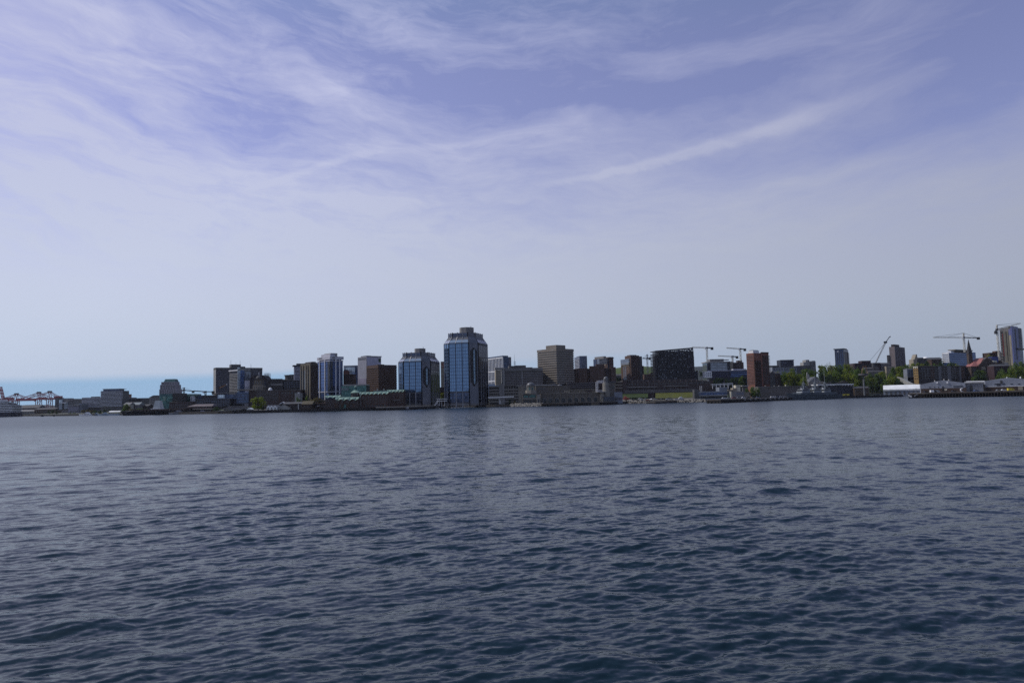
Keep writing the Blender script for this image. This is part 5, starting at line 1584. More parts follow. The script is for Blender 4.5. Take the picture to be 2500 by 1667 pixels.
b.body(BRICK, 1822.5, 1877, 861.5)
b.grid('L', G_DARK, 5, 21, b.z(938), b.H - 2, .05, .98, .42, .5, proud=.1)
b.floors('L', 'balcony', wall('white_sill', (.34, .20, .17)), 20, b.z(938), b.H - 2, .02, .98, .14, .35)
b.panel('R', 'recess_shade', wall('shadow_brick', (.06, .032, .028)), .02 * b.w, .5 * b.w, b.low, b.H - 9, .15)  # flat panel, shade of the recess put into its darker brick
b.floors('R', 'balcony', BRICK_B, 19, b.z(938), b.H - 10, .0, .42, .36, 1.5); b.floors('R', 'balcony', BRICK_D, 21, b.z(938), b.H - 2, .55, 1.02, .34, 1.4)
b.grid('R', G_DARK, 4, 20, b.z(937), b.H - 3, .55, .98, .55, .5, proud=.12); b.panel('R', 'pier', BRICK, .44 * b.w, .53 * b.w, b.low, b.H + .4, .7); b.panel('R', 'parapet', BRICK_D, .5 * b.w, b.w, b.H - .3, b.H + 1.2, .4)
b.slab('penthouse', WHITE, .03 * b.w, .42 * b.w, .1 * b.d, .8 * b.d, b.H - 5, b.z(855.5)); b.slab('penthouse_cap', STEEL_D, .06 * b.w, .38 * b.w, .15 * b.d, .7 * b.d, b.z(855.6), b.z(854.2))
MB().bar((.2 * b.w, 5, b.z(856)), (.2 * b.w, 5, b.z(851.5)), .4).build('mast', WHITE_P, b.root)
b.close()
b = Bd('arched_terrace', 'dark stone row houses with rounded gables right of the red brick tower', 'house', 1878, 920, 900, 0)
b.px('wall', CONC_D, 1878, 1904, 911, 948, 14, low=True); b.pxgable('gable', CONC_D, 1880, 1892, 911, 905.5, 12, -.3, 'y', 0); b.pxgable('roof', SLATE, 1879, 1904, 911, 907, 14); b.pxgrid(G_DARK, 1880, 1903, 914, 935, 5, 4, .4, .5); b.px('wing', BRICK_D, 1895, 1906, 913, 945, 12, -2)
for (xa, xb, yt, D, mt, gm, lab, nu, nz) in [
        (1906, 1938.5, 879, 1260, NAVY, G_NAVY, 'dark blue glass block on the skyline right of the red brick tower', 7, 4),
        (1880, 1902, 893, 1180, BLACK, G_DARK, 'low black flat-roofed block behind the dark row houses', 4, 2),
        (1886, 1946, 896, 1120, BLUEGREY, G_DARK, 'wide blue-grey low block below the dark blue glass block', 9, 2),
        (1944, 1984, 893, 1130, CONC_D, G_DARK, 'grey-fronted low block below the stepped grey block', 6, 2)]:
    b = Bd('skyline_block', lab, 'building', xa, yt + 6, D, 0)
    b.px('wall', mt, xa, xb, yt, yt + 30, 18, low=True); b.px('roof', CONC_D, xa - .3, xb + .3, yt - .8, yt + .5, 19, -.5); b.pxgrid(gm, xa + 1, xb - 1, yt + 2, yt + 2 + nz * 3.4, nu, nz, .6, .55)
b = Bd('stepped_grey_block', 'stepped pale grey block with curved dark end above the trees', 'building', 1962, 885, 1200, 0)
for (xa, xb, yt, of, mt) in ((1962, 1977, 884, 0, CONC_L), (1968, 1976.5, 878.2, 2, CONC_L), (1976, 1992, 882, 1, CONC), (1984, 1991, 880.5, 2, STEEL)):
    b.px('wall', mt, xa, xb, yt, 912, 14, of, low=True)
b.pxgrid(G_DARK, 1977, 1991, 884.5, 895, 4, 3, .7, .5, off=1); b.pxgrid(G_DARK, 1973.5, 1976, 879, 890, 1, 3, .8, .8, off=2)

# waterfront below: pergola, navy offices, wall, sheds
b = Bd('white_pergola', 'white steel frame gantry above the blue waterfront offices', 'pergola', 1740, 945, 845, 0)
for xx in (1740, 1749.5, 1759, 1768.5, 1778, 1789):
    p, q = b.u(xx, 949), b.u(xx, 937)
    MB().box(p[0] - .28, p[0] + .28, 0, .5, p[1], q[1]).build('post', WHITE, b.root)
p, q = b.u(1738, 938.2), b.u(1790, 935.2); r_ = b.u(1790, 937)
MB().bar((p[0], .2, p[1]), (q[0], .2, q[1]), .55).build('beam', WHITE, b.root); MB().bar((p[0], .2, p[1] - 1.3), (q[0], .2, q[1] - 1.4), .4).build('beam', WHITE, b.root); MB().bar((p[0], 4, p[1]), (q[0], 4, q[1]), .45).build('beam', WHITE, b.root)
b = Bd('blue_waterfront_offices', 'low blue-grey banded offices with a square concrete stair tower behind the long pier', 'office building', 1696, 960, 815, 0)
b.px('wall', BLUEGREY, 1705, 1776, 955, 985, 18, low=True); b.px('stair_tower', CONC_D, 1695.5, 1706, 951, 985, 8, -1.5, low=True); b.px('upper_wing', BLUEGREY, 1756, 1776, 945, 958, 14, 1)
b.px('window_band', G_BLUE2, 1711, 1775, 958.5, 962.5, 1, -.25); b.px('canopy', CONC_L, 1706, 1777, 965, 966.4, 6, -2.5); b.px('window_band', G_DARK, 1711, 1775, 967, 972, 1, -.2); b.px('flagstaff', STEEL, 1711, 1711.7, 941, 956, .4, 3)
for xx in (1709, 1713):
    b.px('post', WHITE, xx, xx + .6, 942, 957, .4, -1)
b = Bd('white_boat_shed', 'pale angular building stepping up like a ship bridge beside the blue offices', 'building', 1778, 950, 825, 0)
b.px('wall', CREAM, 1797, 1808, 940, 985, 8, 2, low=True); b.px('upper_wing', STONE_L, 1790, 1800, 947, 985, 9, 1, low=True); b.px('upper_wing', STONE_L, 1778, 1792, 951, 954, 10, .5)
b.pxgrid(G_DARK, 1799, 1806, 942, 945, 1, 1, .8, .7, off=2)
b = Bd('grey_quay_house', 'flat grey quay house with cream end wall near the pier', 'building', 1784, 965, 812, 0)
b.px('wall', CONC, 1786, 1817, 955, 980, 10, low=True); b.px('end_wall', CREAM, 1784, 1787.5, 955, 978, 9, -.3); b.pxgrid(G_BLUE2, 1797, 1816, 959.5, 962, 3, 1, .7, .9); b.px('low_wing', STONE, 1817, 1832, 957, 980, 8, 1, low=True); b.px('door', BROWN, 1829, 1831, 959, 964, .6, .8)
b = Bd('pale_bus_shelter', 'small flat-roofed pale shelter at the foot of the red brick tower', 'shelter', 1812, 943, 860, 0)
b.px('roof', CONC_L, 1812, 1828, 940.5, 943, 6, 0); b.px('wall', CONC_D, 1814, 1826, 943, 960, 4, 1, low=True)
b = Bd('long_windowless_shed', 'long windowless brown-grey shed wall behind the grey navy ships', 'shed', 1852, 955, 845, 0)
b.px('wall', wall('weathered_siding', (.16, .145, .14)), 1852, 2000, 944, 985, 26, low=True); b.px('roof', wall('shed_roof', (.20, .19, .185)), 1851, 2001, 942.3, 944.6, 27, -.6); b.px('downpipe', STEEL_D, 1925.6, 1926.6, 944, 960, .4, -.4); b.px('roof_vent', CREAM, 1917.5, 1919.5, 938.8, 943, 1.5, 4)
for xx in (1868, 1890, 1901):
    b.px('roof_vent', CONC_L, xx, xx + 2.6, 941, 942.6, 1.5, 4)
b = Bd('navy_shed', 'dark blue dockyard shed with bright white roof edge right of the navy ships', 'shed', 1996, 950, 930, 0)
b.px('wall', NAVY, 1997, 2084, 939.5, 975, 24, low=True); b.px('roof', WHITE_P, 1996, 2084.5, 937.3, 939.6, 25, -1); b.px('pier', CONC_D, 2041, 2042.6, 940, 965, .6, -.4); b.px('end_trim', CONC, 2083, 2085, 939, 964, 1, -.5)
for xx in (2027, 2034, 2056, 2063, 2070, 2077):
    b.px('floodlight', WHITE, xx, xx + 3, 939.3, 941, 1, -1.2)
b = Bd('gabled_dock_house', 'grey gabled dockyard houses with twin chimneys behind the navy shed', 'house', 2010, 935, 965, 0)
b.px('wall', CONC_D, 2010, 2072, 933.5, 970, 14, low=True); b.pxgable('roof', SLATE, 2008, 2040, 934, 930.5, 14); b.pxgable('roof', wall('brown_shingle', (.14, .12, .10)), 2046, 2072, 934, 929, 14, 0, 'y')
for xx in (2026, 2033):
    b.px('chimney', STONE, xx, xx + 2, 930, 935, 1, 2)
b.pxgrid(G_DARK, 2012, 2044, 935, 939, 6, 1, .4, .7)
b = Bd('grey_gabled_house', 'large grey gabled house with dormers above the navy ships', 'house', 1973, 930, 950, 0)
b.px('wall', CONC, 1975, 2006, 932, 965, 14, low=True); b.pxgable('roof', wall('blue_slate', (.15, .16, .18)), 1974, 2006, 933, 919.5, 16, -.5, 'y'); b.pxgrid(G_DARK, 1980, 2000, 930, 938, 4, 2, .4, .5); b.px('chimney', CONC_L, 1970, 1972.4, 909, 925, 1.2, 3); b.px('chimney', CONC_L, 1972, 1976, 914, 925, 1.2, 3)
b = Bd('small_grey_mansion', 'brown-roofed shed right of the navy shed under the harbour lamp mast', 'shed', 2086, 948, 925, 0)
b.px('wall', wall('brown_siding', (0.12, 0.085, 0.06)), 2086, 2122, 947, 972, 12, low=True); b.pxgable('roof', SLATE, 2085, 2123, 947, 943, 12); b.pxgrid(G_DARK, 2089, 2119, 950, 956, 6, 1, .5, .7)

# skyline on the hill
b = Bd('slim_glass_tower', 'slim dark glass apartment tower with flat overhanging roof above the trees', 'apartment tower', 2059, 855, 1150, 52)
b.body(G_NAVY, 2039, 2071.5, 852)
b.floors('L', 'floor_band', NAVY, 13, b.z(890), b.H - 1, 0, 1, .2, .3); b.ribs('L', 'rib', NAVY, 5, b.z(895), b.H, .7, .45)
b.panel('R', 'brick_side', wall('brown_grey', (.10, .08, .085)), .2 * b.w, b.w, b.low, b.H - 4, .3); b.floors('R', 'balcony', CONC_D, 12, b.z(890), b.H - 4.5, .7, 1.05, .3, 1.2); b.grid('R', G_DARK, 3, 12, b.z(890), b.H - 4.5, .2, .7, .5, .5, proud=.35)
MB().box(-1.6, b.w * .6, -1.2, b.d + 1.8, b.H - .2, b.H + 1).build('roof_slab', NAVY, b.root); b.panel('L', 'pale_panel', OFFW, .55 * b.d, .75 * b.d, b.H - 4, b.H - 2.2, .5)
b = Bd('maroon_slab', 'long low dark maroon block with roof house above the trees', 'building', 2085, 890, 1080, 0)
b.px('wall', wall('maroon_panel', (0.055, 0.028, 0.034)), 2087, 2150, 886, 915, 22, low=True); b.px('roof_house', wall('maroon_panel', (0.055, 0.028, 0.034)), 2104.5, 2126, 880.3, 887, 12, 3); b.pxgrid(BLACK, 2088, 2149, 888, 896, 3, 1, .96, .5, 'window_band'); b.px('parapet', BRICK_D, 2084, 2090, 888.5, 912, 14, 2)
b = Bd('stone_terraces', 'two rows of grey stone town houses below the maroon block', 'house', 2108, 905, 1040, 0)
for (xa, xb, yt, D_) in ((2112, 2146, 899, 0), (2120, 2158, 907, -8)):
    b.px('wall', wall('grey_ashlar', (.22, .20, .185)), xa, xb, yt, yt + 22, 10, D_, low=True); b.pxgrid(G_DARK, xa + 1, xb - 1, yt + 2, yt + 9, 10, 2, .4, .5, off=D_); b.pxgable('roof', SLATE, xa, xb, yt, yt - 2.6, 10, D_)
b = Bd('small_hill_house', 'low grey house left of the grey concrete tower', 'house', 2152, 892, 1080, 0)
b.px('wall', CONC_D, 2152, 2172, 888, 910, 12, low=True); b.pxgable('roof', SLATE, 2151, 2173, 888.5, 885, 12); b.px('wall', STONE_L, 2164, 2185, 894, 910, 10, -6, low=True); b.pxgrid(G_DARK, 2165, 2184, 896, 901, 5, 1, .5, .6, off=-6)
b = Bd('grey_concrete_tower', 'plain mauve-grey concrete tower with dark plant room', 'office tower', 2184, 850, 1120, 44)
GT = wall('mauve_concrete', (0.17, 0.155, 0.17), var=.08)
b.body(GT, 2171.5, 2209, 846)
b.panel('L', 'side_face', wall('pink_concrete', (0.27, 0.225, 0.225), var=.08), .05, b.d, b.low, b.H, .2); b.ribs('R', 'rib', wall('mauve_rib', (0.20, 0.185, 0.20)), 9, b.z(895), b.H, .6, .35); b.grid('L', G_DARK, 3, 12, b.z(890), b.H - 2, .55, .98, .3, .5, proud=.25)
b.slab('penthouse', wall('plum_plant', (.05, .04, .045)), .1 * b.w, .6 * b.w, .2 * b.d, .8 * b.d, b.H - .3, b.z(840)); MB().box(-1.5, 1.5, b.d, b.d + 3.5, -9, b.z(866)).build('side_slab', STEEL_D, b.root)
MB().bar((.8 * b.w, 3, b.H), (.8 * b.w, 3, b.H + 3), .25).build('mast', STEEL, b.root)
b = Bd('tan_school', 'pale tan pointed building with dark stepped roofs on the hilltop', 'building', 2231, 880, 1060, 0)
b.px('wall', STONE_L, 2231, 2240, 877, 915, 12, 0, low=True); b.pxgable('gable', STONE_L, 2232, 2242, 877, 865.5, 10, .5, 'y', 0); b.px('wall', STEEL_D, 2239, 2256, 873, 915, 14, 1, low=True); b.px('roof_house', CONC_D, 2234, 2239, 865, 870, 6, 4); b.pxgrid(G_DARK, 2240, 2255, 876, 890, 3, 3, .5, .5, off=1)
b = Bd('white_domed_hall', 'small white dome on a dark hall beside the tan pointed building', 'building', 2256, 877, 1120, 0)
b.px('wall', STEEL_D, 2256, 2274, 874.5, 905, 14, low=True); uc, z0_ = b.u(2264.5, 875)
MB().dome((uc, 6), 4.6, z0_, 2.9, 16, 5).build('dome', WHITE_P, b.root, smooth=True); b.pxgrid(G_DARK, 2258, 2273, 877, 882, 3, 1, .6, .6)
b = Bd('hilltop_houses', 'dark hilltop houses with sloped roofs left of the blue glass offices', 'house', 2275, 880, 1080, 0)
b.px('wall', BROWN, 2275, 2300, 877, 905, 12, low=True); b.pxgable('roof', SLATE, 2274, 2301, 877.5, 872, 13); b.pxgrid(G_DARK, 2277, 2298, 880, 886, 5, 1, .5, .6)
b = Bd('blue_glass_offices', 'blue glass office block with white left end and overhanging roof beneath a tower crane', 'office building', 2317, 870, 1120, 36)
b.body(G_BLUE2, 2301, 2372, 861)
b.floors('R', 'floor_band', NAVY, 6, b.z(892), b.H, 0, 1, .16, .3); b.panel('L', 'white_end', WHITE, 0, b.d, b.z(886), b.H + .3, .3); b.floors('L', 'window_band', G_GREY, 5, b.z(886), b.H - .6, .06, .94, .5, .4)
b.slab('roof', STONE, .26 * b.w, 1.05 * b.w, -1.2, b.d, b.z(854.2), b.z(852)); b.slab('penthouse', CONC, .3 * b.w, .98 * b.w, 3, b.d - 2, b.H - .2, b.z(854)); b.panel('R', 'white_rib', WHITE, .93 * b.w, .96 * b.w, b.z(875), b.H, .6)
b.slab('penthouse', WHITE, .16 * b.w, .3 * b.w, 2, 8, b.H - .2, b.z(856)); b.slab('rear_block', G_BLUE2, b.w * 1.0, b.w * 1.34, 4, b.d, -9, b.z(856.5))
b.close()
# church with spire
b = Bd('spired_church', 'dark stone church with tall pointed spire and faded red roof', 'church', 2384, 885, 1020, 0)
STN = wall('dark_sandstone', (0.085, 0.062, 0.05))
ua, ub = b.u(2378.5, 870)[0], b.u(2387.5, 870)[0]
zb_, zt_ = b.u(2383, 862)[1], b.u(2378.5, 826)[1]
um, wd = (ua + ub) / 2, (ub - ua)
MB().box(ua, ub, 12, 12 + wd, -9, zb_).build('tower', STN, b.root)
MB().prism([(ua - .2, 11.8), (ub + .2, 11.8), (ub + .2, 12.2 + wd), (ua - .2, 12.2 + wd)], zb_, zt_, [(um - .1, 11.9 + wd / 2), (um + .1, 11.9 + wd / 2), (um + .1, 12.1 + wd / 2), (um - .1, 12.1 + wd / 2)]).build('spire', wall('spire_slate', (.055, .05, .052)), b.root)
b.px('wall', STN, 2388, 2434, 891, 935, 26, 1, low=True); b.pxgable('gable', STN, 2386, 2434, 893, 872.5, 1.5, .6, 'y', 0)
p0, p1 = b.u(2371, 894), b.u(2389, 894); q0, q1 = b.u(2400, 873.5), b.u(2405, 873.5)
MB().add([(p0[0], 0, p0[1]), (p1[0], 0, p1[1]), (q1[0], 3, q1[1]), (q0[0], 16, q0[1]), (p0[0] - 1, 14, p0[1]), (p0[0], .3, p0[1] - .4), (p1[0], .3, p1[1] - .4), (q1[0], 3.3, q1[1] - .5), (q0[0], 16, q0[1] - .5), (p0[0] - 1, 14, p0[1] - .4)],
         [(0, 1, 2, 3, 4), (9, 8, 7, 6, 5), (0, 5, 6, 1), (1, 6, 7, 2), (2, 7, 8, 3), (3, 8, 9, 4), (4, 9, 5, 0)]).build('roof', PINKROOF, b.root)
b.px('side_wall', STN, 2372, 2389, 894, 930, 14, 1, low=True); b.pxgable('roof', SLATE, 2386, 2435, 893, 872, 24, 2.4, 'y', .3); b.px('porch', STONE, 2398, 2406, 895, 902, 2, -.4); b.pxgrid(G_DARK, 2375, 2384, 898, 908, 3, 1, .4, 1); b.pxgrid(G_DARK, 2408, 2426, 896, 910, 3, 1, .4, 1)
# apartments with ochre end
b = Bd('ochre_ended_apartments', 'long dark five-storey apartment block with ochre left end', 'apartment building', 2242, 910, 985, 27)
b.body(wall('charcoal_brick', (.060, .052, .055)), 2231, 2371, 894.5)
L = b.d
b.panel('L', 'ochre_end', OCHRE, 0, L, b.low, b.z(898.5), .4); b.panel('L', 'cream_end', CREAM, 0, L, b.z(898.5), b.H + .2, .5); b.grid('L', G_DARK, 2, 5, b.z(927), b.H, .08, .92, .4, .45, proud=.55)
b.panel('R', 'roof', wall('grey_coping', (.16, .15, .15)), -.5, b.w + .5, b.H - .1, b.H + .9, .9, 10); b.grid('R', G_DARK, 18, 5, b.z(925), b.H - .6, .04, .97, .5, .5, proud=.12); b.floors('R', 'balcony', wall('balcony_grey', (.15, .14, .145)), 5, b.z(925), b.H - .8, .05, .35, .3, 1.1, at_=.0); b.floors('R', 'balcony', wall('balcony_grey', (.15, .14, .145)), 5, b.z(925), b.H - .8, .42, .52, .3, 1.1); b.floors('R', 'balcony', wall('balcony_grey', (.15, .14, .145)), 5, b.z(925), b.H - .8, .62, .74, .3, 1.1)
for (u0, u1) in ((.36, .41), (.53, .60), (.76, .79)):
    b.panel('R', 'grey_bay', wall('grey_render', (.23, .23, .25)), u0 * b.w, u1 * b.w, b.low, b.H, .8)
for i, (u0, u1) in enumerate(((.22, .29), (.80, .86))):
    b.panel('R', 'red_bay', BRICK_B, u0 * b.w, u1 * b.w, b.z(926), b.H - .5, .5)
b.close()
b = Bd('grey_corner_house', 'small blue-grey house left of the ochre-ended apartment block', 'house', 2215, 910, 1010, 0)
b.px('wall', BLUEGREY, 2215.5, 2230, 901, 935, 10, low=True); b.pxgable('roof', SLATE, 2215, 2230.5, 901, 898.5, 10); b.pxgrid(G_DARK, 2217, 2229, 903, 919, 2, 4, .4, .5)
b = Bd('grey_corner_house', 'low dark garage below the blue-grey house by the uphill road', 'house', 2216, 925, 1010, 0)
b.px('wall', BRICK_D, 2217, 2232, 921, 945, 8, low=True); b.px('roof', CONC, 2216, 2232, 919.8, 921.4, 9, -.4); b.pxgrid(CONC_L, 2221, 2231, 928, 931, 2, 1, .7, .7, 'door')
# towers at the far right
b = Bd('cladded_high_rise', 'tall blue and grey high-rise being clad, at the right edge of the skyline', 'apartment tower', 2470, 800, 1050, 38)
b.body(wall('raw_concrete', (.22, .21, .20)), 2441.5, 2494, 798.5)
HZ = lambda y: b.z(y)
b.panel('L', 'scaffold_strip', wall('open_slab', (.06, .055, .055)), .78 * b.d, b.d, HZ(880), HZ(806), .3)
b.floors('L', 'floor_edge', CONC_L, 20, HZ(880), HZ(806), .86, 1.04, .28, 1.0)
b.floors('L', 'red_net', wall('brick_red_net', (.30, .07, .06)), 10, HZ(868), HZ(812), .76, .82, .8, .5)
b.panel('L', 'olive_panel', wall('olive_panel', (.20, .185, .145)), .32 * b.d, .66 * b.d, b.low, HZ(808), .5); b.panel('L', 'dark_strip', BLACK, .46 * b.d, .52 * b.d, HZ(880), HZ(808), .7); b.panel('L', 'cream_strip', STONE_L, .10 * b.d, .28 * b.d, b.low, HZ(818), .5)
b.panel('L', 'violet_panel', wall('violet_cladding', (.22, .23, .45)), .1 * b.d, .28 * b.d, HZ(818), HZ(803), .5)
b.panel('L', 'blue_face', wall('blue_cladding', (.16, .19, .42), rough=.4), -.3, .09 * b.d, b.low, b.H + 1, .7)
b.panel('R', 'blue_face', wall('blue_cladding', (.16, .19, .42), rough=.4), -.3, .62 * b.w, b.low, b.H + 1, .5); b.panel('R', 'dark_strip', NAVY, .24 * b.w, .34 * b.w, HZ(878), b.H - 2, .7); b.floors('R', 'balcony', NAVY, 19, HZ(850), b.H - .5, .64, 1.0, .4, 1.2); b.panel('R', 'dark_side', G_NAVY, .62 * b.w, b.w, b.low, b.H, .2)
MB().box(-.3, b.w * .6, -.3, b.d * .3, b.H - .2, b.H + 1.4).build('roof_fin', NAVY, b.root); b.panel('R', 'sky_bridge', BLACK, .3 * b.w, 1.02 * b.w, HZ(853), HZ(849.5), 2.0)
b = Bd('brown_flat_block', 'brown flat-roofed block behind the church near the tall high-rise', 'building', 2417, 865, 1080, 0)
b.px('wall', BROWN, 2417, 2450, 860.5, 905, 16, low=True); b.px('roof_house', BRICK_B, 2431, 2443, 856.5, 861, 8, 3); b.pxgrid(G_DARK, 2419, 2448, 863, 880, 6, 4, .5, .5)
b = Bd('bright_blue_block', 'small bright blue panelled building right of the church roof', 'building', 2420, 878, 1030, 0)
b.px('wall', STONE, 2415, 2424, 873, 905, 10, 1, low=True); b.px('wall', wall('bright_blue_panel', (.04, .06, .30)), 2423, 2437, 870.5, 884, 9, 0); b.px('base', CREAM, 2425, 2434, 880, 886, 7, -1.5); b.pxgrid(G_BLUE2, 2424, 2436, 872, 880, 4, 2, .55, .6); b.px('wing', OCHRE, 2427, 2433, 884, 895, 6, -1.5); b.px('roof', STEEL_D, 2434, 2462, 886, 892, 10, 1); b.px('wall', CONC_L, 2453, 2461, 885.5, 893, 8, -1)
b = Bd('maroon_sheds', 'dark maroon sheds between church and the right-hand trees', 'shed', 2430, 900, 960, 0)
b.px('wall', wall('maroon_panel', (0.055, 0.028, 0.034)), 2428, 2466, 893, 935, 14, low=True); b.pxgable('roof', SLATE, 2427, 2467, 893, 888.5, 14); b.pxgrid(G_DARK, 2431, 2463, 897, 905, 6, 1, .5, .7)

# warehouses on the right-hand dock
def warehouse(name, label, x0, x1, yeave, yridge, ybase, D, depth, mat, roof, along='y', doors=0, off=0):
    b = Bd(name, label, 'warehouse', x0, yeave, D, -27)
    b.px('wall', mat, x0, x1, yeave, ybase, depth, low=True)
    if along == 'y':
        b.pxgable('gable', mat, x0 + .2, x1 - .2, yeave, yridge + .6, .8, -.05, 'y', 0); b.pxgable('roof', roof, x0, x1, yeave, yridge, depth, .9, 'y', .3)
    else:
        b.pxgable('roof', roof, x0, x1, yeave, yridge, depth, -.6, 'x', .4)
    return b
LB = wall('pale_blue_siding', (.34, .37, .44), rough=.55)
b = Bd('white_roofed_warehouse', 'long low warehouse with bright white sloped roof on the right-hand dock', 'warehouse', 2157, 945, 940, -27)
b.px('wall', BLUEGREY, 2157, 2249, 951.5, 975, 26, low=True); ua, ub = b.u(2156, 947)[0], b.u(2249.5, 945)[0]; ze, zr = b.u(2203, 950.5)[1], b.u(2203, 939)[1]
MB().add([(ua, -.8, ze), (ub, -.8, ze), (ub, 18, zr), (ua, 18, zr), (ua, -.8, ze - .5), (ub, -.8, ze - .5), (ub, 18, zr - .5), (ua, 18, zr - .5)], [(0, 1, 2, 3), (7, 6, 5, 4), (0, 4, 5, 1), (1, 5, 6, 2), (2, 6, 7, 3), (3, 7, 4, 0)]).build('roof', WHITE_P, b.root)
b.px('gutter', STEEL, 2156.5, 2249, 949.8, 950.7, .5, -1.0); b.px('fascia', WHITE_P, 2156.5, 2249, 950.9, 952.6, 1, -.9)
for i in range(8):
    b.px('door', CONC_D, 2162 + i * 11, 2167 + i * 11, 956, 963, .4, -.2)
b = warehouse('blue_warehouse', 'pale blue-grey warehouse with wide gable and brown brick base, left of the white roof strip', 2249, 2358, 936.5, 927.8, 970, 705, 30, LB, GREYROOF)
b.px('brick_base', BROWN, 2248.8, 2360, 947.5, 972, 1, -.4); b.px('window_band', G_DARK, 2328, 2351, 941.5, 944.2, .5, -.2)
for xx in (2286, 2311):
    b.px('vent', WHITE, xx, xx + 4, 931.5, 936, .6, -.7)
for xx in (2269, 2280, 2290):
    b.px('window', G_DARK, xx, xx + 2.5, 944, 946, .4, -.2)
b.px('door', BLACK, 2300.5, 2304, 943, 956, .5, -.5); b.px('sign', CREAM, 2306, 2312, 949, 953, .3, -.6)
for xx, yy in ((2283, 928), (2305.5, 925), (2317, 926)):
    uc, z0_ = b.u(xx, yy + 2)
    MB().dome((uc, 4), .8, z0_ - 1.2, 2.2, 8, 3).build('roof_vent', CONC_L, b.root)
b = warehouse('grey_ribbed_shed', 'grey ribbed metal shed between the two pale blue warehouses', 2359, 2404, 934.5, 930.5, 970, 695, 24, wall('grey_ribbed_siding', (.30, .32, .36), rough=.5), GREYROOF, 'x')
for i in range(10):
    b.px('rib', STEEL, 2361 + i * 4.3, 2361.8 + i * 4.3, 935, 955, .4, -.25)
b.px('door', STEEL_D, 2368, 2375, 940, 955, .5, -.3); b.px('open_end', BLACK, 2401, 2405, 938, 955, 1, -.4)
b = Bd('white_roof_strip', 'low shed showing only a bright white roof between the dock warehouses', 'warehouse', 2362, 932, 735, -27)
b.px('wall', BLUEGREY, 2362, 2407, 935, 960, 10, 1, low=True); ua, ub = b.u(2362, 932)[0], b.u(2407, 932)[0]; ze, zr = b.u(2385, 936)[1], b.u(2385, 929.5)[1]
MB().add([(ua, 0, ze), (ub, 0, ze), (ub, 13, zr), (ua, 13, zr), (ua, 0, ze - .5), (ub, 0, ze - .5), (ub, 13, zr - .5), (ua, 13, zr - .5)], [(0, 1, 2, 3), (7, 6, 5, 4), (0, 4, 5, 1), (1, 5, 6, 2), (2, 6, 7, 3), (3, 7, 4, 0)]).build('roof', WHITE_P, b.root)
b = warehouse('blue_warehouse', 'pale blue-grey gabled warehouse at the right edge of the dock', 2406, 2520, 928.5, 921.5, 968, 705, 34, LB, GREYROOF)
b.px('brick_base', BROWN, 2406, 2521, 943.5, 970, 1, -.4)
for xx in (2428, 2448, 2467, 2485):
    b.px('window', G_DARK, xx, xx + 6, 936.5, 938.3, .4, -.2)
b.px('door', NAVY, 2434, 2443, 936, 945, .5, -.3); b.px('roller_door', STONE_L, 2486, 2497, 943.5, 952, .5, -.7); b.px('vent', STEEL_D, 2442, 2447, 929, 936, .6, -.6); b.px('white_trim', WHITE, 2406, 2520, 942.4, 943.4, .5, -.6)
for xx, yy in ((2460, 920.5), (2463, 922), (2493, 919.5)):
    uc, z0_ = b.u(xx, yy + 2)
    MB().dome((uc, 4), .7, z0_ - .6, 1.6, 8, 3).build('roof_vent', WHITE_P, b.root)

# ================================================================== hills
hm = wall('citadel_grass', (0.075, 0.115, 0.022), var=.35, scale=.02, grime=.0)
def hill(name, x, yb, D, rx, ry, ytop, mat):
    p = at(x, ytop, D)
    h = p.z + 4
    vs, fs = [], []
    n, m = 40, 9
    r_ = random.Random(int(x))
    for j in range(m + 1):
        t = j / m
        for i in range(n):
            a = 2 * math.pi * i / n
            q = 1 - t
            z = h * (1 - q ** 2.2) * (1 + r_.uniform(-.03, .03) * (1 - t))
            vs.append((rx * q * math.cos(a), ry * q * math.sin(a), z - 4))
    for j in range(m):
        for i in range(n):
            fs.append((j * n + i, j * n + (i + 1) % n, (j + 1) * n + (i + 1) % n, (j + 1) * n + i))
    o = MB().add(vs, fs).build(name, mat, smooth=True)
    o.location = (p.x, p.y, 0)
    o['kind'] = 'structure'
    return o
hill('grass_hill', 1548, 0, 1330, 150, 170, 894.5, hm)
hill('far_hill', 1715, 0, 3600, 520, 300, 894.5, wall('far_woods', (.05, .06, .055)))
hill('far_hill', 80, 0, 3400, 260, 200, 988, wall('far_woods', (.05, .06, .055)))
# the shore the photographer left: only its reflection reaches the picture
fs_ = MB()
rr = random.Random(4)
prev = None
for i in range(49):
    x = -1800 + i * 75
    z = 14 + rr.uniform(0, 20)
    if prev:
        fs_.add([(prev[0], -600, -1), (x, -600, -1), (x, -640, z), (prev[0], -640, prev[1]), (x, -900, 8), (prev[0], -900, 8)], [(1, 0, 3, 2), (2, 3, 5, 4)])
    prev = (x, z)
o = fs_.build('opposite_hills', wall('far_woods', (.05, .06, .055)))
o['kind'] = 'structure'

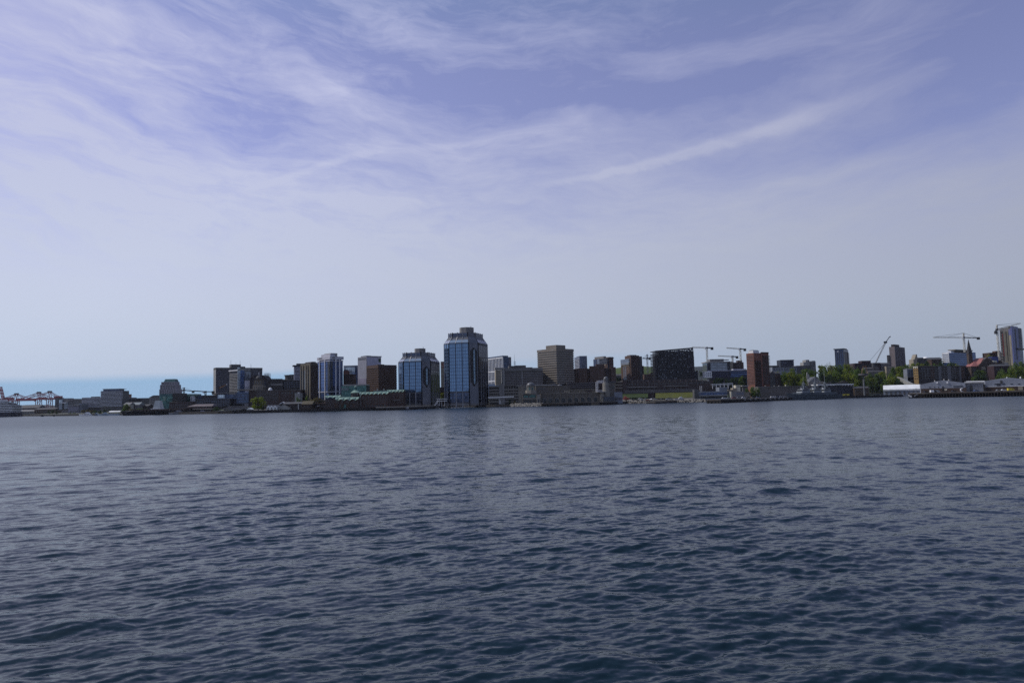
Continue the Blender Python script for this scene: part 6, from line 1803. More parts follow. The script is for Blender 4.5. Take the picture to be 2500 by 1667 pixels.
# ================================================================== cranes on the skyline
def tower_crane(label, xm, ybase, ycab, xj, yj, xc, yc, D, apex=None, col=None, mat=None):
    mat = mat or wall('crane_cream', (.66, .63, .54), rough=.5)
    p = at(xm, ybase, D)
    t = thing('tower_crane', label, 'crane', p, 0, 'tower cranes on the skyline')
    P = lambda x, y: (at(x, y, D).x - p.x, at(x, y, D).z - p.z)
    zc = P(xm, ycab)[1]
    jx, jz = P(xj, yj)
    cx, cz = P(xc, yc)
    truss(MB(), (0, 0, 0), (0, 0, zc), 1.9, max(6, int(zc / 3)), .30).build('mast', mat, t)
    truss(MB(), (0, 0, zc + .6), (jx, 0, jz), 1.2, 18, .24, 1.4).build('jib', mat, t)
    cj = truss(MB(), (0, 0, zc + .6), (cx, 0, cz), 1.5, 6, .34, 1.2).build('counter_jib', wall('crane_dark', (.08, .08, .08)), t)
    s = 1 if cx > 0 else -1
    MB().box(min(cx, cx - 3.2 * s), max(cx, cx - 3.2 * s), -1.4, 1.4, cz - 2.4, cz + 1.2).build('counterweight', wall('crane_dark', (.08, .08, .08)), cj)
    MB().box(-1.4, 1.4, -1.4, 1.4, zc - .4, zc + 1.6).build('slewing_ring', STEEL_D, t)
    MB().box(-s * 3.2 if s > 0 else 1.2, -1.2 if s > 0 else 3.2, -2.4, -.4, zc - 1.4, zc + 1).build('cab', WHITE, t)
    if apex:
        az_ = P(xm, apex)[1]
        truss(MB(), (0, 0, zc + 1), (.2, 0, az_), 1.3, 5, .36).build('apex', mat, t)
        for f in (.92, .5):
            MB().bar((.2, 0, az_), (jx * f, 0, zc + (jz - zc) * f + 1.2), .3).build('tie_bar', STEEL, t)
        MB().bar((.2, 0, az_), (cx * .85, 0, cz + .8), .3).build('tie_bar', STEEL, t)
    return t
tower_crane('tall cream tower crane right beside the open top of the black tower', 1727, 886, 849.8, 1689, 848, 1741, 849.6, 1020)
tower_crane('cream tower crane rising above the dark brick stepped block', 1808.5, 882, 852.5, 1774, 849.3, 1821, 852.8, 1080)
tower_crane('lower cream tower crane above the grey glass offices', 1789, 888, 871, 1753, 868.8, 1802, 871.2, 1100)
tower_crane('small grey tower crane standing on the green hill', 1581.5, 912, 875.5, 1569, 874.8, 1588.5, 874.5, 1150, apex=865, mat=STEEL)
tower_crane('large cream hammerhead tower crane over the blue glass offices', 2355.5, 860, 824.8, 2278.5, 823.5, 2391, 825, 1100, apex=813)
tower_crane('tower crane with rising jib leaning over the tall high-rise', 2440, 880, 805, 2491, 789.5, 2428.5, 811, 1030, apex=793)
tower_crane('thin pale tower crane between the stepped tower and the grey slab', 449, 975, 953.2, 430.5, 951.8, 474, 955.2, 1150, apex=946, mat=STEEL)
tower_crane('dark tower crane closest to the grey slab tower', 501.5, 975, 957, 474, 954.2, 523, 956.5, 1060, mat=STEEL_D)
b = Bd('crawler_crane', 'luffing crane with long thin lattice boom above the maroon block', 'crane', 2140, 890, 1040, 0)
p, q = b.u(2138, 886), b.u(2162, 836); q2 = b.u(2171.5, 822.5); s0 = b.u(2124, 880)
truss(MB(), (p[0], 0, p[1]), (q[0], 0, q[1]), 1.3, 18, .17).build('boom', CONC_L, b.root); truss(MB(), (q[0], 0, q[1]), (q2[0], 0, q2[1]), 0.8, 6, .2).build('jib', STEEL, b.root)
MB().bar((s0[0], 0, s0[1]), (q[0], 0, q[1]), .3).build('stay', STEEL, b.root); MB().prism([(q[0] - 2.2, -1), (q[0] + 1.8, -1), (q[0] + 1.8, 1), (q[0] - 2.2, 1)], q[1] - 1, q[1] + 1.6).build('boom_head', STEEL_D, b.root); MB().bar((q2[0], 0, q2[1]), (q2[0] + 1.6, 0, q2[1] + .6), 1.1).build('tip', STEEL_D, b.root)
b.px('cab', STEEL_D, 2132, 2142, 886, 896, 5, -2)
b = Bd('orange_mobile_crane', 'orange telescopic crane arm in front of the grey slab tower', 'crane', 534, 950, 950, 0)
p, q = b.u(534.5, 947.5), b.u(553.5, 938.5); p0 = b.u(534.5, 975)
MB().bar((p[0], 0, p[1]), (q[0], 0, q[1]), 1.3, .7).build('boom', ORANGE, b.root); MB().bar((p0[0], 0, p0[1]), (p[0], 0, p[1] + .5), 1.6).build('mast', wall('crane_violet', (.10, .09, .12)), b.root); MB().box(q[0] - .6, q[0] + .8, -.5, .5, q[1] - .4, q[1] + .8).build('boom_tip', WHITE, b.root); MB().box(p[0] - 3, p[0] + 1, -1, 1, p[1] - 2, p[1] + .6).build('cab', STEEL_D, b.root)
b = Bd('dock_lamp_mast', 'tall post with dark grey dish cap among the trees beside the navy shed', 'mast', 2111.5, 950, 905, 0)
p0, p1, p2 = b.u(2110.5, 962), b.u(2111, 917), b.u(2111, 911.5)
MB().cyl((p0[0], 0), 1.0, -2, p1[1], 10, .8).build('post', STEEL, b.root); MB().cyl((p0[0], 0), 2.2, p1[1] - .6, p1[1] + .5, 14, 5.0).build('cap', SLATE, b.root); MB().cyl((p0[0], 0), 5.6, p1[1] + .5, p2[1], 14, 5.2).build('cap', SLATE, b.root)
b = Bd('yellow_shear_legs', 'thin orange-yellow A-frame legs standing over the grey dish-capped mast', 'crane', 2104, 905, 912, 0)
for (xa, ya, xb, yb_) in ((2104, 911, 2107.5, 894), (2118, 911, 2113.5, 893)):
    p, q = b.u(xa, ya), b.u(xb, yb_)
    MB().bar((p[0], 0, -1), (p[0], 0, p[1]), .25).build('leg', STEEL_D, b.root); MB().bar((p[0], 0, p[1]), (q[0], 0, q[1]), .4).build('leg', ORANGE, b.root)
p, q = b.u(2106.5, 895), b.u(2114.5, 894); MB().bar((p[0], 0, p[1]), (q[0], 0, q[1]), .6).build('crosshead', ORANGE, b.root)
# ================================================================== piers
def pier(name, label, pts, depth, ztop, mat, deckmat, piles=0, nfend=0, cat='pier', fend=None):
    """pts: photo pixels of the front edge's waterline, left to right; the deck runs DEPTH metres back"""
    W = [water_pt(x, y) for x, y in pts]
    o = W[0]
    t = thing(name, label, cat, (o.x, o.y, 0))
    fr = [(w.x - o.x, w.y - o.y) for w in W]
    bk = []
    for w, f in zip(W, fr):
        n = Vector((w.x, w.y)).normalized()
        bk.append((f[0] + n.x * depth, f[1] + n.y * depth))
    poly = fr + bk[::-1]
    MB().prism(poly, ztop - 1.1, ztop - .02).build('edge_beam', mat, t)
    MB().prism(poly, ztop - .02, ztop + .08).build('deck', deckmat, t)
    ins = [(f[0] * .985 + b_[0] * .015, f[1] * .985 + b_[1] * .015) for f, b_ in zip(fr, bk)] + bk[::-1]
    MB().prism(ins, -2.5, ztop - 1.05).build('wall', wall('pier_shade', (.02, .018, .017), var=.5, scale=.6), t)  # solid fill, the shade under the deck put into its near-black colour
    L = sum((Vector(fr[i + 1]) - Vector(fr[i])).length for i in range(len(fr) - 1))
    pm = MB().cyl((0, 0), .28, -2.5, ztop - .9, 8).mesh('pile', TIMBER)
    def along(q):
        d = q * L
        for i in range(len(fr) - 1):
            s_ = (Vector(fr[i + 1]) - Vector(fr[i])).length
            if d <= s_ or i == len(fr) - 2:
                return Vector(fr[i]).lerp(Vector(fr[i + 1]), min(1, d / s_))
            d -= s_
    for i in range(piles):
        p = along((i + .5) / piles)
        inst('pile', pm, t, (p.x, p.y - .1, 0))
    if nfend:
        fm = MB().box(-1.3, 1.3, -.5, .2, ztop - 1.2, ztop - .2).mesh('fender', fend or CONC_L)
        for i in range(nfend):
            p = along(.33 + .65 * i / nfend)
            inst('fender', fm, t, (p.x, p.y, 0))
    return t
pier('stone_pier', 'long low pale-edged pier in front of the shorter glass tower', [(917.5, 1002.2), (1000, 1000.2), (1062, 996.8)], 60, 3.0, wall('pier_rail_stone', (.24, .225, .20)), DECK, 26)
pier('low_pier', 'low dark pier below the parked boat and the lawn', [(1577.5, 985.4), (1600, 985.2), (1652, 982.8)], 45, 1.7, TIMBER, DECK, 16)
pier('navy_pier', 'long dark timber pier with pale fenders running towards the navy ships', [(1725.5, 984.7), (1760, 984.3), (1850, 980.3), (1934, 976.6)], 40, 2.9, TIMBER, DECK, 60, 10)
pier('dock_pier', 'big dark dock pier carrying the pale blue warehouses at the right', [(2221, 971.6), (2260, 971.2), (2400, 968.6), (2500, 966.8), (2640, 963.2)], 330, 4.2, TIMBER, DECK, 70)
pier('small_boat_wharf', 'dark timber wharf beside the moored dark ship at the left', [(302, 1013.8), (331, 1013.4)], 25, 2.0, TIMBER, DECK, 10)
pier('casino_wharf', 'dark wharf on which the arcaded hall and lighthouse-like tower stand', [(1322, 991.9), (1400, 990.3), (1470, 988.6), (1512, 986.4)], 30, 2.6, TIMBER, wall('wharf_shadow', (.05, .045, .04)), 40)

# riprap
ROCK = wall('riprap_rock', (.30, .28, .25), var=.45, scale=.5)
def riprap(x0, x1, yb0, yb1, n, name='riprap'):
    r = random.Random(int(x0))
    mb = MB()
    for i in range(n):
        q = r.random()
        x, y = x0 + (x1 - x0) * q, yb0 + (yb1 - yb0) * q
        w = water_pt(x, y)
        up = r.random() ** .8
        c = Vector((w.x, w.y + 1 + up * 6.5, -.2 + up * 3.2))
        s = r.uniform(.4, 1.15)
        vs = []
        for a in range(6):
            A = a * math.pi / 3 + r.uniform(-.3, .3)
            vs.append(c + Vector((math.cos(A) * s * r.uniform(.7, 1.2), math.sin(A) * s * .9, r.uniform(-.2, .3) * s)))
        vs += [c + Vector((r.uniform(-.2, .2), -.1, s * r.uniform(.5, .9))), c - Vector((0, 0, s * .6))]
        mb.add(vs, [(a, (a + 1) % 6, 6) for a in range(6)] + [((a + 1) % 6, a, 7) for a in range(6)])
    o = mb.build(name, ROCK)
    o['kind'] = 'stuff'
    return o
riprap(1054, 1100, 996.6, 994.8, 170)
riprap(1246, 1326, 993, 991.5, 420)
riprap(1528, 1580, 985.4, 984.6, 160)
riprap(1655, 1726, 982.8, 981.4, 260)

# lawns and car parks on the waterfront (sheets following the ground)
def sheet(name, x0, x1, D0, D1, mat, lift=.06, nx=8, ny=5):
    vs, fs = [], []
    for i in range(nx + 1):
        for j in range(ny + 1):
            x = x0 + (x1 - x0) * i / nx
            Y = D0 + (D1 - D0) * j / ny
            p = at(x, 975, Y)
            vs.append((p.x, Y, gz(p.x, Y) + lift))
    for i in range(nx):
        for j in range(ny):
            q = i * (ny + 1) + j
            fs.append((q, q + ny + 1, q + ny + 2, q + 1))
    o = MB().add(vs, fs).build(name, mat)
    o['kind'] = 'structure'
    return o
def slope_bank(name, x0, x1, y0, y1, Df, Db, mat):
    """a bank tilted towards the water between two photo heights"""
    vs = [at(x0, y1, Df), at(x1, y1 - (x1 - x0) * .0234, Df), at(x1, y0 - (x1 - x0) * .0234, Db), at(x0, y0, Db)]
    vs += [v + Vector((0, .2, -3)) for v in vs]
    o = MB().add(vs, [(0, 1, 2, 3), (0, 4, 5, 1), (1, 5, 6, 2), (3, 7, 4, 0), (2, 6, 7, 3)]).build(name, mat)
    o['kind'] = 'structure'
    return o
slope_bank('lawn', 1518, 1582, 962, 971, 842, 855, wall('shaded_lawn_grass', (.045, .075, .018), var=.3, scale=.2, grime=0))  # shade on this lawn put into its darker green
slope_bank('lawn', 1600, 1697, 959.5, 972, 838, 855, wall('dry_lawn_grass', (.115, .125, .022), var=.3, scale=.2, grime=0))
slope_bank('gravel_yard', 1520, 1720, 975, 984.5, 815, 836, wall('gravel', (.24, .225, .20), var=.35, scale=.3))
def road_strip(name, pts, D0, D1, w, mat):
    vs, fs = [], []
    n = len(pts)
    for i, (x, y) in enumerate(pts):
        p = at(x, y, D0 + (D1 - D0) * i / (n - 1))
        vs += [p + Vector((-w, 0, .4)), p + Vector((w, 0, -.4)), p + Vector((-w, .5, -4)), p + Vector((w, .5, -4))]
    for i in range(n - 1):
        q = 4 * i
        fs += [(q, q + 1, q + 5, q + 4), (q, q + 4, q + 6, q + 2), (q + 1, q + 3, q + 7, q + 5)]
    o = MB().add(vs, fs).build(name, mat)
    o['kind'] = 'structure'
road_strip('road', [(2194, 920), (2203, 924), (2212, 929), (2222, 934), (2234, 938)], 1000, 965, 2.6, wall('pale_road', (.40, .39, .37), var=.15))

# ================================================================== boats and ships
def lofted_hull(L, B, H, bow=.28, draft=-1.0, sheer=.35, n=14, stern=.8):
    """hull along local +x (bow at +x), deck at height H amidships"""
    mb = MB()
    rings = []
    for i in range(n + 1):
        q = i / n
        x = -L / 2 + L * q
        w = B / 2 * (stern + (1 - stern) * min(1, q / .25))
        if q > 1 - bow:
            k_ = (q - (1 - bow)) / bow
            w *= max(.02, 1 - k_ ** 1.9)
        z = H * (1 + sheer * max(0, (q - .4) / .6) ** 2)
        rings.append([(x, -w, z), (x - (.04 * L * (q > .9)), -w * .82, H * .3), (x - (.05 * L * (q > .9)), -w * .6, draft), (x - (.05 * L * (q > .9)), w * .6, draft), (x - (.04 * L * (q > .9)), w * .82, H * .3), (x, w, z)])
    vs = [p for r in rings for p in r]
    m = 6
    fs = []
    for i in range(n):
        for j in range(m):
            fs.append((i * m + j, (i + 1) * m + j, (i + 1) * m + (j + 1) % m, i * m + (j + 1) % m))
    fs += [tuple(range(m - 1, -1, -1)), tuple(n * m + j for j in range(m))]
    return mb.add(vs, fs)

NAVYG = wall('navy_ship_grey', (.11, .14, .165), rough=.5)
NAVYL = wall('navy_ship_light', (.27, .31, .34), rough=.5)
def patrol_ship(label, x, yw, D, L, rz, ymast):
    p = at(x, yw, D)
    t = thing('navy_ship', label, 'ship', (p.x, p.y, 0), R(rz), 'grey navy ships moored at the pier')
    lofted_hull(L, 11, 5.0, .35, -1.5, .5).build('hull', NAVYG, t)
    MB().box(-L * .3, L * .18, -4.6, 4.6, 4.6, 7.4).build('deckhouse', NAVYG, t)
    br = MB().prism([(-L * .12, -3.8), (L * .12, -3.8), (L * .12, 3.8), (-L * .12, 3.8)], 7.4, 10.8, [(-L * .1, -3.4), (L * .09, -3.4), (L * .09, 3.4), (-L * .1, 3.4)]).build('bridge', NAVYL, t)
    MB().box(L * .095, L * .118, -3.3, 3.3, 9.2, 10.3).build('bridge_windows', G_DARK, br)
    for s_ in (-1, 1):
        MB().box(-L * .08, L * .09, s_ * 3.55 - .1, s_ * 3.55 + .1, 9.2, 10.2).build('bridge_windows', G_DARK, br)
    H = at(x, ymast, D).z
    ma = truss(MB(), (-1, 0, 10.6), (-1, 0, min(H, 18)), 1.6, 6, .3).build('mast', NAVYL, t)
    MB().bar((-1, 0, min(H, 18)), (-1, 0, H), .35, .12).build('antenna', NAVYL, ma)
    for z_, w_ in ((13.5, 3.6), (16, 2.4)):
        MB().bar((-1, -w_, z_), (-1, w_, z_), .35).bar((-1 - w_ * .8, 0, z_ + .4), (-1 + w_ * .8, 0, z_ + .4), .35).build('yard', NAVYL, ma)
    for s_ in (-1, 1):
        MB().bar((3, s_ * 3.0, 10.8), (-1, 0, 15.5), .45).bar((-5, s_ * 3.0, 10.8), (-1, 0, 15.5), .45).build('mast_leg', NAVYL, t)
    MB().cyl((-L * .18, 0), 1.6, 7.4, 10.6, 10, 1.3).build('funnel', NAVYG, t)
    MB().cyl((2.2, 0), .9, 10.8, 12.0, 10).build('radar_drum', WHITE, t)
    MB().prism([(L * .24, -1.2), (L * .29, -1.0), (L * .29, 1.0), (L * .24, 1.2)], 5.4, 7.2).bar((L * .28, 0, 6.6), (L * .34, 0, 7.4), .3).build('deck_gun', NAVYL, t)
    for i in range(6):
        MB().box(L * .14 + i * L * .04, L * .145 + i * L * .04, -4.4, -4.2, 5.6, 6.8).build('rail_post', NAVYL, t)
    MB().box(-L * .28, -L * .2, -4.9, -4.4, 5.2, 6.6).build('life_raft', WHITE, t)
    return t
patrol_ship('left grey navy ship, nearest the end of the long dark pier', 1962, 976, 770, 50, -152, 918)
patrol_ship('middle grey navy ship with the broad crossed mast, between the two others', 1990, 975, 778, 50, -150, 917)
patrol_ship('right grey navy ship moored in front of the navy shed, its mast tallest', 2014, 974.5, 790, 50, -148, 896)

# dark museum ship with tall pale wheelhouse
p = at(398, 1010, 800)
t = thing('dark_ship', 'long dark-hulled ship with slanted white wheelhouse and brown deck awning', 'ship', (p.x, p.y - 14, 0), R(180))
m_ = 800 / FPX
L = 175 * m_
lofted_hull(L, 12, 4.2, .2, -1.2, .2).build('hull', wall('black_hull', (.02, .02, .024), rough=.5), t)
MB().box(-L * .42, L * .3, -4.5, 4.5, 4.0, 5.6).build('deckhouse', BRICK_D, t)
MB().box(-L * .46, L * .32, -5.2, 5.2, 5.6, 6.1).build('awning', wall('awning_brown', (.20, .15, .12)), t)
MB().prism([(-6, -4), (3, -4), (3, 4), (-6, 4)], 4.6, 15, [(-4.4, -2.6), (.6, -2.6), (.6, 2.6), (-4.4, 2.6)]).build('wheelhouse', wall('ship_cream', (.52, .54, .52)), t)
MB().box(-6.4, 4.5, -4.4, 4.4, 4.6, 6.8).build('wheelhouse_base', WHITE, t)
for i in range(4):
    MB().box(-4.8 + i * .1, .9 - i * .1, -4.1 + i * .35, -3.6 + i * .35, 7.6 + i * 1.8, 8.4 + i * 1.8).build('wheelhouse_window', G_DARK, t)
for i in range(14):
    MB().box(-L * .4 + i * L * .048, -L * .4 + i * L * .048 + .9, 4.4, 4.62, 4.4, 5.2).build('deck_window', STONE, t)
b = Bd('waterfront_restaurant', 'low waterfront restaurant with broad pale roof and dark upper windows', 'restaurant', 458, 994, 790, 0)
b.px('wall', BRICK_D, 464, 518, 990, 1009, 14, low=True); ua, ub = b.u(458, 991)[0], b.u(520, 990)[0]; ze, zr = b.u(490, 992)[1], b.u(490, 986.5)[1]
MB().prism([(ua, -2), (ub, -2), (ub, 16), (ua, 16)], ze, zr, [(ua + 6, 5), (ub - 1, 5), (ub - 1, 9), (ua + 6, 9)]).build('roof', wall('mauve_roof', (.24, .20, .21)), b.root)
b.pxgrid(G_DARK, 468, 518, 992.5, 996, 9, 1, .6, .9); b.px('canopy', CREAM, 470, 516, 997.5, 998.7, 5, -3); b.px('veranda', RED, 470, 518, 996.2, 996.8, .6, -.5); b.pxgrid(G_DARK, 470, 516, 1000, 1005, 8, 1, .6, .9)
b = Bd('wave_canopy', 'upper long thin grey curved canopy roof on the boardwalk', 'canopy', 556, 993, 760, 0)
for i in range(6):
    b.px('roof', wall('canopy_grey', (.30, .29, .30)), 556 + i * 8, 564 + i * 8, 991.6 - .3 * math.sin(i / 5 * 3.1), 993.6 - .3 * math.sin(i / 5 * 3.1), 10, 0)
for xx in (560, 572, 584, 598):
    b.px('post', STEEL_D, xx, xx + .8, 993, 1004, .5, 3)
b.px('glass_front', G_NAVY, 558, 602, 994, 1003, 1, 6, low=True)
b = Bd('wave_canopy', 'middle grey curved canopy roof below the upper canopy', 'canopy', 545, 998, 748, 0)
for i in range(6):
    b.px('roof', wall('canopy_grey', (.30, .29, .30)), 545 + i * 9.5, 554.5 + i * 9.5, 996 - .4 * i / 5, 998.2 - .4 * i / 5, 9, 0)
for xx in (549, 565, 580, 598):
    b.px('post', STEEL_D, xx, xx + .8, 998, 1006, .5, 3)
b.px('glass_front', wall('garage_dark', (.035, .033, .034)), 546, 600, 998.5, 1006, 1, 5, low=True)
b = Bd('wave_canopy', 'lowest and palest canopy sweeping up to the right beside the water', 'canopy', 530.5, 1003, 734, 0)
for i in range(6):
    b.px('roof', CONC_L, 531 + i * 9, 540 + i * 9, 1002.4 - .75 * i, 1003.9 - .75 * i, 8, 0)
for xx in (533, 548, 566, 580):
    b.px('post', STEEL_D, xx, xx + .7, 1003, 1008, .4, 3)
b.px('base_wall', wall('garage_dark', (.035, .033, .034)), 531, 600, 1005, 1009, 2, 6, low=True)
b = Bd('white_event_tent', 'white tent roof beside the green tree', 'tent', 603, 999, 735, 0)
b.pxgable('roof', WHITE_P, 602, 613.5, 999.6, 995, 8, 0, 'y', .2); b.px('wall', CONC, 603, 613, 999.6, 1003, 7, .5, low=True)

def motor_yacht(label, x, yw, D, Lpx, mat, hull, rz=0, group='boats moored along the left waterfront', decks=2, mast=0):
    p = water_pt(x, yw) if D is None else at(x, yw, D)
    D = p.y
    L = Lpx * D / FPX
    t = thing('moored_boat', label, 'boat', (p.x, p.y, 0), R(rz), group)
    H = max(1.2, L * .09)
    lofted_hull(L, L * .24, H, .4, -.6, .5).build('hull', hull, t)
    cb = MB().prism([(-L * .38, -L * .09), (L * .16, -L * .09), (L * .16, L * .09), (-L * .38, L * .09)], H * .95, H * 2.1, [(-L * .36, -L * .08), (L * .04, -L * .08), (L * .04, L * .08), (-L * .36, L * .08)]).build('cabin', mat, t)
    for s_ in (-1, 1):
        MB().box(-L * .33, L * .05, s_ * L * .088 - .06, s_ * L * .088 + .06, H * 1.35, H * 1.8).build('cabin_window', G_DARK, cb)
    if decks > 1:
        MB().prism([(-L * .3, -L * .07), (-L * .02, -L * .07), (-L * .02, L * .07), (-L * .3, L * .07)], H * 2.1, H * 3.0, [(-L * .28, -L * .06), (-L * .08, -L * .06), (-L * .08, L * .06), (-L * .28, L * .06)]).build('flybridge', mat, t)
    if mast:
        MB().bar((0, 0, H), (0, 0, H + mast), .25, .12).build('mast', STEEL, t)
    return t
NAVYH = wall('navy_hull', (0.02, 0.025, 0.05)); PBLUE = wall('pale_blue_hull', (.35, .43, .50), rough=.5)
motor_yacht('sleek white motor yacht with raked bow pointing left', 208, 1013.8, 925, 32, WHITE_P, WHITE_P, 180)
motor_yacht('pale blue boat left of the white tent-roofed barge', 252, 1013.2, 870, 28, PBLUE, PBLUE, 180)
motor_yacht('blue-grey tug beside the white-roofed barge', 238, 1013.6, 880, 14, PBLUE, wall('grey_hull', (.25, .27, .30)), 0)
motor_yacht('small white cabin boat next to the dark wharf', 335, 1012.4, 850, 20, WHITE_P, WHITE_P, 180)
motor_yacht('tiny white launch right of the small cabin boat', 349, 1011.9, 845, 12, WHITE_P, WHITE_P, 0, decks=1)
motor_yacht('grey ferry-like boat with long low cabin beside the dark ship', 430, 1012.0, 770, 38, wall('grey_boat', (.28, .28, .32)), wall('grey_hull', (.25, .27, .30)), 180)
motor_yacht('lilac-grey tour boat below the restaurant', 489, 1010.6, 752, 32, wall('lilac_boat', (.33, .31, .40)), NAVYH, 180)
motor_yacht('small dark workboat drifting under the red quay cranes', 103.5, 1016.7, None, 7, STEEL_D, STEEL_D, 0, 'small dark boats under the cranes', 1)
motor_yacht('second small dark boat, right of the drifting workboat', 131.5, 1016.4, None, 5, STEEL_D, STEEL_D, 180, 'small dark boats under the cranes', 1)
motor_yacht('white hauled-out cruiser parked on the gravel yard behind the low pier', 1659, 974.8, 822, 22, WHITE_P, wall('lilac_boat', (.33, .31, .40)), 180, 'boats by the gravel yard', 2).location.z = 2.6
motor_yacht('dark blue launch at the pier under the shorter glass tower', 994, 1001.0, 640, 10, WHITE, NAVYH, 180, 'boats at the stone pier', 1)
t = motor_yacht('black-and-white striped tug with high bow at the corner of the big dock', 2238, 971.9, 648, 40, STEEL_D, wall('black_hull', (.02, .02, .024)), 180, 'tugs at the big dock', 2, 8)
for k_ in range(2):
    Lt = 40 * 648 / FPX
    MB().bar((Lt * .34, -Lt * .085, 1.0 + k_ * .8), (Lt * .47, -Lt * .03, 1.6 + k_ * .9), .45).bar((Lt * .34, Lt * .085, 1.0 + k_ * .8), (Lt * .47, Lt * .03, 1.6 + k_ * .9), .45).build('white_stripe', WHITE_P, t)
b = Bd('white_roofed_barge', 'low barge with long bright white tent roof among the moored boats', 'barge', 264, 1008, 868, 0, base=0.0)
p0, p1 = b.u(264.5, 1007)[0], b.u(292.5, 1007)[0]
MB().box(p0 - 1, p1 + 1, 0, 8, -.8, 1.6).build('hull', PBLUE, b.root); MB().gable(p0, p1, 0, 7, b.u(278, 1005.3)[1], b.u(278, 1002.6)[1]).build('roof', WHITE_P, b.root)
for i in range(6):
    xx = p0 + (p1 - p0) * i / 5
    MB().box(xx - .15, xx + .15, .1, .4, 1.5, b.u(278, 1005.3)[1]).build('post', WHITE, b.root)
b = Bd('grey_boat_canopy', 'pale dock canopies beside the dark wharf at the left', 'canopy', 322, 1004, 900, 0)
b.pxgable('roof', WHITE_P, 326, 338, 1003.6, 1000.8, 6); b.pxgable('roof', WHITE_P, 341, 354, 1004.4, 1002.4, 6); b.px('post', STEEL, 331, 332, 1003, 1010, .4, 2); b.px('post', STEEL, 348, 349, 1004, 1010, .4, 2)

# ================================================================== vehicles
def car_proto(name, paint, L=4.5, W=1.8, H=1.45, van=False):
    t = thing(name, '', 'van' if van else 'car')
    zb, zs = .32, .85
    if van:
        H = 2.3
        pr = [(-L / 2, zb), (L / 2, zb), (L / 2, 1.1), (L / 2 - .9, 1.3), (L / 2 - 1.5, H), (-L / 2, H)]
    else:
        pr = [(-L / 2, zb), (L / 2, zb), (L / 2, .72), (L / 2 - 1.0, zs + .05), (L / 2 - 1.7, H), (-L / 2 + 1.0, H), (-L / 2 + .25, zs + .1), (-L / 2, zs)]
    n = len(pr)
    vs = [(x, -W / 2, z) for x, z in pr] + [(x, W / 2, z) for x, z in pr]
    MB().add(vs, [tuple(range(n)), tuple(range(2 * n - 1, n - 1, -1))] + [(i, n + i, n + (i + 1) % n, (i + 1) % n) for i in range(n)]).build('body', paint, t)
    x0, x1 = (-L / 2 + .95, L / 2 - 1.75) if not van else (L / 2 - 2.4, L / 2 - 1.6)
    for s_ in (-1, 1):
        MB().box(x0, x1, s_ * W / 2 - .03, s_ * W / 2 + .03, zs + .1 if not van else 1.3, H - .12 if not van else 1.95).build('side_window', G_DARK, t)
    for x in (-L / 2 + .85, L / 2 - .85):
        for s_ in (-1, 1):
            w = MB().cyl((0, 0), .33, -.1, .1, 12).build('wheel', BLACK, t)
            w.rotation_euler = (R(90), 0, 0)
            w.location = (x, s_ * (W / 2 - .05), .33)
            MB().cyl((0, 0), .2, -.115, .115, 10).build('rim', STEEL, w)
    return t
PAINTS = {'white': wall('car_white', (.75, .75, .76), rough=.3, grime=.05), 'black': wall('car_black', (.02, .02, .022), rough=.3), 'silver': wall('car_silver', (.42, .43, .45), rough=.3, metal=.4),
          'red': wall('car_red', (.32, .03, .03), rough=.3), 'blue': wall('car_blue', (.05, .09, .22), rough=.3), 'yellow': wall('car_yellow', (.55, .45, .05), rough=.4)}
CARS = {}
def park(kind, x, D, rz, label, group, dz=0.0, van=False):
    key = (kind, van)
    p = at(x, 975, D)
    name = ('parked_van' if van else 'parked_car')
    c = dup(CARS[key]) if key in CARS else car_proto(name, PAINTS[kind], 5.6 if van else 4.5, 2.0 if van else 1.8, van=van)
    CARS.setdefault(key, c)
    c.location = (p.x, p.y, gz(p.x, p.y) + dz + .08)
    c.rotation_euler = (0, 0, R(rz))
    tag(c, label, 'van' if van else 'car', group)
    return c
rc = random.Random(12)
cols = ['white', 'silver', 'black', 'silver', 'white', 'blue', 'red', 'black']
# gravel yard cars stand on the bank (lifted to it)
def on_bank(x, q):
    a, b_ = at(x, 984.5 - (x - 1520) * .0234, 815), at(x, 975 - (x - 1520) * .0234, 836)
    return a.lerp(b_, q)
for i in range(16):
    kd = cols[rc.randrange(8)]
    x = 1545 + i * 6.2 + rc.uniform(-1, 1)
    if 1645 < x < 1674:
        x += 32
    c = park(kd, x, 820, rc.choice([0, 180, 90]), '%s car parked on the gravel yard above the low pier' % kd, 'cars on the gravel yard')
    q = on_bank(x, rc.uniform(.45, .9))
    c.location = q + Vector((0, 0, .12))
for i in range(9):
    kd = ['white', 'white', 'silver', 'blue', 'white', 'silver', 'white', 'black', 'white'][i]
    park(kd, 1886 + i * 5.2, 795, 0, '%s car in the row parked before the long windowless shed' % kd, 'cars before the long shed', .5)
for i in range(8):
    kd = cols[(i * 3) % 8]
    park(kd, 1768 + i * 12, 772 - (i * 0), 0, '%s car parked on the long dark navy pier' % kd, 'cars on the navy pier', .6)
for x, kd, lab in ((2280, 'white', 'white van facing the brown brick base of the left blue warehouse'), (2288, 'silver', 'silver van beside the white van on the big dock')):
    park(kd, x, 672, 0, lab, 'vans on the big dock', 2.0, True)
park('yellow', 2062, 900, 0, 'yellow vehicle parked in front of the navy shed, left of its twin', 'yellow dockyard vehicles', .3, True)
park('yellow', 2068, 900, 180, 'yellow vehicle parked in front of the navy shed, right of its twin', 'yellow dockyard vehicles', .3, True)
park('yellow', 2470, 632, 0, 'yellow van on the big dock before the right-hand blue warehouse', 'vans on the big dock', 2.0, True)
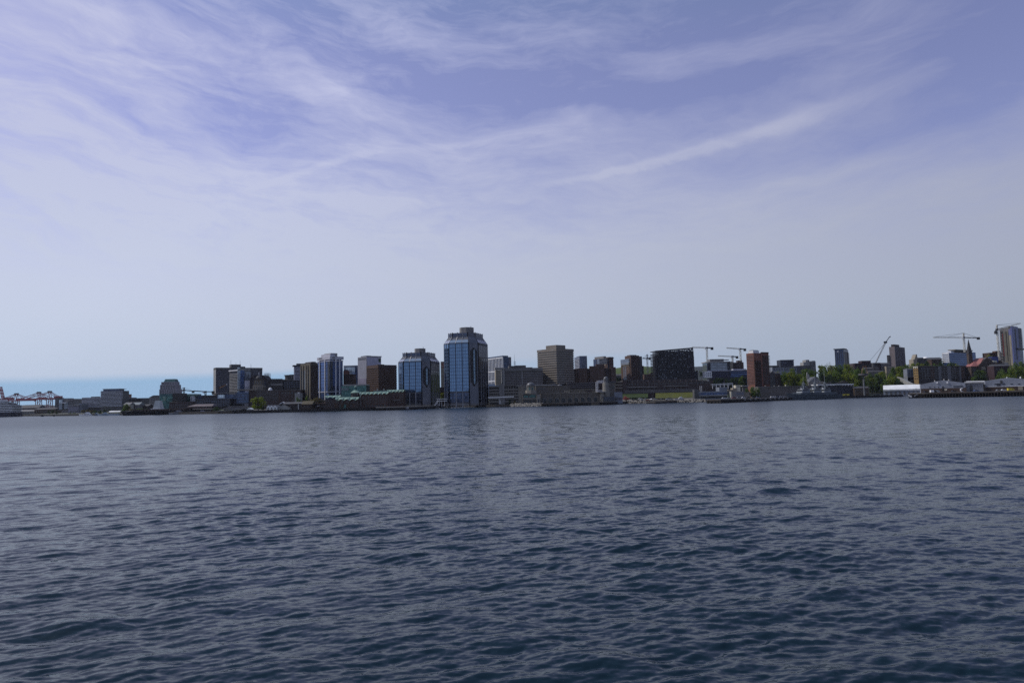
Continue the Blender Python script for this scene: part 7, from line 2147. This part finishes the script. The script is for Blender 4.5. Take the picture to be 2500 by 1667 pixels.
for i, (x, kd) in enumerate(((2440, 'silver'), (2452, 'white'), (2330, 'black'), (2262, 'black'), (2385, 'blue'))):
    park(kd, x, 668 if x < 2350 else 640, 0, '%s car on the big dock %s' % (kd, ['under the dark vent', 'beside the tan roller door', 'under the long dark window band', 'near the striped tug', 'before the grey ribbed shed'][i]), 'cars on the big dock', 2.0)
b = Bd('white_pipe_bend', 'big white curved pipe bend standing on the big dock', 'pipe', 2348, 951, 668, 0, base=4.2)
c0, z0_ = b.u(2349, 951.5)
mb = MB()
for i in range(9):
    a0, a1 = R(60 + i * 24), R(60 + (i + 1) * 24)
    mb.bar((c0 + 1.3 * math.cos(a0), 0, z0_ + 1.3 * math.sin(a0)), (c0 + 1.3 * math.cos(a1), 0, z0_ + 1.3 * math.sin(a1)), .75)
mb.build('bend', WHITE_P, b.root); MB().box(c0 - 1, c0 + 1, -.6, .6, 0, max(.6, z0_ - 1.2)).build('stand', CONC, b.root)
b = Bd('white_gate_panel', 'pale grey panel hung on the dark face of the big dock', 'panel', 2347, 960, 636, 0, base=0)
b.px('panel', CONC_L, 2346.5, 2356, 959.5, 963, .3, 0); b.px('frame', STEEL_D, 2345.8, 2356.7, 963, 963.8, .5, -.1)

# ================================================================== street lamps and flags along the water
lamp0 = thing('street_lamp', '', 'lamp')
MB().cyl((0, 0), .1, 0, 7.5, 8, .07).build('post', STEEL, lamp0); MB().box(.8, 1.5, -.15, .15, 7.6, 7.75).build('lamp_head', CONC_L, MB().bar((0, 0, 7.4), (1.1, 0, 7.7), .12).build('arm', STEEL, lamp0))
LP = [(1528, 838), (1542, 838), (1556, 838), (1594, 830), (1608, 838), (1640, 838), (1664, 838), (1726, 800), (1850, 835), (2090, 900), (2150, 930), (620, 735), (700, 735), (770, 735), (900, 735), (1245, 775), (360, 850), (440, 815), (560, 740)]
for i, (x, D) in enumerate(LP):
    o = lamp0 if i == 0 else dup(lamp0)
    p = at(x, 980, D)
    o.location = (p.x, p.y, gz(p.x, p.y))
    tag(o, 'slim grey street lamp with a single arm on the waterfront', 'lamp', 'street lamps along the waterfront')

# ================================================================== trees
tree(630.5, 968.5, 38, 722, 'spring', 'large bright green round tree at the water left of the white boathouses', None)
tree(728.5, 969, 17, 742, 'green', 'green tree right of the white-boxed roof plant, below the tan tower', None)
tree(748.5, 966, 10, 745, 'green', 'narrow green tree at the foot of the tan ribbed tower', None)
for i, (x, y, w) in enumerate([(742, 978, 14), (757, 975, 16), (765, 972, 18), (773, 971, 16), (782, 972, 16), (788, 975, 12), (752, 983, 12), (808, 982, 12)]):
    tree(x, y, w, 738, 'brown', 'brownish budding tree among the sheds left of the closest hotel wing', 'budding trees beside the hotel', 'budding_tree')
tree(1079, 957, 13, 830, 'spring', 'bright green tree squeezed between the two glass towers', None)
tree(1244, 975, 12, 770, 'dark', 'dark tree under the white boom canopy', None)
tree(1256, 977, 10, 768, 'brown', 'brown shrub left of the domed pavilion', None, hmin=3)
tree(1529, 966, 20, 826, 'pink', 'pink blossoming tree right of the lighthouse-like tower', None)
for x, y, w in ((1508, 919, 12), (1513, 921, 11), (1506, 924, 10)):
    tree(x, y, w, 985, 'dark', 'dark tree between the brick towers below the grass hill', 'dark trees under the grass hill')
for x, y, w in ((1700, 903, 10), (1712, 904, 12), (1720, 905, 10)):
    tree(x, y, w, 1180, 'dark', 'dark tree before the far blue hill right of the black tower', 'dark trees by the far hill')
for i, (x, y, w, kd) in enumerate([(1752, 922, 14, 'dark'), (1762, 920, 16, 'dark'), (1786, 924, 17, 'dark'), (1796, 922, 16, 'dark'), (1808, 917, 22, 'green'), (1817, 922, 14, 'dark'), (1830, 929, 14, 'dark'), (1774, 926, 14, 'dark'), (1742, 926, 12, 'dark')]):
    tree(x, y, w, 905, kd, 'dark green tree between the low blue offices and the white pergola', 'trees behind the pergola')
for x, y, w in ((1824, 946, 16), (1838, 943, 24), (1848, 945, 18)):
    tree(x, y, w, 835, 'green', 'green tree at the foot of the red brick tower beside the long shed', 'trees at the red brick tower')
tr = random.Random(21)
def grove(pts, D, kinds, label, group, jit=1.5):
    for x, y, w in pts:
        tree(x + tr.uniform(-jit, jit), y + tr.uniform(-.8, .8), w * tr.uniform(.9, 1.15), D + tr.uniform(-18, 18), tr.choice(kinds), label, group)
grove([(1902, 908, 20), (1912, 904, 18), (1920, 910, 20), (1936, 898, 14), (1938, 914, 20), (1946, 911, 22), (1956, 914, 22), (1910, 922, 20), (1924, 924, 22), (1936, 926, 20), (1950, 925, 20)], 905, ['spring', 'spring', 'green'],
      'bright green tree on the slope between the dark row houses and the navy ships', 'trees above the long shed')
grove([(1966, 898, 20), (1976, 899, 22), (1988, 903, 20), (1972, 910, 20), (1984, 914, 18), (1964, 916, 18)], 990, ['dark', 'green'], 'dark green tree under the stepped grey block', 'trees under the stepped grey block')
tree(2024, 880.5, 20, 1010, 'grey', 'bare grey tree rising above the green slope left of the slim glass tower', None, 'bare_tree')
grove([(2006, 889, 22), (2016, 890, 24), (2030, 890, 24), (2044, 888, 24), (2056, 888, 22), (2066, 890, 20), (2076, 892, 18)], 1060, ['green', 'spring'], 'green tree in the top row of the slope below the slim glass tower', 'trees below the slim glass tower')
grove([(2004, 902, 24), (2018, 900, 26), (2034, 902, 24), (2050, 898, 28), (2064, 900, 26), (2012, 914, 24), (2028, 914, 26), (2046, 912, 28), (2060, 913, 26), (2070, 922, 22), (2054, 925, 22), (2036, 925, 22), (2018, 925, 18)], 985, ['green', 'spring', 'green', 'dark'],
      'leafy tree on the wooded slope behind the navy shed', 'trees behind the navy shed')
grove([(2084, 898, 22), (2094, 898, 24), (2106, 899, 20), (2082, 910, 22), (2094, 912, 24), (2086, 924, 24), (2098, 926, 22), (2106, 920, 16), (2108, 932, 18)], 975, ['spring', 'green', 'green'], 'leafy tree left of the dish-capped mast', 'trees left of the dish-capped mast')
grove([(2128, 920, 20), (2138, 918, 22), (2150, 914, 22), (2162, 908, 22), (2174, 906, 22), (2132, 930, 24), (2146, 928, 26), (2160, 924, 26), (2174, 920, 26), (2186, 918, 24), (2196, 922, 20), (2184, 932, 24), (2168, 936, 22), (2150, 938, 20), (2132, 940, 18), (2122, 938, 14)], 1002, ['green', 'spring', 'dark', 'green'],
      'leafy tree on the bank behind the white-roofed warehouse', 'trees behind the white-roofed warehouse')
grove([(2180, 897, 18), (2196, 893, 22), (2206, 890, 22), (2216, 887, 22), (2226, 884, 22), (2200, 903, 24), (2212, 899, 24), (2208, 912, 20), (2222, 896, 20)], 1040, ['spring', 'spring', 'green'], 'bright green tree on the rise right of the grey concrete tower', 'trees right of the grey concrete tower')
grove([(2242, 884, 18), (2252, 887, 18), (2262, 882, 16), (2284, 886, 20), (2294, 879, 18), (2298, 888, 20), (2312, 887, 24), (2324, 885, 24), (2336, 887, 22), (2270, 890, 18)], 1035, ['spring', 'green', 'dark'], 'leafy tree showing above the roof of the ochre-ended apartments', 'trees above the ochre-ended apartments')
grove([(2384, 904, 20), (2394, 900, 26), (2388, 914, 24), (2400, 914, 20), (2378, 918, 18)], 960, ['green', 'dark'], 'dark green tree in front of the church wall', 'trees before the church')
grove([(2412, 866, 16), (2420, 868, 14)], 1070, ['spring'], 'light green tree between the spire and the brown flat-roofed block', 'trees by the spire')
grove([(2440, 912, 22), (2452, 908, 24), (2464, 898, 26), (2474, 888, 26), (2484, 884, 28), (2496, 882, 28), (2470, 906, 26), (2486, 902, 28), (2498, 904, 24), (2450, 920, 22), (2466, 918, 24), (2482, 916, 26), (2496, 918, 24), (2510, 890, 28), (2514, 908, 28), (2436, 922, 18)], 940, ['green', 'dark', 'green'],
      'leafy tree on the slope at the right edge above the blue warehouse', 'trees at the right edge')
grove([(204, 1001, 12), (214, 1000, 14), (224, 1001, 14), (234, 1000, 14), (244, 1001, 14), (256, 1000, 14), (268, 1000, 12), (296, 999, 12)], 1000, ['dark', 'brown'], 'dark low tree in front of the left apartment blocks', 'trees before the left apartments', 1)
grove([(308, 984, 12), (313, 990, 14), (304, 994, 14), (336, 996, 14), (346, 996, 14), (358, 998, 12), (320, 998, 12)], 930, ['dark', 'green', 'brown'], 'dark tree among the grey-roofed waterfront houses', 'trees among the waterfront houses', 1)
grove([(120, 1002, 9), (129, 1001, 9), (138, 1004, 8), (172, 1006, 8), (182, 1007, 8), (192, 1006, 9)], 1120, ['green', 'dark'], 'small green tree on the pier left of the white yacht', 'small pier trees', .5)
grove([(528, 991, 12), (534, 994, 12), (640, 990, 16), (522, 997, 10)], 745, ['dark'], 'dark bushy tree beside the grey canopies', 'dark trees by the canopies', 1)

grove([(2116, 914, 20), (2126, 912, 22), (2140, 911, 20), (2152, 906, 20), (2118, 926, 20), (2124, 934, 20), (2138, 926, 22), (2154, 918, 22), (2142, 938, 20), (2160, 932, 22), (2176, 928, 24), (2190, 926, 22), (2172, 912, 22), (2192, 912, 22)], 1012, ['spring', 'green', 'green'],
      'leafy tree on the bank behind the white-roofed warehouse', 'trees behind the white-roofed warehouse')
grove([(2010, 924, 22), (2026, 907, 24), (2042, 905, 26), (2058, 904, 24), (2072, 908, 22), (2078, 918, 22), (2000, 912, 20), (1996, 922, 20)], 978, ['spring', 'green'], 'leafy tree on the wooded slope behind the navy shed', 'trees behind the navy shed')
grove([(1908, 914, 22), (1926, 905, 20), (1944, 920, 24), (1930, 916, 24), (1958, 921, 22), (1916, 930, 20), (1964, 926, 20)], 895, ['spring', 'spring', 'green'], 'bright green tree on the slope between the dark row houses and the navy ships', 'trees above the long shed')
grove([(2444, 900, 20), (2456, 914, 22), (2478, 896, 26), (2492, 893, 26), (2476, 912, 24), (2492, 910, 26)], 930, ['green', 'spring'], 'leafy tree on the slope at the right edge above the blue warehouse', 'trees at the right edge')
# ================================================================== summer haze over the harbour
def build_haze():
    m = bpy.data.materials.new('haze')
    m.use_nodes = True
    k = NT(m.node_tree)
    o = k.n('ShaderNodeOutputMaterial')
    v = k.n('ShaderNodeVolumePrincipled')
    v.inputs['Color'].default_value = (0.74, 0.80, 1.0, 1)
    v.inputs['Density'].default_value = 0.000025
    v.inputs['Anisotropy'].default_value = 0.2
    k.put(o.inputs['Volume'], v.outputs[0])
    h = MB().box(-4700, 4700, -4700, 4700, -6, 135).build('haze', m)
    h['kind'] = 'stuff'
build_haze()
